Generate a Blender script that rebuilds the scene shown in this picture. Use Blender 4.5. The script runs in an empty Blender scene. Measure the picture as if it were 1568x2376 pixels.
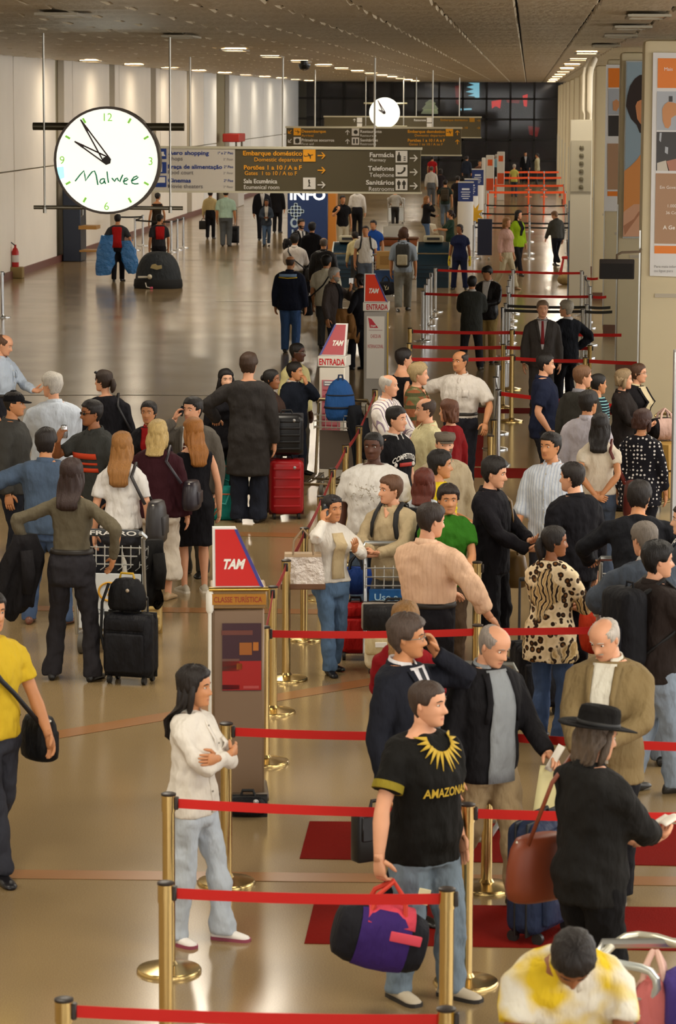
import bpy, bmesh, math, random
from math import sin, cos, pi, radians, sqrt, exp
from mathutils import Vector, Matrix
V = Vector
random.seed(7)
scn = bpy.context.scene
C = scn.collection
# ------------------------------------------------------------------ camera
F = 7000.0; CX, CY = 784.0, 1188.0; HC = 4.5; ROLL = radians(0.25)
VPX, VPY = 1218.0, 230.0
def _cam():
    dx, dy = VPX-CX, CY-VPY                       # right, up in the picture
    ux = dx*cos(-ROLL)-dy*sin(-ROLL); uy = dx*sin(-ROLL)+dy*cos(-ROLL)
    th = math.atan2(uy, F); ps = math.atan2(ux*cos(th), F)
    f = V((-sin(ps)*cos(th), cos(ps)*cos(th), -sin(th))); r = V((cos(ps), sin(ps), 0)); u = r.cross(f)
    r2 = r*cos(ROLL)+u*sin(ROLL); u2 = -r*sin(ROLL)+u*cos(ROLL)
    return f, r2, u2
CF, CR, CU = _cam()
cam_d = bpy.data.cameras.new('camera'); cam = bpy.data.objects.new('camera', cam_d); C.objects.link(cam)
cam_d.sensor_fit = 'VERTICAL'; cam_d.sensor_height = 24; cam_d.lens = F/2376*24
cam_d.dof.use_dof = True; cam_d.dof.focus_distance = 32; cam_d.dof.aperture_fstop = 5.6; cam_d.clip_start = .5; cam_d.clip_end = 600
m3 = Matrix((CR, CU, -CF)).transposed()
cam.matrix_world = Matrix.Translation((0, 0, HC)) @ m3.to_4x4()
scn.camera = cam
EYE = V((0, 0, HC))
def ray(px, py): return (CF*F+CR*(px-CX)+CU*(CY-py)).normalized()
def G(px, py, z=0.0):
    d = ray(px, py); return EYE+d*((z-HC)/d.z)
def AY(px, py, y):
    d = ray(px, py); return EYE+d*(y/d.y)
def AX(px, py, x):
    d = ray(px, py); return EYE+d*(x/d.x)
def pix(p):
    q = V(p)-EYE; z = q.dot(CF); return (CX+F*q.dot(CR)/z, CY-F*q.dot(CU)/z)
# ------------------------------------------------------------------ light
w = bpy.data.worlds.new('daylight'); scn.world = w; w.use_nodes = True
bg = w.node_tree.nodes['Background']; bg.inputs[0].default_value = (1.0, .975, .94, 1); bg.inputs[1].default_value = 3.7
vs = scn.view_settings; vs.view_transform = 'Standard'; vs.look = 'None'; vs.gamma = 1; vs.use_curve_mapping = False
vs.exposure = 0.62
ZC = HC+1.05                                       # ceiling height
def area(name, loc, sx, sy, power, col=(1, .9, .74), rot=(0, 0, 0)):
    l = bpy.data.lights.new(name, 'AREA'); l.shape = 'RECTANGLE'; l.size = sx; l.size_y = sy; l.energy = power; l.color = col
    o = bpy.data.objects.new(name, l); C.objects.link(o); o.location = loc; o.rotation_euler = rot
    return o
RL = [64.3, 74.8, 85.8, 96.8, 107.8, 118.8, 129.8, 140.8, 151.8, 163]
LAMPS_AND_FILL = [(1.2, y, 1) for y in RL]+[(-6.0, y, 1) for y in range(62, 170, 9)]+[(-11.7, y, 1) for y in range(81, 170, 9)]
LAMPS_AND_FILL += [(x, y, 2) for x in (-9.0, -3.2, 2.4, 6.5) for y in (4, 13, 22, 31)]      # added fill lights over the near hall, above the frame, without fixtures
for x, y, k in LAMPS_AND_FILL: area('lamp_or_fill_light', (x, y, ZC-.14), .45 if k == 1 else 1.3, 1.2 if k == 1 else 3., (24 if x < -11 else 92 if x < 0 else 62) if k == 1 else 125)
# ------------------------------------------------------------------ helpers: materials
def lin(h):
    h = h.lstrip('#'); c = [int(h[i:i+2], 16)/255 for i in (0, 2, 4)]
    return tuple(x/12.92 if x <= .04045 else ((x+.055)/1.055)**2.4 for x in c)+(1,)
_M = {}
class N:
    def __init__(s, name):
        s.m = bpy.data.materials.new(name); s.m.use_nodes = True; s.t = s.m.node_tree; s.b = s.t.nodes['Principled BSDF']
    def n(s, k, **kw):
        x = s.t.nodes.new(k)
        for a, v in kw.items(): setattr(x, a, v)
        return x
    def l(s, a, b): s.t.links.new(a, b)
    def tex(s, scale=(1, 1, 1)):
        tc = s.n('ShaderNodeTexCoord'); mp = s.n('ShaderNodeMapping'); mp.inputs['Scale'].default_value = scale
        s.l(tc.outputs['Object'], mp.inputs['Vector']); return mp.outputs['Vector']
    def noise(s, vec, scale, detail=3, rough=.5):
        x = s.n('ShaderNodeTexNoise'); x.inputs['Scale'].default_value = scale; x.inputs['Detail'].default_value = detail
        x.inputs['Roughness'].default_value = rough; s.l(vec, x.inputs['Vector']); return x.outputs['Fac']
    def ramp(s, fac, stops, interp='LINEAR'):
        r = s.n('ShaderNodeValToRGB'); r.color_ramp.interpolation = interp; e = r.color_ramp.elements
        while len(e) < len(stops): e.new(.5)
        for k, (p, c) in enumerate(stops): e[k].position = p; e[k].color = c
        s.l(fac, r.inputs[0]); return r.outputs[0]
    def mix(s, fac, a, b):
        x = s.n('ShaderNodeMix', data_type='RGBA')
        for i, v in ((0, fac), (6, a), (7, b)):
            if hasattr(v, 'links'): s.l(v, x.inputs[i])
            else: x.inputs[i].default_value = v
        return x.outputs[2]
    def bump(s, h, strength=.3, dist=.01):
        x = s.n('ShaderNodeBump'); x.inputs['Strength'].default_value = strength; x.inputs['Distance'].default_value = dist
        s.l(h, x.inputs['Height']); s.l(x.outputs[0], s.b.inputs['Normal'])
def dk(c, f): return tuple(min(1, x*f) for x in c[:3])+(1,)
def mat(col, rough=.6, metal=0., kind='plain', c2=None, sc=1., emit=0, alpha=1, spec=.4):
    key = (col, rough, metal, kind, c2, sc, emit, alpha, spec)
    if key in _M: return _M[key]
    m = N(kind); b = m.b; c = lin(col)
    b.inputs['Base Color'].default_value = c; b.inputs['Roughness'].default_value = rough; b.inputs['Metallic'].default_value = metal
    b.inputs['Specular IOR Level'].default_value = spec
    if emit:
        b.inputs['Emission Color'].default_value = c; b.inputs['Emission Strength'].default_value = emit
    if alpha < 1: b.inputs['Alpha'].default_value = alpha
    if kind == 'cloth':
        b.inputs['Specular IOR Level'].default_value = .15
        v = m.tex(); n1 = m.noise(v, 9, 4, .55)
        base = c
        if c2: base = m.mix(m.ramp(m.noise(v, 5, 2), [(.45, (0, 0, 0, 1)), (.6, (1, 1, 1, 1))]), c, lin(c2))
        m.l(m.mix(n1, dk(c, .82) if not c2 else base, base), b.inputs['Base Color'])
        v2 = m.tex((1, 1, .45)); h = m.noise(v2, 11, 3, .5); m.bump(h, .9, .045)
    elif kind in ('vstripe', 'hstripe', 'plaid'):
        v = m.tex(); s = m.n('ShaderNodeSeparateXYZ'); m.l(v, s.inputs[0])
        def st(o, f, w):
            a = m.n('ShaderNodeMath', operation='MULTIPLY'); a.inputs[1].default_value = f; m.l(o, a.inputs[0])
            q = m.n('ShaderNodeMath', operation='FRACT'); m.l(a.outputs[0], q.inputs[0])
            l_ = m.n('ShaderNodeMath', operation='LESS_THAN'); l_.inputs[1].default_value = w; m.l(q.outputs[0], l_.inputs[0]); return l_.outputs[0]
        if kind == 'plaid':
            a = m.mix(st(s.outputs[0], 9*sc, .5), c, lin(c2)); a = m.mix(st(s.outputs[2], 9*sc, .3), a, dk(lin(c2), .5))
        else: a = m.mix(st(s.outputs[0 if kind == 'vstripe' else 2], 22*sc, .3), c, lin(c2))
        m.l(a, b.inputs['Base Color']); m.bump(m.noise(m.tex((1, 1, .45)), 11, 3), .8, .04)
        b.inputs['Specular IOR Level'].default_value = .15
    elif kind in ('leopard', 'dots'):
        v = m.tex(); vo = m.n('ShaderNodeTexVoronoi'); vo.inputs['Scale'].default_value = sc; m.l(v, vo.inputs['Vector'])
        if kind == 'dots': vo.inputs['Randomness'].default_value = .35; a = m.ramp(vo.outputs['Distance'], [(.0, lin(c2)), (.27, lin(c2)), (.31, c)])
        else:
            a = m.ramp(vo.outputs['Distance'], [(0, lin('#8a5a2c')), (.28, lin('#2a1c12')), (.42, lin('#2a1c12')), (.5, lin('#e6d3b0')), (1, c)])
            wv = m.n('ShaderNodeTexWave', wave_type='BANDS'); wv.inputs['Scale'].default_value = 9; wv.inputs['Distortion'].default_value = 9; m.l(v, wv.inputs['Vector'])
            st = m.ramp(wv.outputs['Fac'], [(.25, lin('#2c2018')), (.4, lin('#d9c193')), (1, lin('#a98b5a'))])
            a = m.mix(m.ramp(m.noise(v, 3.2, 1), [(.5, (0, 0, 0, 1)), (.53, (1, 1, 1, 1))]), a, st)
        m.l(a, b.inputs['Base Color']); b.inputs['Specular IOR Level'].default_value = .15
    elif kind == 'skin':
        v = m.tex(); m.l(m.mix(m.noise(v, 14, 3), dk(c, .86), dk(c, 1.08)), b.inputs['Base Color'])
        b.inputs['Subsurface Weight'].default_value = .0
    elif kind == 'hair':
        v = m.tex((6, 6, .8)); n_ = m.noise(v, 22, 3); m.l(m.mix(n_, dk(c, .45), dk(c, 1.5)), b.inputs['Base Color']); m.bump(n_, .6, .01)
        b.inputs['Specular IOR Level'].default_value = .35
    elif kind == 'brushed':
        v = m.tex((1, 1, .05)); m.bump(m.noise(v, 60, 2), .05, .002)
    elif kind == 'wood':
        v = m.tex((6, 6, .5)); m.l(m.mix(m.noise(v, 4, 5, .6), dk(c, .75), dk(c, 1.15)), b.inputs['Base Color'])
    elif kind == 'wall':
        v = m.tex(); m.l(m.mix(m.noise(v, .8, 5, .6), dk(c, .9), dk(c, 1.04)), b.inputs['Base Color'])
    elif kind == 'carpet':
        v = m.tex(); n_ = m.noise(v, 120, 2); m.l(m.mix(n_, dk(c, .75), dk(c, 1.15)), b.inputs['Base Color']); m.bump(n_, .5, .01); b.inputs['Specular IOR Level'].default_value = .05
    elif kind == 'plastic_film':
        v = m.tex(); m.bump(m.noise(v, 7, 4, .6), 1.0, .08)
    _M[key] = m.m; return m.m
# ------------------------------------------------------------------ helpers: meshes
class MB:
    def __init__(s): s.v = []; s.f = []; s.mi = []; s.cur = 0
    def add(s, vs, fs):
        o = len(s.v); s.v += [tuple(p) for p in vs]
        for f in fs: s.f.append([i+o for i in f]); s.mi.append(s.cur)
        return s
    def box(s, c, d, rz=0, M=None):
        R = M if M is not None else Matrix.Rotation(rz, 3, 'Z'); c = V(c)
        ps = [c+R @ V((x*d[0]/2, y*d[1]/2, z*d[2]/2)) for x in (-1, 1) for y in (-1, 1) for z in (-1, 1)]
        return s.add(ps, [(0, 1, 3, 2), (4, 6, 7, 5), (0, 4, 5, 1), (2, 3, 7, 6), (0, 2, 6, 4), (1, 5, 7, 3)])
    def rbox(s, c, d, r=.02, seg=2, rz=0, M=None):
        bm = bmesh.new(); bmesh.ops.create_cube(bm, size=1); bmesh.ops.scale(bm, vec=d, verts=bm.verts)
        bmesh.ops.bevel(bm, geom=bm.edges[:], offset=min(r, min(d)*.49), segments=seg, profile=.5, affect='EDGES')
        R = M if M is not None else Matrix.Rotation(rz, 3, 'Z'); c = V(c); bm.verts.index_update()
        s.add([c+R @ v.co for v in bm.verts], [[v.index for v in f.verts] for f in bm.faces]); bm.free(); return s
    def rings(s, rs, cap=True, closed=True):
        n = len(rs[0]); vs = [p for r in rs for p in r]; fs = []
        for i in range(len(rs)-1):
            for j in range(n if closed else n-1):
                k = (j+1) % n; fs.append((i*n+j, i*n+k, (i+1)*n+k, (i+1)*n+j))
        if cap: fs.append(tuple(range(n-1, -1, -1))); o = (len(rs)-1)*n; fs.append(tuple(o+j for j in range(n)))
        return s.add(vs, fs)
    def tube(s, pts, rad, n=8, flat=None, up=None, cap=True):
        pts = [V(p) for p in pts]; m = len(pts)
        rad = [rad]*m if not hasattr(rad, '__len__') else rad
        rs = []; u = None
        for i in range(m):
            t = (pts[min(i+1, m-1)]-pts[max(i-1, 0)]).normalized()
            if u is None:
                a = V(up) if up is not None else (V((0, 0, 1)) if abs(t.z) < .9 else V((0, 1, 0)))
                u = (a-t*a.dot(t)).normalized()
            else: u = (u-t*u.dot(t)).normalized()
            w_ = t.cross(u); r = rad[i]; fl = 1 if flat is None else (flat[i] if hasattr(flat, '__len__') else flat)
            rs.append([pts[i]+(u*cos(2*pi*j/n)*fl+w_*sin(2*pi*j/n))*r for j in range(n)])
        return s.rings(rs, cap)
    def lathe(s, prof, n=24, c=(0, 0, 0)):
        c = V(c); rs = [[c+V((r*cos(2*pi*j/n), r*sin(2*pi*j/n), z)) for j in range(n)] for r, z in prof]; return s.rings(rs)
    def prism(s, poly, d):
        """poly: 3-D outline points, extruded by vector d"""
        p = [V(q) for q in poly]; d = V(d); n = len(p)
        return s.add(p+[q+d for q in p], [tuple(range(n)), tuple(range(2*n-1, n-1, -1))]+[((i+1) % n, i, n+i, n+(i+1) % n) for i in range(n)])
    def ell(s, c, r, n=12, m=8, M=None):
        c = V(c); R = M if M is not None else Matrix.Identity(3)
        rs = [[c+R @ V((r[0]*sin(pi*(i+.02)/(m+.04))*cos(2*pi*j/n), r[1]*sin(pi*(i+.02)/(m+.04))*sin(2*pi*j/n), -r[2]*cos(pi*(i+.02)/(m+.04)))) for j in range(n)] for i in range(m+1)]
        return s.rings(rs)
    def mesh(s, name, mats, smooth=True):
        me = bpy.data.meshes.new(name); me.from_pydata(s.v, [], s.f)
        for m in (mats if isinstance(mats, (list, tuple)) else [mats]): me.materials.append(m)
        me.polygons.foreach_set('material_index', s.mi)
        bm = bmesh.new(); bm.from_mesh(me); bmesh.ops.recalc_face_normals(bm, faces=bm.faces); bm.to_mesh(me); bm.free()
        if smooth:
            me.polygons.foreach_set('use_smooth', [True]*len(me.polygons))
            if smooth != 'full': me.set_sharp_from_angle(angle=radians(38))
        return me
    def build(s, name, mats, parent=None, smooth=True):
        o = bpy.data.objects.new(name, s.mesh(name, mats, smooth)); C.objects.link(o)
        if parent is not None: o.parent = parent
        return o
def thing(name, label, cat, loc=(0, 0, 0), rz=0, group=None):
    o = bpy.data.objects.new(name, None); C.objects.link(o); o.location = loc; o.rotation_euler = (0, 0, rz); o.empty_display_size = .2
    o['label'] = label; o['category'] = cat
    if group: o['group'] = group
    return o
def tag(o, label, cat, group=None):
    o['label'] = label; o['category'] = cat
    if group: o['group'] = group
    return o
def struct(o, kind='structure'): o['kind'] = kind; return o
def dup(root, loc, rz, label=None, group=None):
    r = root.copy(); C.objects.link(r); r.location = loc; r.rotation_euler = (0, 0, rz)
    if label: r['label'] = label
    if group: r['group'] = group
    for ch in root.children:
        c = ch.copy(); C.objects.link(c); c.parent = r
        for g in ch.children:
            d = g.copy(); C.objects.link(d); d.parent = c
    return r
_T = {}
def text_mesh(txt, bold=0., shear=0.):
    """unit-height lettering in the xz plane, facing -y, origin at its left baseline; returns mesh verts, faces, width"""
    k = (txt, bold, shear)
    if k in _T: return _T[k]
    cu = bpy.data.curves.new('lettering', 'FONT'); cu.body = txt; cu.size = 1.4; cu.offset = bold; cu.shear = shear; cu.resolution_u = 3
    o = bpy.data.objects.new('lettering', cu); C.objects.link(o)
    me = bpy.data.meshes.new_from_object(o.evaluated_get(bpy.context.evaluated_depsgraph_get()))
    vs = [(v.co.x, 0, v.co.y) for v in me.vertices]; fs = [tuple(p.vertices) for p in me.polygons]
    bpy.data.objects.remove(o); bpy.data.curves.remove(cu); bpy.data.meshes.remove(me)
    wd = max(v[0] for v in vs) if vs else 1
    _T[k] = (vs, fs, wd); return _T[k]
def letter(txt, org, h, material, parent=None, align='l', width=None, xdir=V((1, 0, 0)), zdir=V((0, 0, 1)), bold=0., shear=0., name='lettering', fmap=None):
    vs, fs, wd = text_mesh(txt, bold, shear); kx = h if width is None else width/wd
    off = {'l': 0, 'r': -wd*kx, 'c': -wd*kx/2}[align]
    b = MB(); P = [V(org)+xdir*(v[0]*kx+off)+zdir*(v[2]*h) for v in vs]
    if fmap: P = [fmap(p) for p in P]
    b.add(P, fs); o = b.build(name, material, parent, smooth=False); return o
def wkid(o, parent):
    """hang o, modelled in world coordinates, under a thing that stands elsewhere"""
    o.parent = parent
    o.matrix_parent_inverse = (Matrix.Translation(parent.location) @ parent.rotation_euler.to_matrix().to_4x4()).inverted(); return o
# ------------------------------------------------------------------ the hall
YF = 172.0; XL = -13.0; XR = 1.5
fm = N('floor'); b_ = fm.b; tv = fm.tex()
col = fm.mix(fm.noise(tv, 1.1, 5, .6), lin('#786346'), lin('#8b7453')); col = fm.mix(fm.ramp(fm.noise(tv, 160, 2), [(.35, (0, 0, 0, 1)), (.7, (1, 1, 1, 1))]), col, lin('#9c865f'))
fm.l(col, b_.inputs['Base Color']); b_.inputs['Roughness'].default_value = .17; b_.inputs['IOR'].default_value = 1.5
rr = fm.n('ShaderNodeMapRange'); rr.inputs[3].default_value = .10; rr.inputs[4].default_value = .22; fm.l(fm.noise(tv, .7, 4), rr.inputs[0]); fm.l(rr.outputs[0], b_.inputs['Roughness'])
fm.bump(fm.noise(fm.tex((1, .25, 1)), 5, 3), .04, .004)
MB().box(((XL+14)/2-.5, YF/2-3, -.1), (29, YF+26, .2)).build('floor', fm.m)
struct(bpy.data.objects['floor'])
def strip(a, b, w_, name, m, z=.002):
    a, b = V(a), V(b); d = (b-a).normalized(); n_ = V((-d.y, d.x, 0))*w_/2; z0 = V((0, 0, z-a.z))
    o = MB().prism([a-n_+z0, b-n_+z0, b+n_+z0, a+n_+z0], (0, 0, .0015)).build(name, m); struct(o); return o
om = mat('#94683f', .25)
strip(G(-60, 2028), G(1620, 2046), .20, 'trim_1', om)
strip(G(-60, 1738), G(920, 1572), .22, 'trim_2', om)
strip(G(-60, 1410), G(760, 1420), .25, 'trim_3', om)
strip(G(420, 1236), G(1000, 1250), .3, 'trim_4', om)
strip(G(-60, 917), G(740, 917), .06, 'trim_5', mat('#5e5138', .3))
for i, yy in enumerate((604, 700)): strip(G(500 if i else 150, yy), G(1000, yy), .05, 'trim_%d' % (6+i), mat('#5e5138', .3))
# ceiling: perforated metal panels between wavy joints
cm = N('ceiling'); tv = cm.tex()
wv = cm.n('ShaderNodeTexWave', wave_type='BANDS', bands_direction='Y'); wv.inputs['Scale'].default_value = 9; wv.inputs['Distortion'].default_value = .6; cm.l(tv, wv.inputs['Vector'])
col = cm.mix(wv.outputs['Fac'], lin('#988d78'), lin('#c4b79c')); col = cm.mix(cm.noise(tv, .5, 4), col, lin('#a89b82'))
cm.l(col, cm.b.inputs['Base Color']); cm.b.inputs['Metallic'].default_value = .15; cm.b.inputs['Roughness'].default_value = .42
cm.bump(cm.noise(cm.tex((1, .3, 1)), 9, 3), .5, .03)
MB().box((-.5, YF/2-3, ZC+.25), (29, YF+26, .2)).build('ceiling', mat('#3a362e', .8)); ceil = struct(bpy.data.objects['ceiling'])
PW, PL = .89, 3.4
def panel_mb(wave):
    b = MB(); n = 6
    top = []; 
    for i in range(n+1):
        y = -PL/2+.03+(PL-.06)*i/n; z = .025*sin(i*1.7+wave)+.012*sin(i*3.1+wave*2)
        b_ = [V((x, y, z+zz)) for x, zz in ((-PW/2+.012, .03), (-PW/2+.03, -.005), (PW/2-.03, -.005), (PW/2-.012, .03))]; top.append(b_)
    b.rings(top, cap=False, closed=False); return b
pms = [panel_mb(k*2.1).mesh('ceiling_panel', cm.m) for k in range(4)]
far = MB(); k = 0
for j in range(44):
    for i in range(17):
        x = -.15+(i-13)*PW-PW/2; y = 30+j*PL
        if 33 < y < 75 and (x-0)*7000/y > -1400:
            o = bpy.data.objects.new('ceiling_panel', pms[(i*7+j*3) % 4]); C.objects.link(o); o.parent = ceil; o.location = (x, y, ZC); k += 1
        else:
            me = pms[(i*7+j*3) % 4]; far.add([v.co+V((x, y, ZC)) for v in me.vertices], [tuple(p.vertices) for p in me.polygons])
o = far.build('ceiling_panels_beyond', cm.m, ceil); o['kind'] = 'stuff'
# recessed lamps of the ceiling
lamp_on = mat('#ffe2b8', .5, emit=7); lamp_off = mat('#b9ad94', .3); lamp_fr = mat('#8a8270', .4, .6)
fr_me = MB(); fr_me.box((0, .62, -.01), (.5, .05, .03)).box((0, -.62, -.01), (.5, .05, .03)).box((.23, 0, -.01), (.05, 1.2, .03)).box((-.23, 0, -.01), (.05, 1.2, .03))
fr_me = fr_me.mesh('frame', lamp_fr); d_on = MB().box((0, 0, -.0), (.42, 1.2, .02)).mesh('diffuser', lamp_on); d_off = MB().box((0, 0, -.0), (.42, 1.2, .02)).mesh('diffuser', lamp_off)
def lamp(x, y, on, label, group):
    t = thing('ceiling_light', label, 'ceiling light', (x, y, ZC-.045), 0, group)
    for nm, me in (('frame', fr_me), ('diffuser', d_on if on else d_off)):
        o = bpy.data.objects.new(nm, me); C.objects.link(o); o.parent = t
OR = ('first', 'second', 'third', 'fourth', 'fifth', 'sixth', 'seventh', 'eighth', 'ninth', 'tenth', 'eleventh', 'twelfth')
for k_, y in enumerate((36.5, 42, 47.5, 56)): lamp(1.4, y, 0, OR[k_]+' unlit recessed ceiling lamp above the tall advertising panels', 'unlit ceiling lamps over the panels')
for k_, y in enumerate(RL): lamp(1.2, y, 1, OR[k_]+' lit ceiling lamp from the front running along the panel edges', 'lit ceiling lamps over the panels')
for k_, y in enumerate((49, 36.5)): lamp(-5.6, y, 0, ('farther ', 'nearer ')[k_]+'unlit recessed ceiling lamp above the big round clock', 'unlit ceiling lamps above the clock')
for k_, y in enumerate(range(62, 170, 9)): lamp(-6.0, y, 1, OR[k_]+' lit ceiling lamp from the front above the hanging signs', 'lit ceiling lamps above the signs')
for k_, y in enumerate(range(81, 170, 9)): lamp(-11.7, y, 1, OR[k_]+' lit ceiling lamp from the front beside the white panelled wall', 'lit ceiling lamps by the white wall')
# camera dome and fixture under the ceiling
t = thing('security_camera', 'small dark dome camera under the ceiling between lamps', 'camera', V((AY(706, 137, 78.0).x, 78, ZC-.17)))
MB().lathe([(.10, .12), (.10, .04), (.16, .03), (.16, -.02), (.12, -.10), (.03, -.14)], 16).build('dome', mat('#1c1a18', .2), t)
# left wall: white panels in two rows with olive recesses
wl = MB().box((XL-.35, YF/2+20, ZC/2), (.3, YF-20, ZC+.3)).build('wall_left', mat('#8f8464', .7)); struct(wl)
wp = mat('#f0e8da', .55, kind='wall'); wp_daylit = mat('#e8e8e4', .55, kind='wall')  # second white is for the far panels: daylight put into a bluer colour
bays = [(56, 62.6), (62.7, 69.5), (69.6, 76.3), (76.4, 83.2), (84.8, 86.3), (86.4, 94.0), (95.3, 96.2), (96.3, 104.4), (105.9, 107), (107.1, 115.5), (117.2, 121.5), (121.6, 126.5), (132, 137), (137.1, 142), (142.1, 149), (149.1, 160.5), (160.6, 171.8)]
pc = {}
for (a, b) in bays:
    m_ = wp_daylit if a > 120 else wp
    for z0, z1 in ((.13, 2.66), (2.69, ZC+.05)):
        k = (round(b-a, 2), z0, m_.name)
        if k not in pc: pc[k] = MB().rbox((0, 0, (z0+z1)/2), (.2, b-a, z1-z0), .015, 1).mesh('wall_panel', m_)
        o = bpy.data.objects.new('wall_panel', pc[k]); C.objects.link(o); o.parent = wl; o.location = (XL-.1, (a+b)/2, 0)
bb = MB().box((XL+.03, 94, .09), (.06, 150, .18)).build('baseboard_left', mat('#6b3f35', .5)); struct(bb)
# dark blue steel door post with folding shelf, in front of the first recess
t = thing('cabinet_post', 'dark blue steel post against the white wall recess', 'cabinet', (XL+.35, 84.2, 0))
MB().rbox((0, 0, 1.2), (.5, 1.1, 2.4), .02, 1).build('body', mat('#2c3342', .35, .3), t)
MB().box((.45, -.2, .95), (.5, .8, .10)).box((.47, -.2, .30), (.5, .8, .05)).build('shelf', mat('#a87b3c', .5), t)
MB().tube([(.26, -.56, 1.55), (.33, -.6, 1.5), (.33, -.6, 1.3), (.26, -.56, 1.25)], .015, 6).build('handle', mat('#b9b9b4', .3, .8), t)
# far glass wall
def frame_grid(x0, x1, z0, z1, nx, nz, y, wd, m):
    b = MB()
    for i in range(nx+1): b.box((x0+(x1-x0)*i/nx, y, (z0+z1)/2), (wd, .12, z1-z0))
    for j in range(nz+1): b.box(((x0+x1)/2, y, z0+(z1-z0)*j/nz), (x1-x0, .12, wd))
    return b
NX, NZ = 12, 5
GX0, GX1 = XL-.1, 3.0
win = frame_grid(GX0, GX1, 0, ZC+.2, NX, NZ, YF, .11, None).build('window_1', mat('#14120f', .5)); struct(win)
gm = N('dark_glass'); gm.b.inputs['Base Color'].default_value = (.05, .045, .045, 1); gm.b.inputs['Roughness'].default_value = .04; gm.b.inputs['Alpha'].default_value = .45; gm.b.inputs['Specular IOR Level'].default_value = .28
pme = MB().box((0, 0, 0), ((GX1-GX0)/NX-.1, .03, (ZC+.2)/NZ-.1)).mesh('pane', gm.m)
for i in range(NX):
    for j in range(NZ):
        o = bpy.data.objects.new('pane', pme); C.objects.link(o); o.parent = win; o.location = (GX0+(GX1-GX0)*(i+.5)/NX, YF, (ZC+.2)*(j+.5)/NZ)
struct(MB().box((-5, YF+9, ZC/2), (32, .3, ZC+1)).build('wall_back', mat('#1b1816', .8)))
struct(MB().box((12.6, YF/2, 0.9), (.3, YF+20, 1.8)).build('wall_right', mat('#cfc4ac', .7)))
struct(MB().box((-13.4, -8.5, 2.75), (.3, 92, 5.6)).build('wall_left_near', mat('#d8cdb8', .7)))
# lit signs behind the dark glass
rd = mat('#ff1a08', .5, emit=.8); cy = mat('#8fd4e6', .5, emit=1.2); rdim = mat('#a01208', .5, emit=.35)
def bsign(poly, m, label, y=YF+8.74):
    P = [AY(px, py, y) for px, py in poly]; o = MB().prism([p for p in P], (0, .08, 0)).build('backlit_sign', m); tag(o, label, 'sign'); return o
bsign([(1112, 182), (1112, 232), (1102, 229), (1101, 224), (1085, 222), (1100, 217), (1080, 213), (1099, 207), (1082, 202), (1100, 197), (1086, 192), (1101, 186)], cy, 'pale blue zigzag lit sign behind the dark glass')
bsign([(1140, 235), (1163, 231), (1160, 252), (1150, 246), (1141, 252)], rd, 'broken red lit sign high behind the dark glass')
bsign([(1212, 222), (1224, 218), (1222, 248), (1215, 246)], rd, 'narrow upright red lit sign behind the dark glass')
bsign([(1055, 200), (1068, 197), (1066, 246), (1058, 240)], rdim, 'dim red upright sign beside the pale zigzag behind glass')
bsign([(1173, 228), (1206, 231), (1204, 240), (1176, 238)], rdim, 'dim red horizontal sign between two red signs behind glass')
bsign([(1225, 292), (1252, 296), (1246, 318), (1228, 312)], rdim, 'dim red low sign behind the dark glass near the fins')
bsign([(1068, 252), (1094, 251), (1094, 255), (1068, 256)], cy, 'thin pale line sign below the zigzag behind glass')
t = thing('paper_lantern', 'pale green layered paper lantern behind the dark glass', 'lantern', AY(998, 262, YF+2))
MB().lathe([(.05, .75), (.32, .55), (.25, .50), (.48, .22), (.38, .18), (.55, -.05), (.1, -.06)], 18).build('shade', mat('#c9cfa0', .6, emit=.35), t); MB().tube([(0, 0, .7), (0, 0, ZC+.14-t.location.z)], .02, 6).build('cord', mat('#2a2620', .6), t)
# right side: tall fins
wf = mat('#ded0ac', .55, kind='wall'); edge = mat('#b9b9b2', .3, .6)
fins = [40.2, 50.3, 59.0, 69.0, 80, 91, 102, 113, 124, 135, 146, 157]
HF = HC+.80
for i, y in enumerate(fins):
    f = MB().rbox((XR+2.6, y+.3, HF/2), (5.2, .6, HF), .06, 2).build('wall_fin_%d' % (i+1), wf); struct(f)
    o = MB().box((XR-.008, y-.0, HF*.28), (.02, .04, HF*.5)).build('edge_strip', edge, f)
    o = MB().box((XR+1.0, y-.008, 1.95), (1.6, .02, .05)).build('cable_duct', mat('#b8ad98', .5), f)
    o = MB().box((XR+2.6, y-.012, .09), (5.2, .03, .18)).build('baseboard', mat('#6b4a38', .5), f)
# column with bolts and bent duct pipes
t = thing('bolted_pillar', 'grey steel pillar plate with a row of round bolts', 'pillar', (1.03, 66.3, 0))
MB().rbox((.12, 0, 2.05), (.48, .3, 4.1), .02, 1).build('casing', mat('#b4ad9a', .5), t)
MB().box((.12, -.17, 3.1), (.44, .04, 1.1)).build('plate', mat('#a59e8b', .45, .3), t)
bo = MB().lathe([(.05, -.0), (.05, .03), (.02, .04)], 10)
for k in range(6):
    b = MB(); b.add([V((.13, -.195, 2.65+k*.17))+V((v[0], -v[2], v[1])) for v in bo.v], bo.f); b.build('bolt', mat('#6b6553', .35, .5), t)
MB().box((-.125, -.1, 1.2), (.02, .1, 2.3)).build('edge_strip', mat('#4a5a6e', .4, .3), t)
t = thing('air_duct', 'pair of cream pipes rising to the ceiling above the bolted pillar', 'pipe', (1.18, 66.3, 4.1))
for k, (x, r) in enumerate(((0.0, .035), (.14, .065))):
    MB().tube([(x+.03, 0, 0), (x+.03, 0, .12), (x, 0, .2), (x, 0, .95), (x+.02, .0, 1.1), (x+.1, .3, 1.3)], [r*.45, r*.45, r, r, r, r], 12).build('pipe', mat('#ddd4bf', .35), t)
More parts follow.
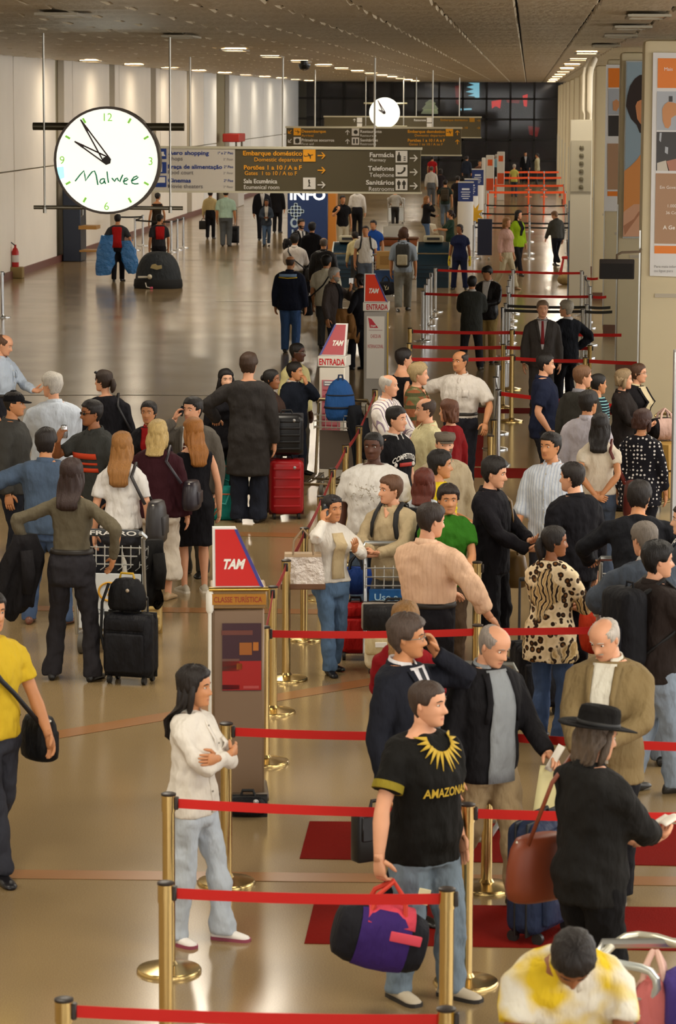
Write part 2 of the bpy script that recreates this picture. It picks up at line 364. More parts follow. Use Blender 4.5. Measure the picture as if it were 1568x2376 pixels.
# advertising panels on the fins (flat prints)
def prt(poly, y, m, parent, name='print', th=.004):
    P = [AY(px, py, y) for px, py in poly]; return wkid(MB().prism(P, (0, th, 0)).build(name, m, None, False), parent)
def rect(x0, y0, x1, y1): return [(x0, y0), (x1, y0), (x1, y1), (x0, y1)]
def shape(cx, cy, pts, s=1): return [(cx+x*s, cy+y*s) for x, y in pts]
white = mat('#d6d3cf', .35); orange = mat('#e07a12', .4); tan = mat('#a88262', .45); grayp = mat('#a9adb3', .4); skinp = mat('#c98d5c', .5); darkp = mat('#2b2623', .4)
y = fins[0]-.05
t = thing('advertising_poster', 'tall white poster with orange squares and a hand holding a phone', 'poster', AY(1580, 644, y))
prt([(1515, 122), (1700, 124), (1694, 646), (1507, 640)], y, white, t, 'backing', .03); y -= .006
prt([(1526, 135), (1690, 136), (1690, 205), (1525, 204)], y, orange, t); prt([(1524, 212), (1690, 213), (1690, 304), (1523, 302)], y, grayp, t)
prt([(1523, 306), (1690, 307), (1690, 397), (1522, 396)], y, darkp, t); prt([(1521, 402), (1690, 404), (1686, 568), (1518, 565)], y, tan, t)
prt([(1518, 570), (1686, 572), (1686, 590), (1518, 588)], y, orange, t)
y -= .005
prt([(1536, 254), (1541, 243), (1550, 236), (1562, 238), (1575, 242), (1590, 250), (1590, 268), (1566, 268), (1557, 274), (1556, 290), (1550, 298), (1543, 296), (1537, 280)], y, skinp, t)
prt(rect(1552, 223, 1560, 236), y-.003, darkp, t); prt([(1524, 378), (1545, 372), (1552, 396), (1524, 396)], y, mat('#c8bfb0', .5), t); prt([(1545, 374), (1570, 368), (1600, 372), (1600, 396), (1550, 396)], y, mat('#b07a66', .5), t)
prt([(1530, 308), (1535, 308), (1533, 330), (1529, 326)], y, grayp, t); prt([(1543, 340), (1550, 342), (1549, 358), (1542, 354)], y, grayp, t)
def pl(s, x, yb, hpx, yy, m, par, align='l', **k):
    o = letter(s, AY(x, yb, yy), hpx*yy/7000*1.0, m, None, align, **k); return wkid(o, par)
wt = mat('#efe9e0', .5)
pl('Mais', 1540, 164, 8, y, wt, t); pl('Em Gove', 1530, 438, 7, y, wt, t); pl('1.000', 1547, 481, 7, y, wt, t); pl('36 Co', 1544, 497, 7, y, wt, t); pl('A Ge', 1538, 532, 9, y, wt, t, bold=.02)
pl('Para mais infor', 1517, 621, 6, y, mat('#8a8784', .5), t); pl('ou ligue para', 1517, 631, 6, y, mat('#8a8784', .5), t)
y = fins[1]-.06
t = thing('advertising_poster', 'tall poster of a dark curly haired head and bare shoulder on blue', 'poster', AY(1475, 553, y))
prt([(1452, 141), (1600, 141), (1596, 554), (1444, 553)], y, mat('#b3b4ae', .4), t, 'frame', .04); y -= .006
prt([(1454, 144), (1600, 144), (1596, 550), (1447, 550)], y, mat('#8fa3ae', .4), t, 'backing')
y -= .005
prt([(1455, 222), (1461, 200), (1472, 183), (1484, 174), (1600, 168), (1600, 330), (1484, 308), (1477, 290), (1464, 276), (1458, 262), (1452, 246)], y, mat('#2c1d19', .5), t)
prt([(1474, 246), (1478, 236), (1486, 232), (1600, 228), (1600, 300), (1486, 288), (1478, 276)], y-.003, mat('#d08a58', .5), t)
prt([(1448, 397), (1462, 386), (1478, 370), (1490, 352), (1600, 330), (1596, 549), (1445, 549)], y, mat('#d98f4a', .5), t)
prt([(1446, 492), (1470, 474), (1600, 470), (1596, 549), (1445, 549)], y-.003, mat('#d9a583', .5), t)
prt([(1446, 524), (1470, 508), (1482, 490), (1486, 494), (1460, 530), (1449, 546)], y-.005, mat('#b47c5a', .5), t)
y = fins[2]-.09
t = thing('advertising_poster', 'narrow strip of a white and orange poster between two fins', 'poster', AY(1412, 492, y))
prt([(1406, 150), (1520, 150), (1520, 492), (1401, 490)], y, white, t, 'backing', .03); y -= .006
for (y0, y1, m_) in ((158, 203, orange), (268, 316, darkp), (333, 440, tan), (444, 455, orange), (206, 266, grayp)): prt(rect(1411 if y1 < 330 else 1409, y0, 1520, y1), y, m_, t)
prt([(1421, 236), (1430, 230), (1440, 240), (1430, 258), (1422, 256)], y-.004, skinp, t)
# monitor on a bracket
p = AY(1431, 625, 39.2)
t = thing('hanging_monitor', 'dark flat monitor hung from a bent bracket beside the poster fins', 'monitor', p)
MB().rbox((0, .05, 0), (.45, .10, .255), .012, 2).build('casing', mat('#2c2622', .7, spec=.2), t)
MB().box((0, -.003, -.02), (.415, .006, .19)).build('screen', mat('#191614', .6, spec=.15), t)
MB().tube([(.0, .06, .12), (.0, .1, .18), (.06, .14, .21), (.30, .3, .215), (.34, .95, .215)], .016, 8).build('bracket', mat('#6b5a48', .4, .4), t)
# aluminium post at the right edge
t = thing('panel_post', 'aluminium post with a small red label beside the cardboard boxes', 'post', G(1556, 1250))
MB().rbox((.02, 0, .98), (.05, .3, 1.96), .008, 1).build('profile', mat('#b4b6b8', .35, .6), t); MB().box((.045, -.152, .73), (.02, .006, .16)).build('label', mat('#b0202a', .5), t)
MB().rbox((.55, .05, .95), (1.0, .06, 1.9), .01, 1).build('board', mat('#c9bda4', .6), t)
# ------------------------------------------------------------------ hanging clocks and signs
steel = mat('#b0aca2', .35, .7); steeld = mat('#6e675c', .35, .6)
def clock(cx, cy, rpx, y, label, small=False, cyy=None):
    c = AY(cx, cy, y); k = y/F; R = rpx*k
    t = thing('hanging_clock', label, 'clock', c)
    def ring(r0, r1, y0, y1, nm, m):
        pr = [(r1, y0), (r1, y1), (r0, y1), (r0, y0)]; n = 48
        rs = [[V((r*cos(2*pi*j/n), yy, r*sin(2*pi*j/n))) for j in range(n)] for r, yy in pr+pr[:1]]
        return MB().rings(rs, cap=False).build(nm, m, t)
    if not small: ring(R*.955, R*1.0, -.13, .13, 'rim', mat('#4a4038', .35, .4))
    n = 48
    MB().rings([[V((R*.96*cos(2*pi*j/n), yy, R*.96*sin(2*pi*j/n))) for j in range(n)] for yy in (-.10, .10)]).build('face', mat('#fffff2', .4, emit=.55 if not small else .6), t, True)
    gr = mat('#9ae05c', .5, emit=.3); yy = -.108
    if not small:
        for h in range(12):
            if h % 3 == 0: continue
            a = radians(90-30*h); q = V((cos(a), 0, sin(a))); s = V((-sin(a), 0, cos(a)))
            MB().prism([q*R*.80-s*R*.02+V((0, yy, 0)), q*R*.80+s*R*.02+V((0, yy, 0)), q*R*.90+s*R*.02+V((0, yy, 0)), q*R*.90-s*R*.02+V((0, yy, 0))], (0, -.006, 0)).build('hour_mark', gr, t)
        for s_, px, pz in (('12', 0, .73), ('3', .81, -.08), ('6', -.02, -.92), ('9', -.85, -.07)):
            letter(s_, (R*px, yy, R*pz), R*.15, gr, t, 'c', name='numeral')
    def hand(a, L, nm):
        a = radians(90-a); q = V((cos(a), 0, sin(a))); s = V((-sin(a), 0, cos(a))); m = mat('#3a1c1c', .5); b = MB(); w_ = R*.065
        tip = q*L
        for sg in (-1, 1): b.tube([s*w_*sg+V((0, yy-.02, 0)), tip+V((0, yy-.02, 0))], .012 if not small else .02, 4)
        b.tube([q*L*.72+V((0, yy-.025, 0)), tip+V((0, yy-.025, 0))], [.035*R, .012*R], 4); b.build(nm, m, t)
    hand(-33 if not small else -28, R*.9, 'minute_hand'); hand(-60 if not small else -62, R*(.70 if not small else .42), 'hour_hand')
    MB().prism([V((R*.085*cos(radians(60*i+20)), yy-.02, R*.085*sin(radians(60*i+20)))) for i in range(6)], (0, -.03, 0)).build('hub', mat('#3a3432', .5), t)
    return t, c, R, k
t, c, R, k = clock(250.5, 372, 124, 49.0, 'big lit round wall clock with green script hung from ceiling rods')
yy = -.11
def stroke(pts, name, m, r=.012): 
    P = [AY(px, py, 49.0)-c for px, py in pts]; P = [V((p.x, yy-.004, p.z)) for p in P]; return MB().tube(P, r, 5).build(name, m, t)
gs = mat('#1c8a5c', .5, emit=.12)
def cz(x, y): return (60+x/3.92, 230+y/3.92)
for st in ([(458, 745), (500, 690), (538, 650), (545, 690), (552, 742), (580, 700), (612, 660), (633, 652), (648, 690), (664, 780)],
           [(728, 728), (712, 722), (690, 730), (682, 752), (695, 768), (715, 758), (725, 730), (728, 755), (735, 770)],
           [(747, 656), (752, 710), (760, 760)],
           [(790, 716), (806, 735), (815, 748), (828, 725), (840, 716), (850, 740), (862, 750), (876, 715), (890, 686)],
           [(898, 748), (925, 738), (938, 726), (928, 716), (908, 722), (896, 748), (905, 768), (932, 772)],
           [(968, 745), (1010, 725), (1032, 708), (1018, 698), (990, 710), (968, 740), (975, 762), (1000, 770), (1033, 766)]):
    stroke([cz(*p) for p in st], 'script_lettering', gs)
P = [AY(px, py, 49.0)-c for px, py in ((133, 388), (150, 386), (152, 412), (136, 418))]
MB().prism([V((p.x, -.106, p.z)) for p in P], (0, -.004, 0)).build('blue_print', mat('#a8e6ee', .5, emit=.8), t)
def bar(x0, x1, py, r, y, nm, m, t, c, dy=.0):
    a, b = AY(x0, py, y)-c, AY(x1, py, y)-c; a.y = b.y = dy; b.z = a.z; MB().tube([a, b], r, 14).build(nm, m, t)
bar(76, 427, 293, .062, 49, 'upper_bar', mat('#57503f', .35, .6), t, c, .02); bar(78, 424, 481, .032, 49, 'lower_bar', mat('#9a9484', .35, .7), t, c, .02)
for px in (103.5, 395.5):
    p = AY(px, 300, 49.0)-c; MB().tube([(p.x, -.06, ZC-c.z), (p.x, -.06, AY(px, 478, 49.).z-c.z), (p.x, -.06, AY(px, 480, 49.).z-c.z), (p.x, -.06, AY(px, 494, 49.).z-c.z)], [.017, .017, .03, .03], 10).build('rod', steel, t)
YS3 = 138.0
t, c, R, k = clock(892, 262, 36.5, 134., 'small distant lit round clock above the hanging signs', True)
for px in (848, 936):
    p = AY(px, 240, 134.)-c; MB().tube([(p.x, .1, ZC-c.z), (p.x, .1, AY(px, 292, 134.).z-c.z)], .02, 8).build('rod', steel, t)
bar(843, 944, 240, .04, 134, 'upper_bar', mat('#8f8a70', .4, .4), t, c, .2); bar(843, 944, 293, .03, 134, 'lower_bar', mat('#8f8a70', .4, .4), t, c, .2)
# signs
olive = mat('#5a5138', .45); wpan = mat('#d5cfc4', .4); yel = mat('#f2a516', .5, emit=.05); wht = mat('#f0ede6', .5); blu = mat('#1f3f8f', .5); gry = mat('#6e6b72', .5); alu = mat('#c9c2a8', .35, .5)
def sign(x0, x1, y0, y1, y, label, rods, face=olive):
    a = AY(x0, y0, y); b = AY(x1, y1, y); t = thing('hanging_sign', label, 'sign', ((a.x+b.x)/2, y, b.z))
    w_, h = b.x-a.x, a.z-b.z
    MB().box((0, .12, h/2), (w_, .22, h)).build('body', face, t)
    MB().box((0, .10, h+.015), (w_+.06, .3, .06)).build('top_rail', alu, t); MB().box((0, .10, -.01), (w_+.06, .3, .045)).build('bottom_rail', alu, t)
    for px in rods:
        p = AY(px, y0, y); MB().tube([(p.x-t.location.x, .1, h), (p.x-t.location.x, .1, ZC-b.z)], .024, 8).build('rod', steel, t)
    return t
def arrow(cx, cy, s, ang, y, m, t):
    a = radians(ang); R_ = Matrix.Rotation(a, 2)
    for poly in ([(-1, -.14), (.7, -.14), (.7, .14), (-1, .14)], [(.95, 0), (.2, .8), (-.12, .8), (.55, 0)], [(.95, 0), (.2, -.8), (-.12, -.8), (.55, 0)]):
        P = []
        for p in poly:
            q = R_ @ V(p); P.append((cx+q.x*s, cy-q.y*s))
        prt(P, y, m, t, 'arrow')
def plane(cx, cy, s, y, m, t, ang=0):
    R_ = Matrix.Rotation(radians(ang), 2)
    for poly in ([(-1, .1), (.8, .45), (1, .62), (.8, .66), (-.9, .28), (-1.1, .55), (-1.2, .5), (-1.05, .1)], [(-.1, .3), (-.35, .95), (-.2, .95), (.35, .45)], [(.05, .3), (.25, -.4), (.4, -.35), (.4, .42)]):
        prt([(cx+(R_ @ V(p)).x*s, cy-(R_ @ V(p)).y*s+s*.3) for p in poly], y, m, t, 'pictogram')
Y1 = 75.0
s1 = sign(338, 975, 343, 447, Y1, 'long hanging sign with white shops panel and olive departures panel', (440, 655, 868))
f = Y1-.02
wkid(MB().prism([AY(px, py, f) for px, py in ((340, 344), (545, 346), (545, 443), (340, 442))], (0, .02, 0)).build('white_panel', wpan), s1)
f = Y1-.035
def tx(s, x, yb, h, m, al='l', w_=None, bold=.02, y=f, t=s1):
    o = letter(s, AY(x, yb, y), h*y/F, m, None, al, None if w_ is None else w_*y/F, bold=bold, name='lettering'); wkid(o, t)
tx('Aero shopping', 391, 359, 9.5, blu, w_=94, bold=.035); tx('Shops', 391, 372, 9, gry, w_=33, bold=.005); tx('1º e 2º Piso', 541, 358, 6, blu, 'r', 37); tx('2º Floor', 541, 372, 5, gry, 'r', 23, 0)
tx('Praça de alimentação', 389, 391, 9.5, blu, w_=127, bold=.035); tx('Food court', 389, 404, 9, gry, w_=60, bold=.005); tx('2º Piso', 541, 390, 6, blu, 'r', 22); tx('2º Floor', 541, 404, 5, gry, 'r', 23, 0)
tx('Cinemas', 389, 423, 9.5, blu, w_=54, bold=.035); tx('Movie theaters', 389, 436, 9, gry, w_=82, bold=.005); tx('2º Piso', 541, 422, 6, blu, 'r', 22); tx('2º Floor', 541, 436, 5, gry, 'r', 23, 0)
for y0, y1 in ((342, 369), (376, 402), (408, 434)):
    prt(rect(358, y0, 386, y1), f, blu, s1, 'pictogram_square'); 
prt([(375, 352), (380, 352), (380, 357), (384, 362), (370, 362)], f-.005, wht, s1, 'pictogram'); prt(rect(372, 380, 376, 399), f-.005, wht, s1, 'pictogram'); prt(rect(364, 411, 383, 424), f-.005, wht, s1, 'pictogram')
tx('Embarque doméstico', 701, 361, 10.5, yel, 'r', 138, .03); tx('Domestic departure', 700, 375, 9.5, yel, 'r', 111, .005); prt(rect(703, 347, 732, 375), f, yel, s1, 'pictogram_square'); plane(717, 362, 10, f-.005, mat('#3a3420', .5), s1); arrow(746, 361, 9.5, 0, f, yel, s1)
tx('Portões 1 a 10 / A a F', 565, 393, 10, yel, 'l', 135, .03); tx('Gates  1 to 10 / A to F', 567, 406, 9.5, yel, 'l', 122, .005); arrow(746, 395, 9.5, 0, f, yel, s1)
tx('Sala Ecumênica', 565, 425, 10, wht, 'l', 78, .03); tx('Ecumenical room', 565, 438.5, 9.5, wht, 'l', 83, .005); prt(rect(703, 412, 732, 439), f, wht, s1, 'pictogram_square'); arrow(746, 429, 9.5, 0, f, wht, s1)
dkp = mat('#3a3528', .5)
prt(shape(717, 425, [(0, -9), (2, -7), (1, -4), (3, 0), (1, 1), (2, 6), (5, 8), (-4, 8), (-1, 5), (-1, 0), (-2, -4), (-2, -8)]), f-.005, dkp, s1, 'pictogram')
for i, (a, b, pic) in enumerate((('Farmácia', 'Pharmacy', 'b'), ('Telefones', 'Telephone', 'p'), ('Sanitários', 'Restrooms', 'r'))):
    yb = (364.5, 396, 428.5)[i]; tx(a, 914, yb, 10.5, wht, 'r', (57, 60, 65)[i], .03); tx(b, (895, 914, 914)[i], (374.5, 410.5, 443)[i], (7, 9.5, 9.5)[i], wht, 'r', (37, 57, 59)[i], .005)
    y0 = (350, 382.5, 414.5)[i]; prt(rect(917.5, y0, 945, y0+27), f, wht, s1, 'pictogram_square'); arrow(960, y0+17, 9.5, 0, f, wht, s1)
    if pic == 'b':
        prt([(924, y0+3), (927, y0+3), (927, y0+8), (930, y0+12), (930, y0+24), (921, y0+24), (921, y0+12), (924, y0+8)], f-.005, dkp, s1, 'pictogram')
        for kk in range(3): prt(rect(936, y0+13+kk*4, 941, y0+15+kk*4), f-.005, dkp, s1, 'pictogram')
    elif pic == 'p': prt([(936, y0+5), (941, y0+6), (940, y0+14), (932, y0+21), (923, y0+22), (921, y0+18), (924, y0+17), (929, y0+18), (935, y0+13), (936, y0+10)], f-.005, dkp, s1, 'pictogram')
    else:
        for xx in (925, 937): prt([(xx-1.5, y0+4), (xx+1.5, y0+4), (xx+1.5, y0+6), (xx+4, y0+8), (xx+4, y0+15), (xx+2, y0+15), (xx+2, y0+24), (xx-2, y0+24), (xx-2, y0+15), (xx-4, y0+15), (xx-4, y0+8), (xx-1.5, y0+6)], f-.005, dkp, s1, 'pictogram')
Y2 = 106.0
s2 = sign(664, 1069, 296, 360, Y2, 'second hanging olive sign with arrival and restaurant directions', (730, 1003))
f = Y2-.02; K = dict(y=f, t=s2)
tx('Desembarque', 699, 307.5, 6.5, yel, 'l', 57, .03, **K); tx('Arrival', 699, 317, 5.5, yel, 'l', 28, 0, **K); tx('Primeiros socorros', 699, 328, 6.5, wht, 'l', 76, .03, **K); tx('First aid', 699, 336.5, 5.5, wht, 'l', 28, 0, **K)
tx('Restaurante', 835, 308, 6.5, wht, 'l', 50, .03, **K); tx('Restaurant', 835, 317, 5.5, wht, 'l', 38, 0, **K); tx('Sanitários', 835, 328, 6.5, wht, 'l', 41, .03, **K); tx('Restrooms', 835, 336.5, 5.5, wht, 'l', 37, 0, **K)
tx('Embarque doméstico', 1032, 308.5, 6.5, yel, 'r', 86, .03, **K); tx('Domestic departure', 1032, 317, 5.5, yel, 'r', 70, 0, **K); tx('Portões 1 a 10 / A a F', 1032, 329, 6.5, yel, 'r', 86, .03, **K); tx('Gates 1 to 10 / A to F', 1027, 337.5, 5.5, yel, 'r', 78, 0, **K)
for x0, y0, m_ in ((681, 297, yel), (681, 318, wht), (816, 298, wht), (816, 319, wht), (1034, 299, yel)): prt(rect(x0, y0, x0+17, y0+17), f, m_, s2, 'pictogram_square')
plane(690, 306, 6, f-.006, dkp, s2, -20); plane(1043, 307, 6, f-.006, dkp, s2)
prt(shape(825, 306.5, [(5*cos(i*pi/5), 5*sin(i*pi/5)) for i in range(10)]), f-.006, dkp, s2, 'pictogram'); prt(shape(690, 327, [(-5, 5), (-6, -3), (-2, -6), (4, -5), (5, 3), (1, 6)]), f-.006, dkp, s2, 'pictogram')
for xx in (821, 828): prt(rect(xx-2, 322, xx+2, 333), f-.006, dkp, s2, 'pictogram')
for cx_, cy_, an, m_ in ((672, 306, 225, yel), (672, 327, 225, wht), (806, 307, 90, wht), (806, 328, 90, wht), (1061, 308, 90, yel), (1061, 329, 90, yel)): arrow(cx_, cy_, 6, an, f, m_, s2)
s3 = sign(752, 1115, 271, 319, YS3, 'third hanging sign, dark and farthest, just before the glass wall', (965, 1065))
f = YS3-.02; K = dict(y=f, t=s3); dy = mat('#b8800f', .5)
tx('Embarque doméstico', 1085, 281, 5, dy, 'r', 63, .03, **K); tx('Portões 1 a 10', 1085, 299, 5, dy, 'r', 50, .03, **K); tx('Restaurante', 960, 281, 5, wht, 'l', 28, .02, **K)
for x0, y0, m_ in ((828, 273, wht), (990, 273, wht), (1089, 272, dy), (828, 286, wht), (990, 286, wht)): prt(rect(x0, y0, x0+12, y0+11), f, m_, s3, 'pictogram_square')
arrow(1110, 280, 4, 0, f, dy, s3); arrow(1110, 297, 4, 0, f, dy, s3); arrow(822, 279, 4, 90, f, wht, s3)
# ------------------------------------------------------------------ information totem
Yt = 92.0; a = AY(667, 430, Yt); b = AY(760, 572, Yt); hT = AY(667, 425, Yt).z
t = thing('information_totem', 'tall dark blue totem with lit INFO lettering and orange side', 'totem', ((a.x+b.x)/2, Yt, 0))
wT = b.x-a.x
MB().rbox((0, .5, hT/2), (wT, 1.0, hT), .02, 1).build('body', mat('#1c3566', .4), t)
MB().box((wT/2+.12, .55, hT/2), (.24, .9, hT)).build('side_board', mat('#c07a2c', .5), t)
wkid(letter('INFO', AY(671, 463, Yt-.01), .30, mat('#f4f6f4', .4, emit=.8), None, 'l', 1.1, bold=.04), t)
em = mat('#b4cadb', .5)
for an in (45, 135):
    for o_ in (-.12, 0.02, .16):
        a_ = radians(an); d = V((cos(a_), 0, sin(a_))); n_ = V((-sin(a_), 0, cos(a_))); c0 = V((-.36, -.012, AY(680, 490, Yt).z))+n_*(o_-.02)
        MB().prism([c0-d*.2-n_*.03, c0+d*.2-n_*.03, c0+d*.2+n_*.03, c0-d*.2+n_*.03], (0, -.006, 0)).build('emblem_bar', em, t)
wkid(letter('O', AY(673, 527, Yt-.01), .28, em, None, 'l', .27, bold=.06), t); wkid(letter('I', AY(676, 545, Yt-.01), .16, em, None, 'l', .06, bold=.06), t)
# ------------------------------------------------------------------ airline totems with tail-fin tops
red = '#b81410'
def fin_totem(base, w_, d, h, rz, label, face, flip, finh, finc, slope=.5, bandc='#ded9cd', plc='#cfc9bb'):
    """column with band and a tail fin whose red face leans back; local front = -y"""
    t = thing('check_in_totem', label, 'totem', base, rz)
    MB().rbox((0, 0, h/2), (w_, d, h), .012, 1).build('column', face, t)
    MB().rbox((0, 0, .03), (w_+.06, d+.06, .06), .01, 1).build('plinth', mat(plc, .4), t)
    s = -1 if flip else 1
    lean = slope
    def q(x, z, y=0): return V((s*x, y-d/2+lean*z, h+.14+z))
    ol = [(-w_/2, 0), (w_/2, 0), (-w_*.05, finh), (-w_/2, finh)]
    MB().prism([q(x, z) for x, z in ol], (0, .05, 0)).build('tail_fin', mat('#e4e2dc', .4), t)
    il = [(-w_/2+.018, .012), (w_/2-.03, .012), (-w_*.05-.008, finh-.012), (-w_/2+.018, finh-.012)]
    MB().prism([q(x, z, -.002) for x, z in il], (0, -.006, 0)).build('fin_face', mat(finc, .4), t)
    MB().prism([q(w_/2-.03, .012, -.002), q(w_/2, .0, -.002), q(-w_*.05+.012, finh-.012, -.002), q(-w_*.05-.008, finh-.012, -.002)], (0, -.008, 0)).build('fin_edge', mat('#3c3a86', .4), t)
    xd = V((1, 0, 0)); zd = V((0, lean, 1)).normalized()
    x0 = -w_/2+.06 if not flip else -w_*.04
    letter('TAM', q(0, finh*.32, -.012)*0+V((x0, -d/2+lean*finh*.32-.012, h+.14+finh*.32)), finh*.17, mat('#e9e5da', .4), t, 'l', w_*.46, xd, zd, bold=.06, shear=.35)
    MB().rbox((0, 0, h+.07), (w_+.03, d+.03, .13), .008, 1).build('band', mat(bandc, .35), t)
    return t
# nearest totem: brown column with a gold rail and dark red poster
base = G(545, 1862); base.y += .2
t = fin_totem(base, .33, .34, 1.26, radians(7), 'brown column totem with red tail fin and dark red poster', mat('#7d6650', .35, .2), False, .37, '#c41610', .42, '#8a6a3a', '#5a4a3a')
MB().tube([(-.19, -.20, 1.395), (.19, -.20, 1.395)], .014, 10).build('rail', mat('#d8b45a', .2, .9), t)
MB().box((0, -.203, 1.33), (.35, .006, .07)).build('amber_strip', mat('#a06a14', .3, .3), t)
letter('CLASSE TURÍSTICA', (-.16, -.208, 1.312), .036, mat('#8a2a10', .5), t, 'l', .31, bold=.02)
MB().tube([(-.185, -.185, 0), (-.185, -.185, 1.36)], .012, 10).build('corner_pole', mat('#e6e2d6', .35), t); MB().tube([(-.185, -.185, 1.24), (-.185, -.185, 1.26), (-.185, -.185, 1.36), (-.185, -.185, 1.385)], [.016, .026, .026, .016], 10).build('pole_sleeve', mat('#e6e2d6', .35), t)
MB().box((.02, -.175, .95), (.25, .008, .44)).build('poster', mat('#3a1a24', .4), t)
for (x, z, w_, h, c_) in ((.02, .83, .25, .19, '#a01c18'), (.045, 1.005, .08, .08, '#9a5a20'), (.11, 1.02, .035, .055, '#b06a24'), (-.05, .90, .11, .08, '#6a4a40'), (.005, .89, .035, .04, '#b06a24'), (-.05, .755, .11, .03, '#241c2c'), (-.01, 1.11, .2, .03, '#6a3a30')):
    MB().box((x, -.181, z), (w_, .006, h)).build('poster_print', mat(c_, .45), t)
MB().box((.08, -.186, .755), (.10, .005, .018)).build('poster_line', mat('#b04a48', .5), t)
# middle totem
base = G(772, 1118); base.y += .2
t = fin_totem(base, .31, .30, 1.36, radians(-7), 'cream column totem with dark red tail fin leaning left', mat('#ddd6c8', .4), True, .37, '#a8323c', .42)
letter('ENTRADA', (-.155, -.169, 1.39), .075, mat('#c01820', .5), t, 'l', .31, bold=.035)
MB().box((-.01, -.155, .88), (.22, .008, .66)).build('poster', mat('#c07078', .4), t); MB().box((-.01, -.161, 1.17), (.18, .006, .06)).build('poster_print', mat('#8d8c92', .4), t)
for k in range(7): MB().box((-.01, -.161, 1.09-k*.07), (.19, .005, .012)).build('poster_line', mat('#a8404c', .4), t)
for k in range(2): MB().box((-.01, -.165, 1.185-k*.03), (.15, .004, .012)).build('poster_line', mat('#ecebe8', .5), t)
# farthest of the three
base = G(870, 944); base.y += .2
t = fin_totem(base, .35, .36, 1.41, radians(0), 'grey column totem with bright red tail fin and white check-in board', mat('#a9a49c', .4), False, .41, '#e03a14', .30)
letter('ENTRADA', (-.14, -.199, 1.44), .08, mat('#c01820', .5), t, 'l', .32, bold=.035)
MB().box((.0, -.185, .88), (.26, .012, .92)).build('board', mat('#e9e4da', .4), t)
MB().prism([V((-.11, -.193, 1.32)), V((-.06, -.193, 1.30)), V((.04, -.193, 1.17)), V((-.085, -.193, 1.17))], (0, -.004, 0)).build('emblem', mat('#c8283a', .5), t)
letter('TAM', (-.08, -.199, 1.185), .026, mat('#f0ece4', .5), t, 'l', .085, bold=.05, shear=.3)
MB().box((0, -.193, 1.135), (.2, .004, .008)).build('rule', mat('#b09090', .5), t)
letter('CHECK-IN', (0, -.195, 1.02), .055, mat('#c0404a', .5), t, 'c', .15); letter('INTERNACIONAL', (0, -.195, .87), .055, mat('#c0404a', .5), t, 'c', .235)
MB().box((.18, -.18, .7), (.018, .018, 1.4)).build('gold_edge', mat('#b89a48', .3, .8), t)
# ------------------------------------------------------------------ people
def sst(a, b, x):
    t = max(0., min(1., (x-a)/(b-a))); return t*t*(3-2*t)
def interp(tab, x):
    if x <= tab[0][0]: return tab[0][1:]
    for i in range(len(tab)-1):
        if x <= tab[i+1][0]:
            t = (x-tab[i][0])/(tab[i+1][0]-tab[i][0]); t = t*t*(3-2*t)*.5+t*.5
            return tuple(p+(q-p)*t for p, q in zip(tab[i][1:], tab[i+1][1:]))
    return tab[-1][1:]
HEAD = [(-.50, .09, -.26, -.06), (-.465, .17, -.335, .02), (-.39, .225, -.365, .12), (-.28, .268, -.362, .22), (-.15, .302, -.37, .33), (0, .322, -.383, .40), (.12, .33, -.392, .43), (.25, .325, -.378, .43), (.35, .285, -.315, .385), (.43, .215, -.235, .30), (.48, .125, -.135, .19), (.50, .02, -.01, .05)]
HZ = {2: [-.50, -.485, -.465, -.43, -.39, -.355, -.325, -.30, -.28, -.25, -.22, -.195, -.17, -.14, -.10, -.06, -.02, .02, .06, .10, .14, .19, .25, .31, .36, .41, .45, .48, .495, .50],
      1: [-.50, -.46, -.40, -.345, -.30, -.26, -.21, -.17, -.12, -.06, .0, .05, .10, .17, .25, .33, .41, .47, .50], 0: [-.50, -.44, -.36, -.28, -.19, -.12, -.03, .06, .16, .28, .38, .46, .50]}
def head_pt(a, z, feat=True, fem=False):
    w_, yf, yb = interp(HEAD, z); yc = (yf+yb)/2; d = (yb-yf)/2
    if fem: w_ *= 1-.08*sst(.0, -.4, z)
    s, c = sin(a), cos(a); e = 2/2.25
    x = w_*math.copysign(abs(s)**e, s); y = yc-d*math.copysign(abs(c)**e, c)
    if feat and c > 0:
        ax = abs(x); g = lambda v, s_: exp(-(v/s_)**2)
        rp = sst(.10, -.13, z)*sst(-.235, -.165, z)
        y -= (.125 if not fem else .10)*g(x, .045+.035*sst(0, -.17, z))*rp*(.35+.65*sst(.08, -.15, z))
        y += .05*g(ax-.15, .075)*g(z-.02, .055); y -= .022*g(ax-.14, .10)*g(z-.105, .035)
        y -= .018*g(ax-.19, .08)*g(z+.13, .08); y -= .032*g(x, .10)*g(z+.30, .045); y += .02*g(x, .09)*g(z+.302, .010)
        y += .018*g(x, .12)*g(z+.375, .025); y -= .028*g(x, .10)*g(z+.435, .05)
    return V((x, y, z))
def warp(n): return [t-.42*sin(t) for t in (2*pi*(j+.5)/n-pi for j in range(n))]
TM = [(.20, .100, .074, 0), (.40, .100, .074, 0), (.47, .094, .068, .004), (.52, .097, .074, .004), (.57, .093, .068, 0), (.62, .086, .062, -.002), (.68, .093, .066, -.004), (.74, .104, .070, -.004), (.785, .112, .062, .004), (.815, .110, .052, .010), (.835, .078, .043, .012), (.85, .040, .036, .012), (.87, .033, .034, .010)]
TW = [(.20, .100, .074, 0), (.40, .100, .076, .004), (.47, .099, .074, .008), (.52, .101, .078, .010), (.57, .091, .066, .006), (.62, .074, .055, .0), (.68, .079, .060, -.006), (.735, .088, .070, -.014), (.78, .096, .056, -.002), (.81, .096, .046, .008), (.832, .068, .038, .012), (.85, .034, .031, .012), (.87, .028, .029, .010)]
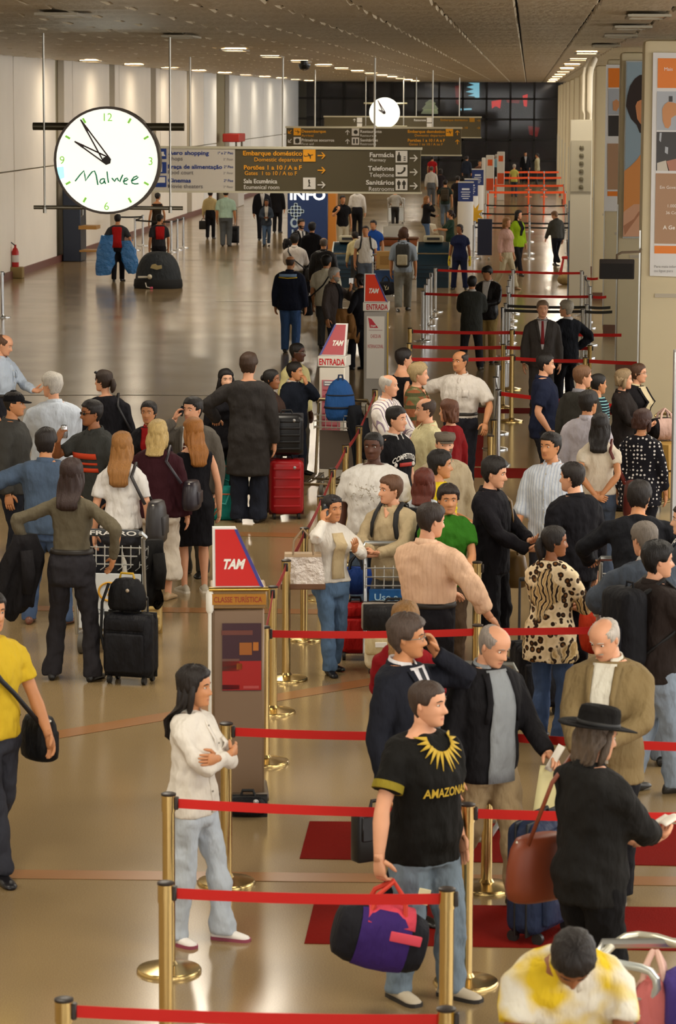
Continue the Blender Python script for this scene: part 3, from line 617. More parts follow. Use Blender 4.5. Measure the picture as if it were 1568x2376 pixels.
SKINS = dict(light='#d39a78', tan='#bd8258', brown='#8f5a38', dark='#4e2c1c', pale='#ddab8c')
PEOPLE = []
class Person: pass
def ik(S, T, a, b, pole):
    d = T-S; L = d.length
    if L > (a+b)*.995: T = S+d*((a+b)*.995/L); d = T-S; L = d.length
    x = (a*a-b*b+L*L)/(2*L); h = sqrt(max(0, a*a-x*x)); u = d/L; p = V(pole); p = (p-u*p.dot(u)); p = p.normalized() if p.length > 1e-5 else V((0, 1, 0))
    return S+u*x+p*h, T
ARMS = dict(down=((.150, -.015, .475), (.5, 1, 0), (.0, -.12, -1), (-1, 0, 0), .4, 0), front=((.035, -.185, .61), (1, .35, -.6), (-.75, -.6, .1), (0, .3, 1), .55, 1),
    hip=((.120, .01, .585), (1, .45, 0), (-.3, -.7, -.5), (-.9, .2, 0), .3, 1), phone=((.088, -.065, .872), (.75, -.35, -1), (-.15, .45, 1), (-.9, .3, 0), .8, 1),
    crossed=((-.050, -.125, .695), (1, -.2, -.7), (-1, .15, .1), (0, 1, 0), .3, 1), pocket=((.118, -.03, .505), (.6, 1, 0), (-.1, -.4, -1), (-1, 0, 0), .2, 1),
    behind=((.02, .125, .535), (1, .6, .1), (-.9, .2, -.4), (0, -1, 0), .6, 1), strap=((.085, -.085, .755), (.7, -.1, -1), (-.2, .4, 1), (0, 1, 0), .9, 1),
    chin=((.03, -.100, .83), (.8, -.3, -1), (-.1, .3, 1), (0, 1, 0), .8, 1), hold=((.12, -.14, .58), (.7, .8, -.3), (-.2, -1, -.1), (-.9, 0, 0), .8, 1), swing=((.145, -.11, .50), (.4, 1, 0), (0, -.5, -1), (-1, 0, 0), .4, 0), back=((.145, .10, .50), (.4, 1, 0), (0, .3, -1), (-1, 0, 0), .4, 0))
def person(label, top, H=1.72, face=0, sex='m', skin='tan', hair=('short', '#241a14'), upper=None, lower=None, shoes='#1c1a18', arms=('down', 'down'), legs='stand', lean=0, look=None, nod=0, build=1.0,
           feet=None, eyes=True, beard=None, group=None, at=None, hs_=1.0, glasses=None, hat=None, facial=True, tilt=0):
    if feet is not None:
        D0 = G(top[0], feet).y; H = AY(top[0], top[1], D0).z-.012
    elif at is None and 640 < top[0]: H *= .95
    P = Person(); P.H = H; P.face = face; fem = sex == 'f'; T = TW if fem else TM
    hs = (.228 if not fem else .218)*(.55+.45*H/1.72)*hs_
    lean_r = radians(lean)
    def bend(p):
        p = V(p)
        if lean:
            a = lean_r*sst(.47*H, .66*H, p.z); piv = V((0, 0, .51*H)); q = p-piv
            p = piv+V((q.x, q.y*cos(a)-q.z*sin(a), q.y*sin(a)+q.z*cos(a)))
        return p
    P.bend = bend
    look = face if look is None else look; hy = max(-85, min(85, ((look-face+180) % 360)-180))
    nk = V((0, .012*H, H-hs*.86)); hc = V((0, -.006*H, H-hs*.5))
    Rh = Matrix.Rotation(radians(hy), 3, 'Z') @ Matrix.Rotation(radians(nod)+lean_r*.6, 3, 'X') @ Matrix.Rotation(radians(tilt), 3, 'Y')
    nkb = bend(nk)
    def hd(p): return nkb+Rh @ (V(p)*hs+hc-nk)       # head space -> person space
    P.hd = hd; P.hs = hs
    ht = hd((0, 0, .5)); 
    # where the person stands: the head top on its ray, at its height
    rz = radians(face)
    hw = Matrix.Rotation(rz, 3, 'Z') @ ht
    if at is not None: loc = V(at)
    else:
        g = G(top[0], top[1], ht.z+.01); loc = V((g.x-hw.x, g.y-hw.y, 0))
    D = loc.y; q = 2 if D < 25.5 else (1 if D < 46 else 0); P.q = q; P.loc = loc
    P.M = Matrix.Translation(loc) @ Matrix.Rotation(rz, 4, 'Z')
    e = thing('person', label, 'person', loc, rz, group); P.e = e
    up = dict(kind='tshirt', c='#888888', sleeve=.3, hem=.47, loose=.012); up.update(upper or {}); lo = dict(kind='trousers', c='#2a2d38', loose=.008, hem=.035); lo.update(lower or {})
    bf = build
    def tor(z, extra=0.):
        hw_, hd_, yc = interp(T, z); k = 1+(bf-1)*(1.0 if z < .74 else .6); k2 = 1+(bf-1)*(1.9 if .50 < z < .74 else .8)
        return hw_*H*k+extra, hd_*H*k2+extra, yc*H-(k2-1)*.02*H*sst(.5, .62, z)*sst(.78, .68, z)
    def tring(z, extra, n=20, ex=2.3, mod=None):
        w_, d, yc = tor(z, extra); out = []
        for j in range(n):
            a = 2*pi*j/n; s, c = sin(a), cos(a); x = w_*math.copysign(abs(s)**(2/ex), s); y = yc-d*math.copysign(abs(c)**(2/ex), c)
            if fem and c > 0: y -= .020*H*exp(-((z-.735)/.028)**2)*exp(-((abs(x)-.045*H)/(.035*H))**2)
            out.append(bend((x, y, z*H)))
        return out
    def front(x, z, off):
        w_, d, yc = tor(z/H, off); t = max(-1, min(1, x/w_)); c = (1-abs(t)**2.3)**(1/2.3); y = yc-d*c
        if fem: y -= .020*H*exp(-((z/H-.735)/.028)**2)*exp(-((abs(x)-.045*H)/(.035*H))**2)
        return bend((x, y, z))
    P.front = front; P.tor = tor
    # ---- skeleton
    P.arm = {}; J = {}
    for s, nm, pr in ((-1, 'R', arms[0]), (1, 'L', arms[1])):
        S = bend((s*(.108 if not fem else .096)*H*(1+(bf-1)*.6), .008*H, .788*H))
        if isinstance(pr, str): t_, po, hdir, pn, curl, bd = ARMS[pr]
        else:
            t_ = pr[0:3]; po = pr[3] if len(pr) > 3 else (.6, .5, -.6); hdir = pr[4] if len(pr) > 4 else (-.1, -1, -.2); pn = pr[5] if len(pr) > 5 else (-.4, 0, -1); curl = pr[6] if len(pr) > 6 else .6; bd = 0
        k = 1+(bf-1)*.7
        tt = V((s*t_[0]*H*(k if pr in ('down', 'pocket', 'hip', 'swing', 'back') else 1), t_[1]*H, t_[2]*H)); 
        if pr in ('front', 'crossed') : tt.y -= (bf-1)*.12*H
        if bd and lean: tt = bend(tt)
        elif lean and pr in ('down', 'swing', 'back'): tt = S+(tt-V((s*.105*H, .008*H, .795*H)))
        E, W = ik(S, tt, .172*H, .150*H, (s*po[0], po[1], po[2]))
        hdv = V((s*hdir[0], hdir[1], hdir[2])).normalized(); pnv = V((s*pn[0], pn[1], pn[2])); pnv = (pnv-hdv*pnv.dot(hdv)).normalized()
        J[nm] = (S, E, W, hdv, pnv, curl, s)
        P.arm[nm] = dict(S=S, E=E, W=W, palm=W+hdv*.055*H+pnv*.022*H, d=hdv, n=pnv)
    lg = {}
    st = {'stand': ((.058, .0, 0), (.058, -.01, 0)), 'wide': ((.095, .0, 0), (.095, .0, 0)), 'walk': ((.045, -.13, 0), (.045, .15, .35)), 'walk2': ((.045, .15, .35), (.045, -.13, 0)), 'contra': ((.055, .03, 0), (.085, -.06, 0)), 'step': ((.05, -.07, 0), (.05, .07, .1))}[legs] if isinstance(legs, str) else legs
    for s, nm, f in ((-1, 'R', st[0]), (1, 'L', st[1])):
        hip = V((s*.050*H*(1+(bf-1)*.4), .004*H, .50*H)); an = V((s*f[0]*H, f[1]*H, .045*H+f[2]*.10*H)); K, A = ik(hip, an, .232*H, .228*H, (s*.15, -1, 0)); lg[nm] = (hip, K, A, f[2], s)
    n = (14, 12, 8)[2-q]
    # ---- body: torso, neck, head, arms with hands, legs in one mesh
    skm = mat(SKINS.get(skin, skin), .5, kind='skin', spec=.35); hcol = hair[1]
    b = MB(); hz = HZ[q]; na = (20, 28, 40)[q]
    b.rings([tring(z, -.010, 16) for z in (.50, .52, .55, .60, .66, .72, .77, .80, .82, .835)]+[[bend(nk*0+V((.052*hs/.225*(.93 if fem else 1.06)*cos(2*pi*j/16+pi/2)*-1, .012*H+.055*hs/.225*(.93 if fem else 1.06)*sin(-2*pi*j/16-pi/2), z))) for j in range(16)] for z in (.855*H,)]+[[hd((.225*(.93 if fem else 1.05)*-cos(2*pi*j/16+pi/2), .06+.24*(.93 if fem else 1.05)*sin(-2*pi*j/16-pi/2), z)) for j in range(16)] for z in (-.42, -.22)])
    rows = []
    for z in hz: rows.append([hd(head_pt(a, z, True, fem)) for a in warp(na)])
    i0 = len(b.f); b.rings(rows)
    # lips / beard regions
    if facial:
        aw = warp(na)
        for i in range(len(hz)-1):
            for j in range(na):
                zc = (hz[i]+hz[i+1])/2; pc_ = head_pt(aw[j], zc, False); pc2 = head_pt(aw[(j+1) % na], zc, False); x = (pc_.x+pc2.x)/2; fr = pc_.y < -.05
                k = i0+i*na+j
                if fr and abs(x) < .085 and -.335 < zc < -.272: b.mi[k] = 1
                if beard and pc_.y < .03:
                    if beard[0] in ('mustache', 'beard') and abs(x) < .13 and -.262 < zc < -.20: b.mi[k] = 2
                    if beard[0] == 'beard' and (zc < -.345 or (abs(x) > .13 and zc < -.12-.0*abs(x)) ) and abs(x) < .30 and pc_.y < .03: b.mi[k] = 2
    for s in (-1, 1):                                    # ears
        b.ell(hd((s*.335, .045, -.03)), (.028*hs, .055*hs, .095*hs), 8, 6, Rh @ Matrix.Rotation(s*radians(-18), 3, 'Z') @ Matrix.Rotation(radians(-12), 3, 'X'))
        if facial and q > 0:
            ey = head_pt(s*.30, .02, True, fem).y
            b.cur = 3; b.ell(hd((s*.145, -.318, .018)), (.052*hs, .032*hs, .023*hs), 8, 6, Rh); b.cur = 4; b.ell(hd((s*.145-.0, -.345, .018)), (.025*hs, .014*hs, .024*hs), 8, 4, Rh)
            b.cur = 2 if hair[0] != 'bald' or beard else 5
            b.tube([hd((s*.06, -.392, .104)), hd((s*.135, -.378, .120)), hd((s*.225, -.318, .096))], [.014*hs, .018*hs, .008*hs], 5)
            b.cur = 0
    fn = (5, 6, 8)[q]
    def hand(S, E, W, d, pn, curl, s):
        sd = d.cross(pn).normalized(); h = .105*H*(.93 if fem else 1)
        # palm: rings flattened along the palm normal
        rs = []; m_ = 10
        for t_, wi, th in ((-.12, .145, .13), (.04, .155, .125), (.20, .215, .125), (.38, .235, .115), (.50, .225, .085), (.545, .19, .05)):
            c_ = W+d*h*t_; rs.append([c_+(sd*cos(2*pi*j/m_)*wi+pn*sin(2*pi*j/m_)*th)*h for j in range(m_)])
        b.rings(rs)
        thumb_side = -1 if (sd.dot(V((0, -1, 0)))+.3*sd.z) < 0 else 1
        for k in range(4):
            u = (k-1.5)*.108*thumb_side*-1; L = (.40, .45, .42, .33)[k] if True else .4
            p = W+d*h*.47+sd*h*u; dr = (d+sd*u*.35).normalized(); pts = [p]; ang = curl*.55
            for seg in (.42, .33, .25):
                a_ = ang; dr2 = (dr*cos(a_)+pn*sin(a_)).normalized(); p = p+dr2*h*L*seg; pts.append(p); ang += curl*(.75 if seg > .3 else .5)
            b.tube(pts, [.058*h, .056*h, .050*h, .030*h], fn)
        p = W+d*h*.10+sd*h*.17*thumb_side+pn*h*.03; d1 = (d*.75+sd*.75*thumb_side+pn*(.25+.5*curl)).normalized(); d2 = (d*.95+sd*.15*thumb_side+pn*(.2+.7*curl)).normalized()
        b.tube([p, p+d1*h*.22, p+d1*h*.22+d2*h*.17, p+d1*h*.22+d2*h*.28], [.075*h, .068*h, .056*h, .03*h], fn)
    rk = (.9 if fem else 1)*(1+(bf-1)*.5)
    for nm in 'RL':
        S, E, W, d, pn, curl, s = J[nm]
        pts = [S, S.lerp(E, .35), S.lerp(E, .75), S.lerp(E, .93), E.lerp(W, .07), E.lerp(W, .28), E.lerp(W, .6), E.lerp(W, .9), W+d*.012*H]
        b.tube(pts, [x*H*rk for x in (.014, .024, .0235, .022, .0225, .0245, .0205, .016, .0155)], (8, 10, 12)[q])
        hand(*J[nm])
        hip, K, A, hl, s = lg[nm]
        b.tube([hip, hip.lerp(K, .4), hip.lerp(K, .85), K, K.lerp(A, .3), K.lerp(A, .75), A, A-V((0, 0, .02*H))], [x*H*rk for x in (.050, .046, .034, .031, .033, .022, .019, .019)], (8, 10, 12)[q])
    lip = mat(dict(light='#b87560', tan='#a4664c', brown='#7c4838', dark='#4a2a22', pale='#c48a74').get(skin, '#a4664c'), .45); brow = mat(beard[1] if beard else (hcol if hair[0] != 'bald' else '#5a4636'), .7)
    b.build('body', [skm, lip, brow, mat('#d8d2c8', .3), mat('#20140e', .25), skm], e, 'full')
    # ---- hair
    style = hair[0]; hm = mat(hcol, .55, kind='hair')
    if style != 'none':
        th = dict(short=.055, buzz=.028, bald=.022, balding=.035, thick=.085, long=.075, bob=.075, pony=.045, bun=.045, curly=.13).get(style, .06)
        if hat: th = .02
        HL = [(0, .265), (35, .255), (55, .20), (68, .05), (76, -.10), (84, .02), (100, .03), (112, -.16), (130, -.32), (180, -.36)]
        if style in ('long', 'bob', 'pony', 'bun', 'curly'): HL = [(0, .29), (35, .27), (55, .18), (66, .0), (74, -.12), (90, -.10), (112, -.30), (180, -.42)]
        if style == 'balding': HL = [(0, .44), (35, .40), (50, .30), (66, .10), (76, -.08), (86, .02), (100, .03), (112, -.16), (130, -.32), (180, -.34)]
        if style == 'bald': HL = [(0, .9), (55, .5), (68, .10), (80, -.02), (100, .03), (112, -.16), (130, -.3), (180, -.32)]
        hb = MB(); n2 = (20, 30, 40)[q]; zs = [-.46, -.40, -.34, -.28, -.20, -.12, -.04, .04, .11, .18, .24, .29, .34, .39, .43, .46, .485, .50] if q else [-.42, -.32, -.2, -.08, .04, .14, .23, .30, .38, .45, .50]
        rows = []
        for z in zs:
            r_ = []
            for a in [2*pi*j/n2-pi for j in range(n2)]:
                p = head_pt(a, z, False, fem); c_ = V((0, .04, .05)); dv = (p-c_).normalized(); hl = interp(HL, abs(math.degrees(a)))[0]
                w_ = sst(hl-.025, hl+.035, z)
                if style == 'bald': w_ *= sst(.30, .22, z)
                if style == 'balding': w_ *= .25+.75*sst(.40, .30, z+.1*cos(a))
                rip = 1+.18*sin(a*17+z*9)+.12*sin(a*31-z*23)
                o_ = (th*(1+.35*sst(.1, .45, z))*rip)*w_-.05*(1-w_); r_.append(hd(p+dv*o_))
            rows.append(r_)
        hb.rings(rows)
        ln = hair[2] if len(hair) > 2 else {'long': .62, 'bob': .22, 'pony': .5, 'curly': .35}.get(style, 0)   # length below the head centre, in head heights
        if style in ('long', 'bob', 'curly'):
            k = 14; ns = 44; bob = style == 'bob'
            wid = (.40 if not bob else .43)*(1.12 if style == 'curly' else 1); rs = []
            for i in range(k+1):
                t_ = i/k; z = .22-t_*(ln+.32+.22); 
                wv = wid*(.80+.28*sst(0, .35, t_)-.25*sst(.55, 1., t_)); dp = (.30-.13*sst(.15, .7, t_))*(1 if not bob else 1.15); yc = .16+.10*sst(.2, .6, t_)
                if i == k: wv *= .6; dp *= .4
                pts = []
                for j in range(ns):
                    a = 2*pi*j/ns; rip = 1+.06*sin(a*7+i*.5)+.07*sin(a*11-i*.35)+(.10*sin(a*11+1)*sst(.75, 1., t_)); pts.append(V((wv*sin(a)*rip, yc+dp*cos(a)*rip, z)))
                # below the neck the hair hangs straight down the back whatever the head does
                out = []
                for p in pts:
                    v1 = hd(p)
                    if p.z < -.45:
                        v0 = hd(V((p.x, p.y, -.45))); v1 = v0+V((0, .0, (p.z+.45)*hs))
                        zz = max(.5*H, v1.z); wy = tor(min(.83, zz/H), up.get('loose', .012)); bk = bend((0, wy[2]+wy[1]+.012, zz)); k_ = sst(.87*H, .815*H, v1.z)
                        if lean > 8: v1 = v1.lerp(V((v1.x, bk.y+(p.y-yc+dp)*.45*hs, bk.z)), k_)
                        elif abs(hy) < 60: v1.y = v1.y*(1-k_)+k_*max(v1.y, bk.y+(p.y-yc+dp)*.45*hs)
                    out.append(v1)
                rs.append(out)
            hb.rings(rs)
            if not bob or True:
                for s in (-1, 1):
                    Lk = min(ln, .5) if not bob else .12
                    hb.tube([hd((s*.30, -.10, .20)), hd((s*.37, -.06, .0)), hd((s*.385, -.02, -.25)), hd((s*.36, .02, -.38-Lk*.3)), hd((s*.33, .05, -.42-Lk*.55))], [.05*hs, .085*hs, .10*hs, .085*hs, .03*hs], 8)
        if style == 'pony':
            hb.tube([hd((0, .36, .10)), hd((0, .50, .05)), hd((0, .55, -.15)), hd((0, .50, -.40)), hd((0, .46, -.30-ln))], [.10*hs, .12*hs, .15*hs, .13*hs, .04*hs], 10)
        if style == 'bun': hb.ell(hd((0, .48, .08)), (.16*hs, .13*hs, .16*hs), 12, 8, Rh)
        hb.build('hair', hm, e, 'full')
    # ---- clothes
    vox = (.026, .019, .0135)[q]
    def cloth(b_, name, m_, par=e, wr=True, v=None, amp=1.):
        o = b_.build(name, m_, par, 'full'); r = o.modifiers.new('weave', 'REMESH'); r.mode = 'VOXEL'; r.voxel_size = v or vox; r.use_smooth_shade = True
        if wr and q > 0:
            tx_ = bpy.data.textures.get('folds') or bpy.data.textures.new('folds', 'CLOUDS'); tx_.noise_scale = .10; tx_.noise_depth = 2
            d_ = o.modifiers.new('folds', 'DISPLACE'); d_.texture = tx_; d_.texture_coords = 'GLOBAL'; d_.strength = .046*amp; d_.mid_level = .5
        sm = o.modifiers.new('soft', 'SMOOTH'); sm.factor = .5; sm.iterations = (2, 3, 4)[q]
        return o
    def cm_(d_, key='c'):
        c_ = d_[key]
        if isinstance(c_, tuple): return mat(c_[1], .85, kind=c_[0], c2=c_[2] if len(c_) > 2 else None, sc=c_[3] if len(c_) > 3 else 1.)
        return mat(c_, d_.get('rough', .85), kind='cloth')
    lk = lo['kind']; ll = lo['loose']; lm = cm_(lo); lob = None
    hemz = up['hem']; tucked = hemz >= .555
    if lk in ('trousers', 'shorts', 'capri'):
        b = MB(); wz = .60 if tucked else max(.53, min(.575, hemz+.03))
        pe = ll+.004+(.006 if tucked else 0)
        b.rings([tring(z, (pe-.02 if z < .45 else pe) if (tucked or z < hemz-.01) else min(pe, up['loose']-.006), 18) for z in (.437, .455, .48, .505, .53) if z < wz]+[tring(wz, pe if tucked else min(pe, up['loose']-.006), 18)])
        fl = lo.get('flare', 1.)
        for nm in 'RL':
            hip, K, A, hl, s = lg[nm]; cut = {'trousers': 1., 'shorts': .0, 'capri': .72}[lk]; kk = rk
            hs2 = A+V((0, 0, -.045*H+lo['hem']*H*.6)) if lk == 'trousers' else None
            pts = [hip+V((0, 0, .0)), hip.lerp(K, .3), hip.lerp(K, .65), K]
            rad = [.058*kk, .054*kk, .046*kk, .040*kk]
            if lk == 'trousers': pts += [K.lerp(A, .35), K.lerp(A, .75), A+V((0, 0, .01*H)), hs2]; rad += [.039*kk*fl, .036*fl*kk, .036*fl*fl, .037*fl*fl]
            elif lk == 'capri': pts += [K.lerp(A, .35), K.lerp(A, .7)]; rad += [.041*fl, .043*fl]
            else: pts[-1] = hip.lerp(K, .92); rad[-1] = .046*kk
            b.tube(pts, [r_*H+ll for r_ in rad], 12)
        lob = cloth(b, 'shorts' if lk == 'shorts' else 'trousers', lm)
    elif lk == 'skirt':
        b = MB(); z1 = lo['hem']; zs = [z1, z1+.01, z1+(.57-z1)*.3, z1+(.57-z1)*.6, .52, .57, .60]
        b.rings([tring(z, ll+.012*(1-(z-z1)/(.6-z1))*lo.get('flare', 1.5), 20, 2.1) for z in zs]); lob = cloth(b, 'skirt', lm)
    if tucked and lob is not None and q > 0 and not lo.get('nobelt'):
        rs = []; 
        for dr, dz in ((0, -.011), (.006, -.009), (.006, .009), (0, .011)): rs.append([bend(p) for p in tring(.593+dz, ll+.012+dr, 24)])
        MB().rings(rs+rs[:1], cap=False).build('belt', mat('#1d1712', .5), lob, 'full')
    # upper
    uk = up['kind']; ul = up['loose']; um = cm_(up); b = MB()
    if uk != 'none':
        top_z = {'tank': .815}.get(uk, .846); zs = [hemz, hemz+.006]+[z for z in (.30, .36, .42, .48, .52, .56, .60, .64, .68, .72, .76, .79, .815, .832) if hemz+.02 < z < top_z]+[top_z]
        fl = up.get('flare', 0.)
        def ex_(z):
            x = ul+fl*sst(.6, .3, z)
            if tucked and z < .62: x = ul*.6
            if z > .80: x = ul*(.75 if uk not in ('jacket', 'coat') else 1.)
            return x
        b.rings([tring(z, ex_(z)+(.006 if uk in ('jacket', 'coat') else 0), 22, 2.35) for z in zs])
        sl = up['sleeve']
        for nm in 'RL':
            S, E, W, d, pn, curl, s = J[nm]
            if sl <= 0: continue
            si = S-V((s*.025*H, 0, -.004*H)); tot = .322; L1 = .172/tot
            pts = [si, S.lerp(E, .1)]; sw = up.get('sleevew', 1.)*(.92 if fem else 1)
            rad = [.031*rk*sw, .034*rk*sw]
            cand = [(.35*L1, .0335), (.7*L1, .031), (.95*L1, .029), (L1+.05*(1-L1), .029), (L1+.3*(1-L1), .028), (L1+.6*(1-L1), .0255), (L1+.9*(1-L1), .0225), (1.0, .022)]
            at_ = lambda f_: S.lerp(E, f_/L1) if f_ <= L1 else E.lerp(W, (f_-L1)/(1-L1))
            for f_, r_ in cand:
                if f_ < sl-.02: pts.append(at_(f_)); rad.append(r_*rk*sw)
            end = [r_ for f_, r_ in cand if f_ >= sl-.02][0]; pts.append(at_(min(1., sl))); rad.append(end*rk*sw*(1.08 if sl < .5 else 1.))
            b.tube(pts, [r_*H+ul*.7 for r_ in rad], 12)
        ub = cloth(b, {'tshirt': 't_shirt', 'tank': 'tank_top'}.get(uk, uk), um, amp=up.get('amp', .45 if up.get('open') or up.get('bands') else .9))
        P.ub = ub; off = ul+(.006 if uk in ('jacket', 'coat') else 0)+.004
        def patch(z0, z1, hw0, hw1, o_, name, m_, n_=9, k=7, cx0=0., cx1=0., par=ub, pw=1.):
            rows = []
            for i in range(n_):
                t_ = i/(n_-1); z = (z0+(z1-z0)*t_)*H; wv = hw0+(hw1-hw0)*t_**pw; cc = cx0+(cx1-cx0)*t_
                rows.append([front(cc*H+(2*j/(k-1)-1)*wv*H, z, o_) for j in range(k)])
            bb_ = MB(); bb_.rings(rows, cap=False, closed=False); ob = bb_.build(name, m_, par, 'full'); so = ob.modifiers.new('thick', 'SOLIDIFY'); so.thickness = .006; so.offset = -1; return ob
        P.patch = patch; P.off = off
        def ring_band(z0, z1, r0, r1, name, m_, gap=0., par=ub, yoff=.012):
            """a collar round the neck, open at the throat by gap radians"""
            n_ = 20; rows = []
            for z, r_, rr2 in ((z0, r0, 0), (z1, r1, 0)):
                rows.append([bend((sin(gap+(2*pi-2*gap)*j/n_)*r_, yoff*H-cos(gap+(2*pi-2*gap)*j/n_)*r_*1.08-(.010*H*(cos(gap+(2*pi-2*gap)*j/n_)+1)*.5 if z == z0 else 0), z-(.016*H*(cos(gap+(2*pi-2*gap)*j/n_)+1)*.5))) for j in range(n_+1)])
            bb_ = MB(); bb_.rings(rows, cap=False, closed=False); ob = bb_.build(name, m_, par, 'full'); so = ob.modifiers.new('thick', 'SOLIDIFY'); so.thickness = .009; so.offset = 1; return ob
        nr = (.033 if not fem else .028)*H
        cc = up.get('collar')
        if cc:
            ring_band(.836*H, .866*H, nr*1.45, nr*1.12, 'collar', mat(cc, .8, kind='cloth') if cc != 'same' else um, .35)
        vee = up.get('vee')                              # skin showing at an open neck
        if vee: patch(.842, .842-vee, .030, .003, off*.6+.003, 'neckline', skm, 7, 5)
        op = up.get('open')                              # open jacket: shirt showing between the fronts
        if op:
            om_ = mat(op, .8, kind='cloth') if isinstance(op, str) else mat(op[1], .85, kind=op[0], c2=op[2])
            zb = up.get('open_to', .62); hw0 = .043; hw1 = up.get('open_w', .006)
            patch(.842, zb, hw0, hw1, off+.009, 'shirt_front', om_, 10, 7, pw=up.get('open_pw', 1.))
            ring_band(.838*H, .868*H, nr*1.35, nr*1.10, 'shirt_collar', om_, .30)
            if q > 0:
                for s in (-1, 1): patch(.835, max(zb, .66), .012, .008, off+.014, 'lapel', um, 8, 3, s*.050, s*(hw1+.012))
                ring_band(.832*H, .858*H, nr*1.52, nr*1.28, 'jacket_collar', um, 1.15)
            if up.get('tie'): patch(.838, max(zb, .645), .009, .016, off+.016, 'necktie', mat(up['tie'], .7) if isinstance(up['tie'], str) else mat(up['tie'][1], .7, kind='hstripe', c2=up['tie'][2], sc=1.2), 8, 3)
        if up.get('placket') and q > 0:
            pm_ = mat(up['placket'], .8)
            patch(.83, hemz+.012, .007, .007, off+.001, 'placket', um, 10, 3)
            for i in range(6):
                z = (.80-(.80-hemz-.03)*i/5)*H; c_ = front(0, z, off+.007); MB().ell(c_, (.006, .004, .006), 8, 4).build('button', pm_, ub)
        if up.get('pocket'):
            patch(.755, .705, .022, .020, off+.002, 'chest_pocket', um, 4, 4, .052, .052)
        for (z, hh, cw) in up.get('bands', ()): 
            rs = [tring(z+dz, off+dr, 24, 2.35) for dr, dz in ((0, 0), (.004, .001), (.004, hh-.001), (0, hh))]; MB().rings(rs, cap=False).build('stripe_band', mat(cw, .85, kind='cloth'), ub, 'full')
    # ---- shoes
    shm = mat(shoes if isinstance(shoes, str) else shoes[0], .35 if isinstance(shoes, str) else .6); hidden = lo.get('noshoes')
    for nm in 'RL':
        hip, K, A, hl, s = lg[nm]; yaw = Matrix.Rotation(radians(s*11), 3, 'Z'); pit = Matrix.Rotation(radians(-hl*75), 3, 'X') if hl else Matrix.Identity(3)
        pr = [(.047, .012, .022), (.040, .019, .040), (.018, .0215, .050), (-.012, .0225, .046), (-.045, .025, .036), (-.078, .027, .027), (-.098, .023, .021), (-.108, .012, .014)]
        b = MB(); m_ = 10; rs = []
        piv = V((0, -.06*H, 0)) if hl else V((0, 0, 0)); base = V((A.x, A.y, 0))
        fk = (.92 if fem else 1.)
        for (y, w_, h) in pr:
            r_ = []
            for j in range(m_):
                a = 2*pi*j/m_; x = w_*cos(a)*fk; z = (h*.5+h*.5*sin(a))
                if z < h*.25: x *= 1.04; z = max(z, .0)
                p = V((x*H, y*H*fk, z*H)); p = piv+pit @ (p-piv); r_.append(base+yaw @ p)
            rs.append(r_)
        b.rings(rs); o = b.build('shoe', shm, e, 'full')
        if not isinstance(shoes, str):
            b = MB(); rs = []
            for (y, w_, h) in pr:
                r_ = []
                for x, z in ((-1.08, .0), (1.08, .0), (1.08, .013), (-1.08, .013)):
                    p = V((x*w_*H*fk, y*H*1.03*fk, z*H-.002)); p = piv+pit @ (p-piv); r_.append(base+yaw @ p)
                rs.append(r_)
            b.rings(rs).build('sole', mat(shoes[1], .6), o)
    # ---- hats, glasses
    if hat:
        hk, hcl = hat; m_ = mat(hcl, .9, kind='cloth')
        if hk == 'cap':
            b = MB(); rs = []
            for z, k in ((.10, 1.08), (.20, 1.10), (.32, 1.09), (.42, 1.06), (.49, 1.10), (.535, .8)):
                r_ = []
                for j in range(24):
                    p = head_pt(2*pi*j/24, min(z, .485), False); r_.append(hd(V((p.x*k, .03+(p.y-.03)*k, z+.02))))
                rs.append(r_)
            b.rings(rs); o = b.build('cap', m_, e, 'full'); b = MB()
            b.rings([[hd(V((.30*sin(t_), -.30-.42*cos(t_)*r_, .14-.05*r_+dz))) for t_ in [(-1.2+2.4*k/10) for k in range(11)]] for r_, dz in ((.15, 0), (.6, -.0), (1., -.02))], cap=False, closed=False)
            o2 = b.build('visor', m_, o); so = o2.modifiers.new('thick', 'SOLIDIFY'); so.thickness = .008
        elif hk == 'flat':
            b = MB(); rs = []
            for z, k, dy in ((.17, 1.10, 0), (.24, 1.22, -.04), (.33, 1.28, -.06), (.41, 1.2, -.06), (.46, .9, -.03), (.48, .3, 0)):
                r_ = []
                for j in range(24):
                    p = head_pt(2*pi*j/24, .22, False); r_.append(hd(V((p.x*k, .02+dy+(p.y-.02)*k, z+.10*(p.y)*(-.0)+(.06 if p.y > 0 else -.02)*(k > 1)))))
                rs.append(r_)
            b.rings(rs).build('flat_cap', m_, e, 'full'); b = MB()
            b.rings([[hd(V((.29*sin(t_), -.36-.2*cos(t_)*r_, .17-.03*r_))) for t_ in [(-1.2+2.4*k/10) for k in range(11)]] for r_ in (.1, 1.)], cap=False, closed=False); o2 = b.build('visor', m_, e); so = o2.modifiers.new('thick', 'SOLIDIFY'); so.thickness = .01
        elif hk == 'brim':
            b = MB(); n_ = 28
            def el(rx, ry, z): return [hd(V((rx*sin(2*pi*j/n_), .03-ry*cos(2*pi*j/n_), z+.07*sin(2*pi*j/n_)**2*(rx > .5)))) for j in range(n_)]
            b.rings([el(.40, .48, .20), el(.60, .70, .17), el(.76, .88, .18), el(.77, .89, .20), el(.60, .70, .21), el(.41, .49, .23), el(.40, .47, .52), el(.37, .44, .62), el(.30, .36, .66), el(.12, .2, .60)])
            o = b.build('hat', m_, e, 'full'); b = MB(); b.rings([el(.415, .495, .235), el(.42, .50, .24), el(.415, .492, .33), el(.40, .48, .335)], cap=False).build('hat_band', mat('#0a0908', .6), o, 'full')
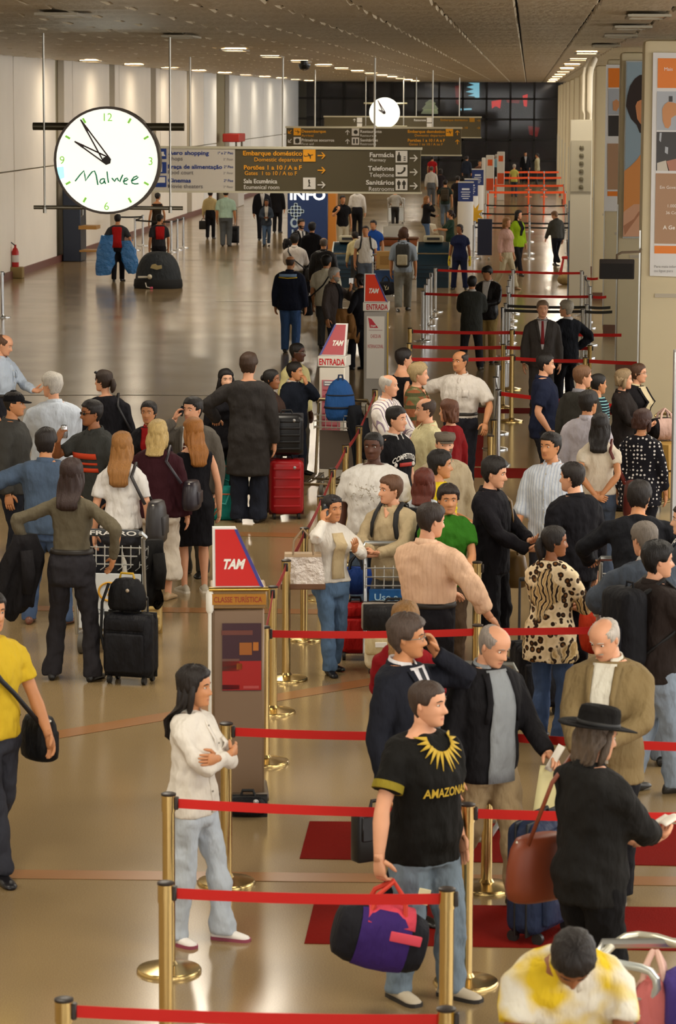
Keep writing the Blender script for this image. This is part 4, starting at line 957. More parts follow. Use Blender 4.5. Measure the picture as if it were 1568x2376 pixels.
    if glasses:
        gmn = mat(glasses, .15) if glasses != 'clear' else mat('#b9b4a8', .2, .7); z = .02; up_ = 0
        b = MB()
        for s in (-1, 1):
            if glasses == 'clear': b.tube([hd((s*.145+.085*cos(t_), -.42+.02*abs(cos(t_)), .01+.06*sin(t_))) for t_ in [k*pi/6 for k in range(13)]], .007*hs, 5)
            else: b.ell(hd((s*.15, -.385, .01)), (.11*hs, .045*hs, .07*hs), 10, 6, Rh)
            b.tube([hd((s*.24, -.38, .03)), hd((s*.34, -.2, .03)), hd((s*.36, .05, .02))], .012*hs, 5)
        b.tube([hd((-.06, -.43, .03)), hd((.06, -.43, .03))], .01*hs, 5)
        b.build('glasses', gmn, e)
    PEOPLE.append(P); P.label = label; P.tuckedv = tucked
    return P
def W_(P, p): return P.M @ V(p)
# ------------------------------------------------------------------ barrier posts and belts
gold = mat('#c9ae74', .24, 1., 'brushed'); silver = mat('#c4c6c8', .25, 1., 'brushed'); capm = mat('#2a2320', .4); orangep = mat('#ec5a20', .5)
redb = mat('#c41a12', .7); dredb = mat('#8a1a16', .7); greyb = mat('#3a3a3a', .7); blackb = mat('#161413', .7); orb = mat('#f0561c', .7)
ZP = .95
_pm = {}
def post_parts(kind):
    if kind in _pm: return _pm[kind]
    m_ = {'gold': gold, 'silver': silver, 'orange': orangep}[kind]; n = 24
    r = [('base', MB().lathe([(.17, 0), (.17, .012), (.163, .022), (.10, .034), (.045, .042), (.034, .06)], 28).mesh('base', m_)),
         ('post', MB().lathe([(.033, .04), (.033, ZP-.10), (.033, ZP-.012)], n).mesh('post', m_)),
         ('cap', MB().lathe([(.037, ZP-.095), (.037, ZP-.015), (.037, ZP-.004), (.030, ZP), (.01, ZP)], n).mesh('cap', m_ if kind != 'orange' else silver)),
         ('cap_ring', MB().lathe([(.0375, ZP-.012), (.039, ZP-.010), (.039, ZP-.002), (.030, ZP+.002), (.004, ZP+.002)], n).mesh('cap_ring', capm)),
         ('belt_clip', MB().rbox((.042, 0, ZP-.052), (.02, .035, .066), .004, 1).mesh('belt_clip', capm))]
    _pm[kind] = r; return r
def post(top, kind, label, group=None, belts=(), floor=None):
    g = floor if floor is not None else G(top[0], top[1], ZP); loc = V((g.x, g.y, 0))
    t = thing('barrier_post', label, 'barrier post', loc, 0, group)
    for nm, me in post_parts(kind):
        o = bpy.data.objects.new(nm, me); C.objects.link(o); o.parent = t
    t['xy'] = (loc.x, loc.y)
    return t
def belt(a, b, m_=None, sag=.012, h=.05):
    """ribbon that pulls out of post a and clips into post b (an object or a point)"""
    A = V((a.location.x, a.location.y, 0)); B = V(b) if not hasattr(b, 'location') else V((b.location.x, b.location.y, 0)); B.z = 0
    d = (B-A); L = d.length; u = d/L; n_ = V((-u.y, u.x, 0))*.0015; rows = []; k = 8
    for i in range(k+1):
        p = u*(.036+(L-.072)*i/k); z = ZP-.053-sag*4*(i/k)*(1-i/k)
        rows.append([p-n_+V((0, 0, z-h/2)), p+n_+V((0, 0, z-h/2)), p+n_+V((0, 0, z+h/2)), p-n_+V((0, 0, z+h/2))])
    o = MB().rings(rows).build('belt', m_ or redb, a); a_ = [c for c in a.children if c.name.startswith('belt_clip')]
    if a_: a_[0].rotation_euler.z = math.atan2(u.y, u.x)
    return o
def floor_pt(px, py): g = G(px, py); return V((g.x, g.y, 0))
A1 = post((148, 2316), 'gold', 'nearest gold barrier post at the bottom left corner'); A2 = post((384, 2046), 'gold', 'gold barrier post standing in front of the woman in white')
A3 = post((391, 1840), 'gold', 'gold barrier post with full base at the left of the woman in white'); A4 = post(None, 'gold', 'gold barrier post half hidden behind the legs of the woman in white', floor=floor_pt(525, 2050))
B1 = post((1035, 2338), 'gold', 'barrier post top at the bottom edge beside the bending man'); B2 = post((1037, 2060), 'gold', 'gold barrier post just in front of the duffel bag man')
B3 = post((1085, 1864), 'gold', 'gold barrier post between black t-shirt man and brown leather bag'); B4 = post(None, 'gold', 'gold barrier post mostly hidden behind the khaki trousers', floor=floor_pt(1128, 2062))
belt(A1, B1); belt(A2, B2); belt(A3, B3); belt(B3, floor_pt(1790, 2290)); belt(A4, B4); belt(B4, floor_pt(1790, 2100))
S8 = post((614, 1453), 'gold', 'front gold post of the diagonal line beside the brown totem')
N5 = post((1108, 1449), 'gold', 'gold barrier post under the hand of the man in pink shirt'); N6 = post((1107, 1303), 'gold', 'tall looking barrier post right behind the pink shirt man')
belt(S8, N5); belt(N5, floor_pt(1790, 1740))
diag = [S8]; dl = ['second gold post of the diagonal line behind the brown totem', 'third post of the diagonal line with wide gold base', 'fourth post of the diagonal line beside the phone woman', 'fifth post of the diagonal line near the cart wheel', 'sixth post of the diagonal line beside the cart', 'seventh post of the diagonal line by the cart basket', 'last post of the diagonal line under the blue rucksack']
for k, p in enumerate(((633, 1360), (664, 1299), (706, 1224), (745, 1150), (771, 1086), (802, 1031), (833, 988))): diag.append(post(p, 'gold', dl[k]))
for k in range(len(diag)-1): belt(diag[k+1], diag[k], dredb, .02)
q_ = post((870, 903), 'gold', 'gold post between the white check-in totem and the grey haired man')
belt(q_, diag[-1], dredb)
M1 = post((951, 761), 'gold', 'left end post of the farthest of three close red belts'); M2 = post((949, 796), 'gold', 'left end post of the middle of three close red belts'); M3 = post((946, 825), 'gold', 'left end post of the nearest of three close red belts')
M1b = post((1187, 764), 'gold', 'middle post of the farthest of three close red belts'); M2b = post((1167, 798), 'gold', 'middle post of the second of three close red belts'); M3b = post((1188, 823), 'gold', 'gold post with wide base behind the navy polo man')
M2c = post((1368, 800), 'gold', 'right hand post beside the navy suit man at the second belt'); M3c = post((1358, 829), 'gold', 'gold post just right of the navy suit man')
belt(M1, M1b); belt(M1b, V((1.52, 47.0, 0))); belt(M2, M2b); belt(M2b, M2c); belt(M3, M3b); belt(M3b, M3c); belt(M3c, V((2.2, M3c.location.y-.3, 0)))
cl = [post(p, 'gold' if k > 2 else 'silver', l) for k, (p, l) in enumerate((((1154, 845), 'farthest post of the short row right of the white shirt man'), ((1150, 874), 'second post of the short row right of the white shirt man'), ((1156, 903), 'third post of the short row holding a red belt'), ((1145, 973), 'gold post under the hand of the man in white short sleeves'), ((1138, 1010), 'nearest post of the short row right of the white shirt man')))]
for k in range(4): belt(cl[k+1], cl[k], blackb)
belt(cl[2], floor_pt(1470, 1120))
LC = ['silver post at the far left end of the distant red belt', 'second silver post of the receding row left of the grey suit back', 'third silver post of the receding row left of the grey suit back', 'fourth silver post of the receding row left of the grey suit back', 'nearest silver post of the receding row left of the grey suit back']
lc = [post(p, 'silver', l) for p, l in zip(((1010, 621), (1000, 633), (993, 646), (988, 660), (981, 675)), LC)]
MC = ['silver middle post of the farthest red belt under the pink cardigan woman', 'second silver post of the middle receding row', 'third silver post of the middle receding row', 'fourth silver post of the middle receding row', 'nearest silver post of the middle receding row']
mc = [post(p, 'silver', l) for p, l in zip(((1190, 625), (1184, 638), (1181, 650), (1178, 664), (1180, 679)), MC)]
RC = ['silver right end post of the farthest red belt by the fins', 'second silver post of the receding row by the fins', 'third silver post of the receding row by the fins', 'fourth silver post of the receding row by the fins', 'nearest silver post of the receding row by the fins']
rc = [post(p, 'silver', l) for p, l in zip(((1349, 628), (1358, 640), (1364, 651), (1368, 664), (1369, 682)), RC)]
belt(lc[0], mc[0]); belt(mc[0], rc[0]); belt(lc[4], mc[4]); belt(mc[4], rc[4]); belt(rc[1], V((1.5, rc[1].location.y, 0))); belt(rc[4], V((1.52, rc[4].location.y, 0)))
for c_ in (lc, mc, rc):
    for k in (1, 2, 3): belt(c_[k], c_[k-1] if k > 1 else c_[2], greyb, .006)
g1 = post((1173, 703), 'silver', 'silver post with dark grey belt left of the red tie man'); g2 = post((1361, 706), 'silver', 'silver post with dark grey belt behind the navy suit man'); g3 = post((1166, 713), 'silver', 'nearer silver post with dark grey belt left of the red tie man'); g4 = post((1352, 716), 'silver', 'nearer silver post with dark grey belt behind the navy suit man')
belt(g1, g2, greyb); belt(g2, V((1.52, g2.location.y, 0)), greyb); belt(g3, g4, greyb); belt(g4, V((1.52, g4.location.y, 0)), greyb)
# distant black belts and the orange pen beyond
for k, (y, x0) in enumerate(((477, 1126), (496, 1116), (517, 1101), (527, 1099))):
    w0 = ('farthest', 'second', 'third', 'nearest')[k]
    a = post((x0, y-4), 'silver', 'silver left end post of the %s black belt row' % w0); b = post((1228, y-3), 'silver', 'silver middle post of the %s black belt row' % w0); c_ = post((1312+k*6, y-3), 'silver', 'silver right end post of the %s black belt row' % w0)
    belt(a, b, blackb); belt(b, c_, blackb)
for k, (y, x0) in enumerate(((401, 1158), (414, 1150), (432, 1142), (447, 1132))):
    w0 = ('farthest', 'second', 'third', 'nearest')[k]
    a = post((x0, y-4), 'orange', 'orange left end post of the %s orange belt row' % w0); b = post((1226, y-4), 'orange', 'orange middle post of the %s orange belt row' % w0); c_ = post((1302+k*3, y-4), 'orange', 'orange right end post of the %s orange belt row' % w0)
    belt(a, b, orb, .01, .09); belt(b, c_, orb, .01, .09)
    d_ = post((1262, y-4), 'orange', 'orange inner post hanging on the %s orange belt row' % w0)
# left: silver posts by the wall with black belts, one at the picture edge
w1 = post((5, 630), 'silver', 'silver post cut by the left picture edge'); w2 = post((331, 499), 'silver', 'silver post behind the red vest man with blue plastic'); w3 = post((313, 507), 'silver', 'second silver post behind the red vest man'); w4 = post((425, 503), 'silver', 'right end silver post by the passage opening'); w5 = post((411, 507), 'silver', 'silver post second from the passage opening'); w6 = post((397, 511), 'silver', 'silver post just right of the man in red and black overalls')
belt(w3, w2, blackb); belt(w2, floor_pt(270, 571), blackb); belt(w6, w5, blackb); belt(w5, w4, blackb); belt(w6, w3, blackb)
# ------------------------------------------------------------------ red mats
def mat_piece(poly, label):
    P = [floor_pt(*p) for p in poly]; P = [V((p.x, p.y, .001)) for p in P]; o = MB().prism(P, (0, 0, .004)).build('floor_mat', mat('#74160f', .95, kind='carpet')); tag(o, label, 'mat'); return o
mat_piece([(718, 1907), (1680, 1915), (1690, 2012), (695, 1993)], 'long red floor mat behind the black t-shirt man'); mat_piece([(728, 2098), (1700, 2108), (1720, 2210), (706, 2190)], 'long red floor mat under the blue suitcase and hat wearer')
mat_piece([(1092, 1086), (1420, 1090), (1422, 1112), (1088, 1108)], 'small red floor mat behind the thin man in black'); mat_piece([(1100, 1010), (1122, 1010), (1118, 1082), (1088, 1082)], 'narrow red floor mat strip beside the red sweater woman')
mat_piece([(1108, 946), (1430, 950), (1432, 962), (1106, 958)], 'red floor mat lying behind the navy polo man'); mat_piece([(1320, 1545), (1700, 1552), (1710, 1648), (1300, 1640)], 'red floor mat behind the tan jacket man')
# ------------------------------------------------------------------ luggage
def suitcase(loc, w_, d, h, rz, label, c, c2=None, handle=.35, wheels=True, ribs=False, panels=True):
    t = thing('suitcase', label, 'suitcase', loc, rz); m_ = mat(c, .55 if not ribs else .35, kind='cloth' if not ribs else 'plain'); w0 = .05 if wheels else 0
    MB().rbox((0, 0, w0+h/2), (w_, d, h), min(.07, d*.35), 4).build('body', m_, t)
    if ribs:
        for k in range(5): MB().rbox((0, -d/2-.004, w0+h*(.16+k*.17)), (w_*.8, .018, .03), .008, 2).build('rib', m_, t)
    elif panels:
        MB().rbox((0, -d/2-.012, w0+h*.40), (w_*.80, .05, h*.62), .02, 3).build('front_pocket', m_, t)
        MB().rbox((0, -d/2-.006, w0+h*.84), (w_*.80, .03, h*.18), .012, 2).build('upper_pocket', m_, t)
    zb = MB(); 
    for s in (-1, 1): MB().rbox((0, s*d*.16, w0+h/2), (w_+.008, .012, h+.008), min(.07, d*.35), 3).build('zip_seam', mat(c2 or '#111111', .5), t)
    if handle:
        MB().tube([(-w_*.28, d*.3, w0+h-.02), (-w_*.28, d*.3, w0+h+handle), (w_*.28, d*.3, w0+h+handle), (w_*.28, d*.3, w0+h-.02)], .010, 6).build('pull_handle', mat('#3a3a3c', .35, .6), t)
        MB().rbox((0, d*.3, w0+h+handle), (w_*.58, .035, .03), .01, 2).build('grip', mat('#141414', .5), t)
    MB().tube([(-w_*.18, 0, w0+h), (-w_*.14, 0, w0+h+.035), (w_*.14, 0, w0+h+.035), (w_*.18, 0, w0+h)], .011, 6).build('carry_handle', mat('#141414', .6), t)
    MB().ell((w_*.22, -d/2-.012, w0+h*.86), (.018, .006, .018), 10, 5).build('badge', mat('#a8a8a8', .3, .7), t)
    if wheels:
        for sx in (-1, 1):
            for sy in (-1, 1): MB().tube([(sx*w_*.36-.013, sy*d*.34, .033), (sx*w_*.36+.013, sy*d*.34, .033)], .033, 12).build('wheel', mat('#1a1a1a', .5), t)
    return t
def duffel(loc, L, w_, h, rz, label, c, c2, tilt=0., name='duffel_bag', c3=None):
    t = thing(name, label, 'bag', loc, rz); t.rotation_euler = (0, tilt, rz); rs = []; n = 16
    for x, k in ((-.5, .55), (-.47, .8), (-.35, .95), (0, 1.04), (.35, .95), (.47, .8), (.5, .55)):
        rs.append([V((x*L, w_/2*k*math.copysign(abs(cos(2*pi*j/n))**.8, cos(2*pi*j/n)), h/2+h/2*k*math.copysign(abs(sin(2*pi*j/n))**.8, sin(2*pi*j/n)))) for j in range(n)])
    o = MB().rings(rs).build('body', mat(c, .7, kind='cloth'), t, 'full')
    for s in (-1, 1):
        MB().rings([[V((x*L, s*w_/2*k*math.copysign(abs(cos(a))**.8, 1)*1.03, h/2+h/2*k*1.02*math.copysign(abs(sin(a))**.8, sin(a)))) for a in [(-1.2+2.4*j/8) for j in range(9)]] for x, k in ((-.28, .97), (-.1, 1.035), (.1, 1.035), (.28, .97))], cap=False, closed=False).build('side_panel', mat(c2, .7, kind='cloth'), t, 'full')
        MB().tube([(-L*.2, s*w_*.3, h*.85), (-L*.15, s*w_*.2, h*1.2), (0, s*w_*.06, h*1.42), (L*.15, s*w_*.2, h*1.2), (L*.2, s*w_*.3, h*.85)], .013, 6).build('handle', mat(c3 or c2, .7), t)
    return t
def trolley(loc, rz, label, board='#dfe6ea', frame='#b9bcbc', big=False, k=1.):
    """luggage cart: local -y is the pusher's side"""
    t = thing('luggage_cart', label, 'luggage cart', loc, rz); fm_ = mat(frame, .3, .9); W = .29
    MB().tube([(-W, -.38, .98), (-W, -.32, .55), (-W, -.25, .16), (-W*.75, .50, .13), (W*.75, .50, .13), (W, -.25, .16), (W, -.32, .55), (W, -.38, .98)], .017, 8).build('frame', fm_, t)
    MB().tube([(-W-.02, -.38, .98), (-W, -.42, 1.02), (W, -.42, 1.02), (W+.02, -.38, .98)], .021, 8).build('handle_bar', fm_, t)
    b = MB()
    for x in (-.2, -.07, .07, .2): b.tube([(x, -.27, .17), (x*.8, .5, .14)], .011, 6)
    b.tube([(-W*.8, .1, .145), (W*.8, .1, .145)], .012, 6); b.build('platform_grid', fm_, t)
    b = MB(); wm = mat('#c8c8c4', .35, .8)
    for z in (.72, .79, .86): b.tube([(-W, -.34, z), (-W, -.16, z), (W, -.16, z), (W, -.34, z)], .006, 5)
    for i in range(9): x = -W+2*W*i/8; b.tube([(x, -.16, .88), (x, -.17, .70), (x, -.33, .70)], .005, 4)
    b.build('wire_basket', wm, t)
    MB().rbox((0, -.315, .44), (2*W-.06, .014, .46), .006, 1).build('advert_board', mat(board, .4), t)
    for x, y, r in ((-.24, -.30, .085), (.24, -.30, .085), (0, .48, .07)):
        o = MB().tube([(x-.02, y, r), (x+.02, y, r)], r, 18).build('wheel', mat('#57534c', .6), t); MB().tube([(x-.024, y, r), (x+.024, y, r)], r*.5, 10).build('hub', mat('#b0aca0', .4, .5), o)
    return t
def hand_thing(P, side, name, label, cat, off=(0, 0, 0)):
    p = W_(P, P.arm[side]['palm']+V(off)); return thing(name, label, cat, p, radians(P.face))
def phone(P, side, label):
    t = hand_thing(P, side, 'mobile_phone', label, 'phone'); a = P.arm[side]; d = a['d']; M = V((0, 0, 1)).rotation_difference(d).to_matrix()
    MB().rbox(d*.02, (.045, .018, .10), .006, 2, M=M).build('casing', mat('#141416', .3), t); MB().rbox(d*.03+M @ V((0, -.010, 0)), (.034, .003, .04), .001, 1, M=M).build('screen', mat('#2a3038', .1), t); return t
def paper(P, side, label, w_=.15, h=.21, c='#e8e4d8', off=(0, 0, 0), rot=(60, 0, 0), name='paper_sheet'):
    t = hand_thing(P, side, name, label, 'paper', off); M = Matrix.Rotation(radians(rot[2]), 3, 'Z') @ Matrix.Rotation(radians(rot[0]), 3, 'X') @ Matrix.Rotation(radians(rot[1]), 3, 'Y')
    rs = [[M @ V((-w_/2+w_*i/6, .012*sin(i*.9)+y, -h/2+h*j/5)) for i in range(7)] for y in (0,) for j in range(6)]
    b = MB(); b.rings(rs, cap=False, closed=False); o = b.build('sheet', mat(c, .6), t, 'full'); so = o.modifiers.new('thick', 'SOLIDIFY'); so.thickness = .002; return t
def backpack(P, label, c, c2=None, w_=.30, h=.44, d=.17, name='backpack', z=None):
    H = P.H; z = z or .68*H; tw, td, yc = P.tor(.7, .02); y0 = yc+td+d/2+.02
    t = thing(name, label, 'backpack', P.M @ P.bend((0, y0, z)), radians(P.face)); m_ = mat(c, .7, kind='cloth')
    R = Matrix.Identity(3); b = MB(); b.rbox((0, 0, 0), (w_, d, h), .07, 4); b.build('body', m_, t, 'full')
    MB().rbox((0, d/2+.012, -h*.17), (w_*.74, .06, h*.46), .028, 3).build('front_pocket', mat(c2 or c, .7, kind='cloth'), t, 'full'); MB().tube([(-.04, -d*.2, h/2-.01), (-.035, -d*.2, h/2+.03), (.035, -d*.2, h/2+.03), (.04, -d*.2, h/2-.01)], .008, 6).build('grab_loop', m_, t)
    inv = t.matrix_basis.inverted() if False else (Matrix.Translation(t.location) @ Matrix.Rotation(radians(P.face), 4, 'Z')).inverted()
    for s in (-1, 1):
        pts = [P.bend((s*.052*H, yc+td+.03, z+h*.42)), P.bend((s*.060*H, yc+.01, .846*H+P.off)), P.front(s*.062*H, .815*H, P.off+.012), P.front(s*.070*H, .76*H, P.off+.014), P.front(s*.078*H, .70*H, P.off+.012), P.bend((s*(tw+.012), yc, .655*H)), P.bend((s*.06*H, yc+td+.03, z-h*.36))]
        b = MB(); b.tube([inv @ (P.M @ p) for p in pts], [.024]*7, 6, .35, up=(0, -1, 0)); b.build('shoulder_strap', mat('#171719', .7), t, 'full')
    return t
def shoulder_bag(P, side, label, c, w_=.34, h=.26, d=.13, z=.52, y=.02, cross=False, name='shoulder_bag', strapc=None, out=.0, shine=.6, metal=0):
    H = P.H; s = -1 if side == 'R' else 1; tw, td, yc = P.tor(z, P.off); loc = P.M @ V((s*(tw+d/2+.055+out), y, z*H))
    t = thing(name, label, 'bag', loc, radians(P.face)); m_ = mat(c, shine, kind='cloth' if shine > .5 else 'plain'); b = MB(); rs = []; n = 16
    for k, zz in ((.80, -.5), (.98, -.44), (1.04, -.25), (1.0, .05), (.90, .32), (.74, .47), (.55, .5)):
        rs.append([V((d/2*k*cos(2*pi*j/n), w_/2*k*math.copysign(abs(sin(2*pi*j/n))**.75, sin(2*pi*j/n)), zz*h)) for j in range(n)])
    b.rings(rs).build('body', m_, t, 'full'); MB().rbox((s*d*.46, 0, -h*.08), (.03, w_*.55, h*.45), .012, 2).build('pocket', m_, t, 'full')
    for sy in (-1, 1): MB().ell((0, sy*w_*.36, h*.42), (.014, .014, .014), 8, 5).build('buckle', mat('#b8b4a8', .3, .8), t)
    inv = (Matrix.Translation(loc) @ Matrix.Rotation(radians(P.face), 4, 'Z')).inverted(); ss = -s if cross else s
    sh = P.bend((ss*.075*H, .012*H, .838*H+P.off+.010)); A = V((s*(tw+d*.4+out), y-w_*.34, z*H+h*.44)); B = V((s*(tw+d*.4+out), y+w_*.34, z*H+h*.44))
    fr = P.front(ss*.066*H, .79*H, P.off+.012); tb = P.tor(.79, P.off+.012); bk = P.bend((ss*.066*H, tb[2]+tb[1], .79*H))
    mid1 = [P.front((ss*.5*(1-k)+s*k)*.10*H, (.74-.14*k)*H, P.off+.016) for k in (.25, .6)] if cross else []
    tb2 = P.tor(.68, P.off+.016); mid2 = [P.bend((0, tb2[2]+tb2[1], .69*H))] if cross else []
    b = MB(); b.tube([inv @ (P.M @ p) for p in [A]+mid1[::-1]+[fr, sh, bk]+mid2+[B]], .016, 6, .4, up=(0, -1, 0)); b.build('strap', mat(strapc or c, shine), t, 'full'); return t
# ------------------------------------------------------------------ the crowd, nearest first
J_ = lambda c, o=None, **k: dict(dict(kind='jacket', c=c, sleeve=1., hem=.44, loose=.02, open=o, collar=None if o else 'same'), **k)
S_ = lambda c, **k: dict(dict(kind='shirt', c=c, sleeve=1., hem=.57, loose=.014, collar='same', placket='#b8b0a0'), **k)
T_ = lambda c, **k: dict(dict(kind='tshirt', c=c, sleeve=.33, hem=.46, loose=.016), **k)
W2 = lambda c, **k: dict(dict(kind='sweater', c=c, sleeve=1., hem=.46, loose=.018), **k)
L_ = lambda c, **k: dict(dict(kind='trousers', c=c), **k)
BLK = '#17151a'; BH = '#1c1512'; DB = '#2c2018'; GH = '#a59c90'
JEAN = '#4a5d7e'; LJEAN = '#8296ad'
woman_white = person('woman in white jacket and pale jeans standing with arms crossed', (452, 1546), 1.63, 66, 'f', 'tan', ('long', '#1a1310', 1.1), J_('#ddd6cb', None, hem=.475, sleeve=.93, collar='same', loose=.014, placket='#8a8478', pocket=True), L_('#b6bfc9', flare=1.08, loose=.010), ('#e6e2dc', '#8f4456'), ('crossed', 'crossed'), ((.05, .05, 0), (.085, -.075, 0)), look=78, feet=2188)
man_tee = person('heavy man in black t-shirt with gold trim holding a duffel bag', (993, 1578), 1.76, 48, 'm', 'light', ('buzz', '#3a2c24'), T_('#161513', sleeve=.36, hem=.44, loose=.024), L_('#73828f', loose=.014, c2=None), ('#b8ac96', '#2a2622'), ((.255, -.05, .475, (.5, 1, 0), (0, -.1, -1), (-1, 0, 0), .95), 'pocket'), ((.06, .05, 0), (.075, -.05, 0)), look=68, build=1.13, feet=2318)
P = man_tee; goldp = mat('#b8982c', .7)
def ontee(P, o_): 
    def f_(p): return P.front(p.x, p.z, P.off+o_)
    return f_
letter('AMAZONAS', (-.02, 0, .665*P.H), .045, goldp, P.ub, 'c', .27, bold=.03, fmap=ontee(P, .012))
for k in range(15):
    a = radians(-100+200*k/14); x = sin(a)*.075; z = .838*P.H-cos(a)*.055-.012
    b = MB(); pts = []
    for r_, s_ in ((0, .011), (.06+.035*(cos(a)), .001)):
        for sg in (-1, 1): pts.append(P.front(x+sin(a)*r_+cos(a)*s_*sg, z-cos(a)*r_+sin(a)*s_*sg, P.off+.012))
    b.add(pts, [(0, 1, 3, 2)]); o = b.build('neck_print', goldp, P.ub); so = o.modifiers.new('thick', 'SOLIDIFY'); so.thickness = .004
for nm in ('R',):
    S, E = P.arm[nm]['S'], P.arm[nm]['E']
    c0 = S.lerp(E, .62); MB().tube([S.lerp(E, .52), S.lerp(E, .60), S.lerp(E, .665)], [.036*P.H*1.06+.018, .0345*P.H*1.06+.022, .033*P.H*1.06+.024], 16).build('sleeve_print', mat('#8a7a24', .75, kind='cloth'), P.ub)
man_phone = person('man in navy suit and glasses talking on a phone', (945, 1428), 1.78, 62, 'm', 'tan', ('thick', '#4a3c34'), J_('#1d1f28', '#d8d6d8', tie='#26282e', open_to=.60), L_('#1a1b20'), arms=('down', 'phone'), look=82, glasses='clear', legs='step', tilt=-4)
phone(man_phone, 'L', 'dark mobile phone held to the ear by the suit man')
man_khaki = person('balding man in dark blazer and khaki trousers striding and looking down', (1160, 1455), 1.76, 38, 'm', 'light', ('balding', '#8a8078'), J_('#1b1a1d', '#8d9296', open_to=.445, open_w=.058, hem=.44, open_pw=.6), L_('#a08b6a', loose=.016), '#1c1715', ('down', (.13, -.18, .55, (.5, 1, -.3), (-.1, -1, -.3), (-.6, 0, -1), .7)), 'walk2', look=52, nod=22, build=1.05, feet=2112)
man_tan = person('grey moustached man in tan tweed jacket looking down', (1392, 1440), 1.82, -18, 'm', 'light', ('balding', '#b5aca2'), J_('#85724f', '#d9d5c6', open_to=.50, open_w=.03, hem=.42, loose=.026), L_('#17171b', loose=.016), '#26211e', ((.05, -.20, .56, (1, .3, -.6), (-.6, -.8, 0), (0, .2, -1), .7), (.06, -.20, .60, (1, .3, -.5), (-.8, -.6, 0), (0, .2, -1), .6)), look=-38, nod=24, beard=('mustache', '#b9b0a6'), build=1.1, feet=2108)
hat_p = person('person in black brimmed hat and black shirt seen from behind', (1395, 1650), 1.72, 128, 'm', 'light', ('curly', '#54463a', .30), S_('#1d1c1b', hem=.44, sleeve=.80, loose=.028, collar='same', placket=None), L_('#121113', loose=.016), '#161414', ((.03, -.22, .60, (1, .5, -.6), (-.5, -1, .1), (0, .2, 1), .6), (.03, -.20, .58, (1, .5, -.6), (-.5, -1, .1), (0, .2, 1), .6)), look=118, nod=10, hat=('brim', '#0f0d0c'), build=1.06)
man_bend = person('man in white and yellow shirt bending forward at the bottom edge', (1335, 2202), 1.74, 5, 'm', 'brown', ('short', '#1d1613'), T_(('cloth', '#d9d3c2', '#d8b82a'), loose=.02, collar='same'), L_('#3a3d46'), arms=((.12, -.40, .42, (.6, .5, -.2)), (.12, -.40, .42, (.6, .5, -.2))), lean=44, nod=34, build=1.12)
man_yel = person('man in yellow t-shirt with black bag cut by the left edge', (-22, 1372), 1.76, 42, 'm', 'tan', ('short', BH), T_('#cfae2c', sleeve=.36, hem=.49), L_('#33343c', loose=.014), '#17161a', ('down', (.165, -.11, .50, (.6, 1, 0), (.0, -.4, -1), (-1, 0, 0), .5)), 'walk', feet=2030)
leop = person('woman in leopard print tunic and jeans with ponytail', (1287, 1220), 1.63, 150, 'f', 'brown', ('pony', '#1a1310', .42), T_(('leopard', '#cdb78e', None, 21.), sleeve=.72, hem=.385, loose=.022, flare=.02), L_('#3d4f70'), '#141316', ((.05, -.17, .60, (1, .4, -.6), (-.7, -.7, 0), (0, .2, 1), .5), 'front'), look=98, build=1.08, feet=1722)
thin_blk = person('thin man dressed all in black facing right', (1152, 1063), 1.76, 68, 'm', 'light', ('thick', '#17110e'), J_(BLK, None, hem=.45, collar='same'), L_('#131216', loose=.014), arms=((.03, -.20, .58, (1, .4, -.6), (-.2, -1, 0), (0, .2, 1), .6), 'front'), look=78, nod=8)
stripe_m = person('man in pale blue striped shirt with rolled sleeves', (1277, 1003), 1.77, -22, 'm', 'tan', ('short', '#17110e'), S_(('vstripe', '#c3c9d2', '#a6b0c2', 1.6), sleeve=.72, hem=.45, loose=.024), L_('#26262c'), arms=('swing', 'down'), look=-38, build=1.04)
blk_back = person('man in black jacket with short hair seen from behind left', (1327, 1073), 1.74, -140, 'm', 'light', ('short', '#1e1714'), J_('#141318', None, hem=.44, loose=.03), L_('#141318'), arms=('down', 'down'), look=-118, build=1.12)
dark_sw = person('person in dark sweater leaning with elbows out over a cart', (1485, 1118), 1.74, 178, 'm', 'tan', ('thick', '#1c1614'), W2('#17181d', loose=.03), L_('#1a1b20'), arms=((.22, -.24, .60, (1, .3, -.2)), (.22, -.24, .60, (1, .3, -.2))), lean=16, look=165, build=1.06)
grey_back = person('grey haired man in slate blue jacket pushing a cart', (1492, 1211), 1.75, -172, 'm', 'light', ('short', '#6e655c'), J_('#4a525e', None, hem=.46, collar='#b9b6b0', loose=.026), L_('#7a828c'), arms=((.16, -.26, .60, (1, .3, -.3)), (.16, -.26, .60, (1, .3, -.3))), lean=14, look=-148, build=1.05)
hood = person('youth in brown hooded jacket with black rucksack at right edge', (1528, 1258), 1.74, 122, 'm', 'light', ('thick', '#120e0d'), J_('#2a221f', None, hem=.45, collar='same', loose=.026), L_('#8a97a6', loose=.018), '#2c2a28', arms=('front', 'front'), look=104, legs='step')
backpack(hood, 'black rucksack on the youth in brown hooded jacket', '#16161a', '#1d1d22', .33, .52, .2)
pinkf = person('pale faced person in white collar at the right picture edge', (1590, 1168), 1.70, -95, 'm', 'pale', ('short', '#2a1c17'), J_('#3c414a', '#d8d4d0'), L_('#3c4a60'), look=-95)
pink_m = person('man in pale pink shirt resting a hand on the barrier post', (1004, 1168), 1.80, 150, 'm', 'light', ('short', '#2c211b'), S_(('vstripe', '#dab496', '#d4ad90', 1.5), hem=.555, loose=.034, placket=None, sleeve=.86), L_('#1b1a1f', loose=.016), arms=((.255, -.06, .555, (.7, .8, .2), (.3, -.7, -.6), (-.3, -.3, -1), .3), (.02, -.2, .6, (1, .3, -.6))), look=122, build=1.1, nod=6)
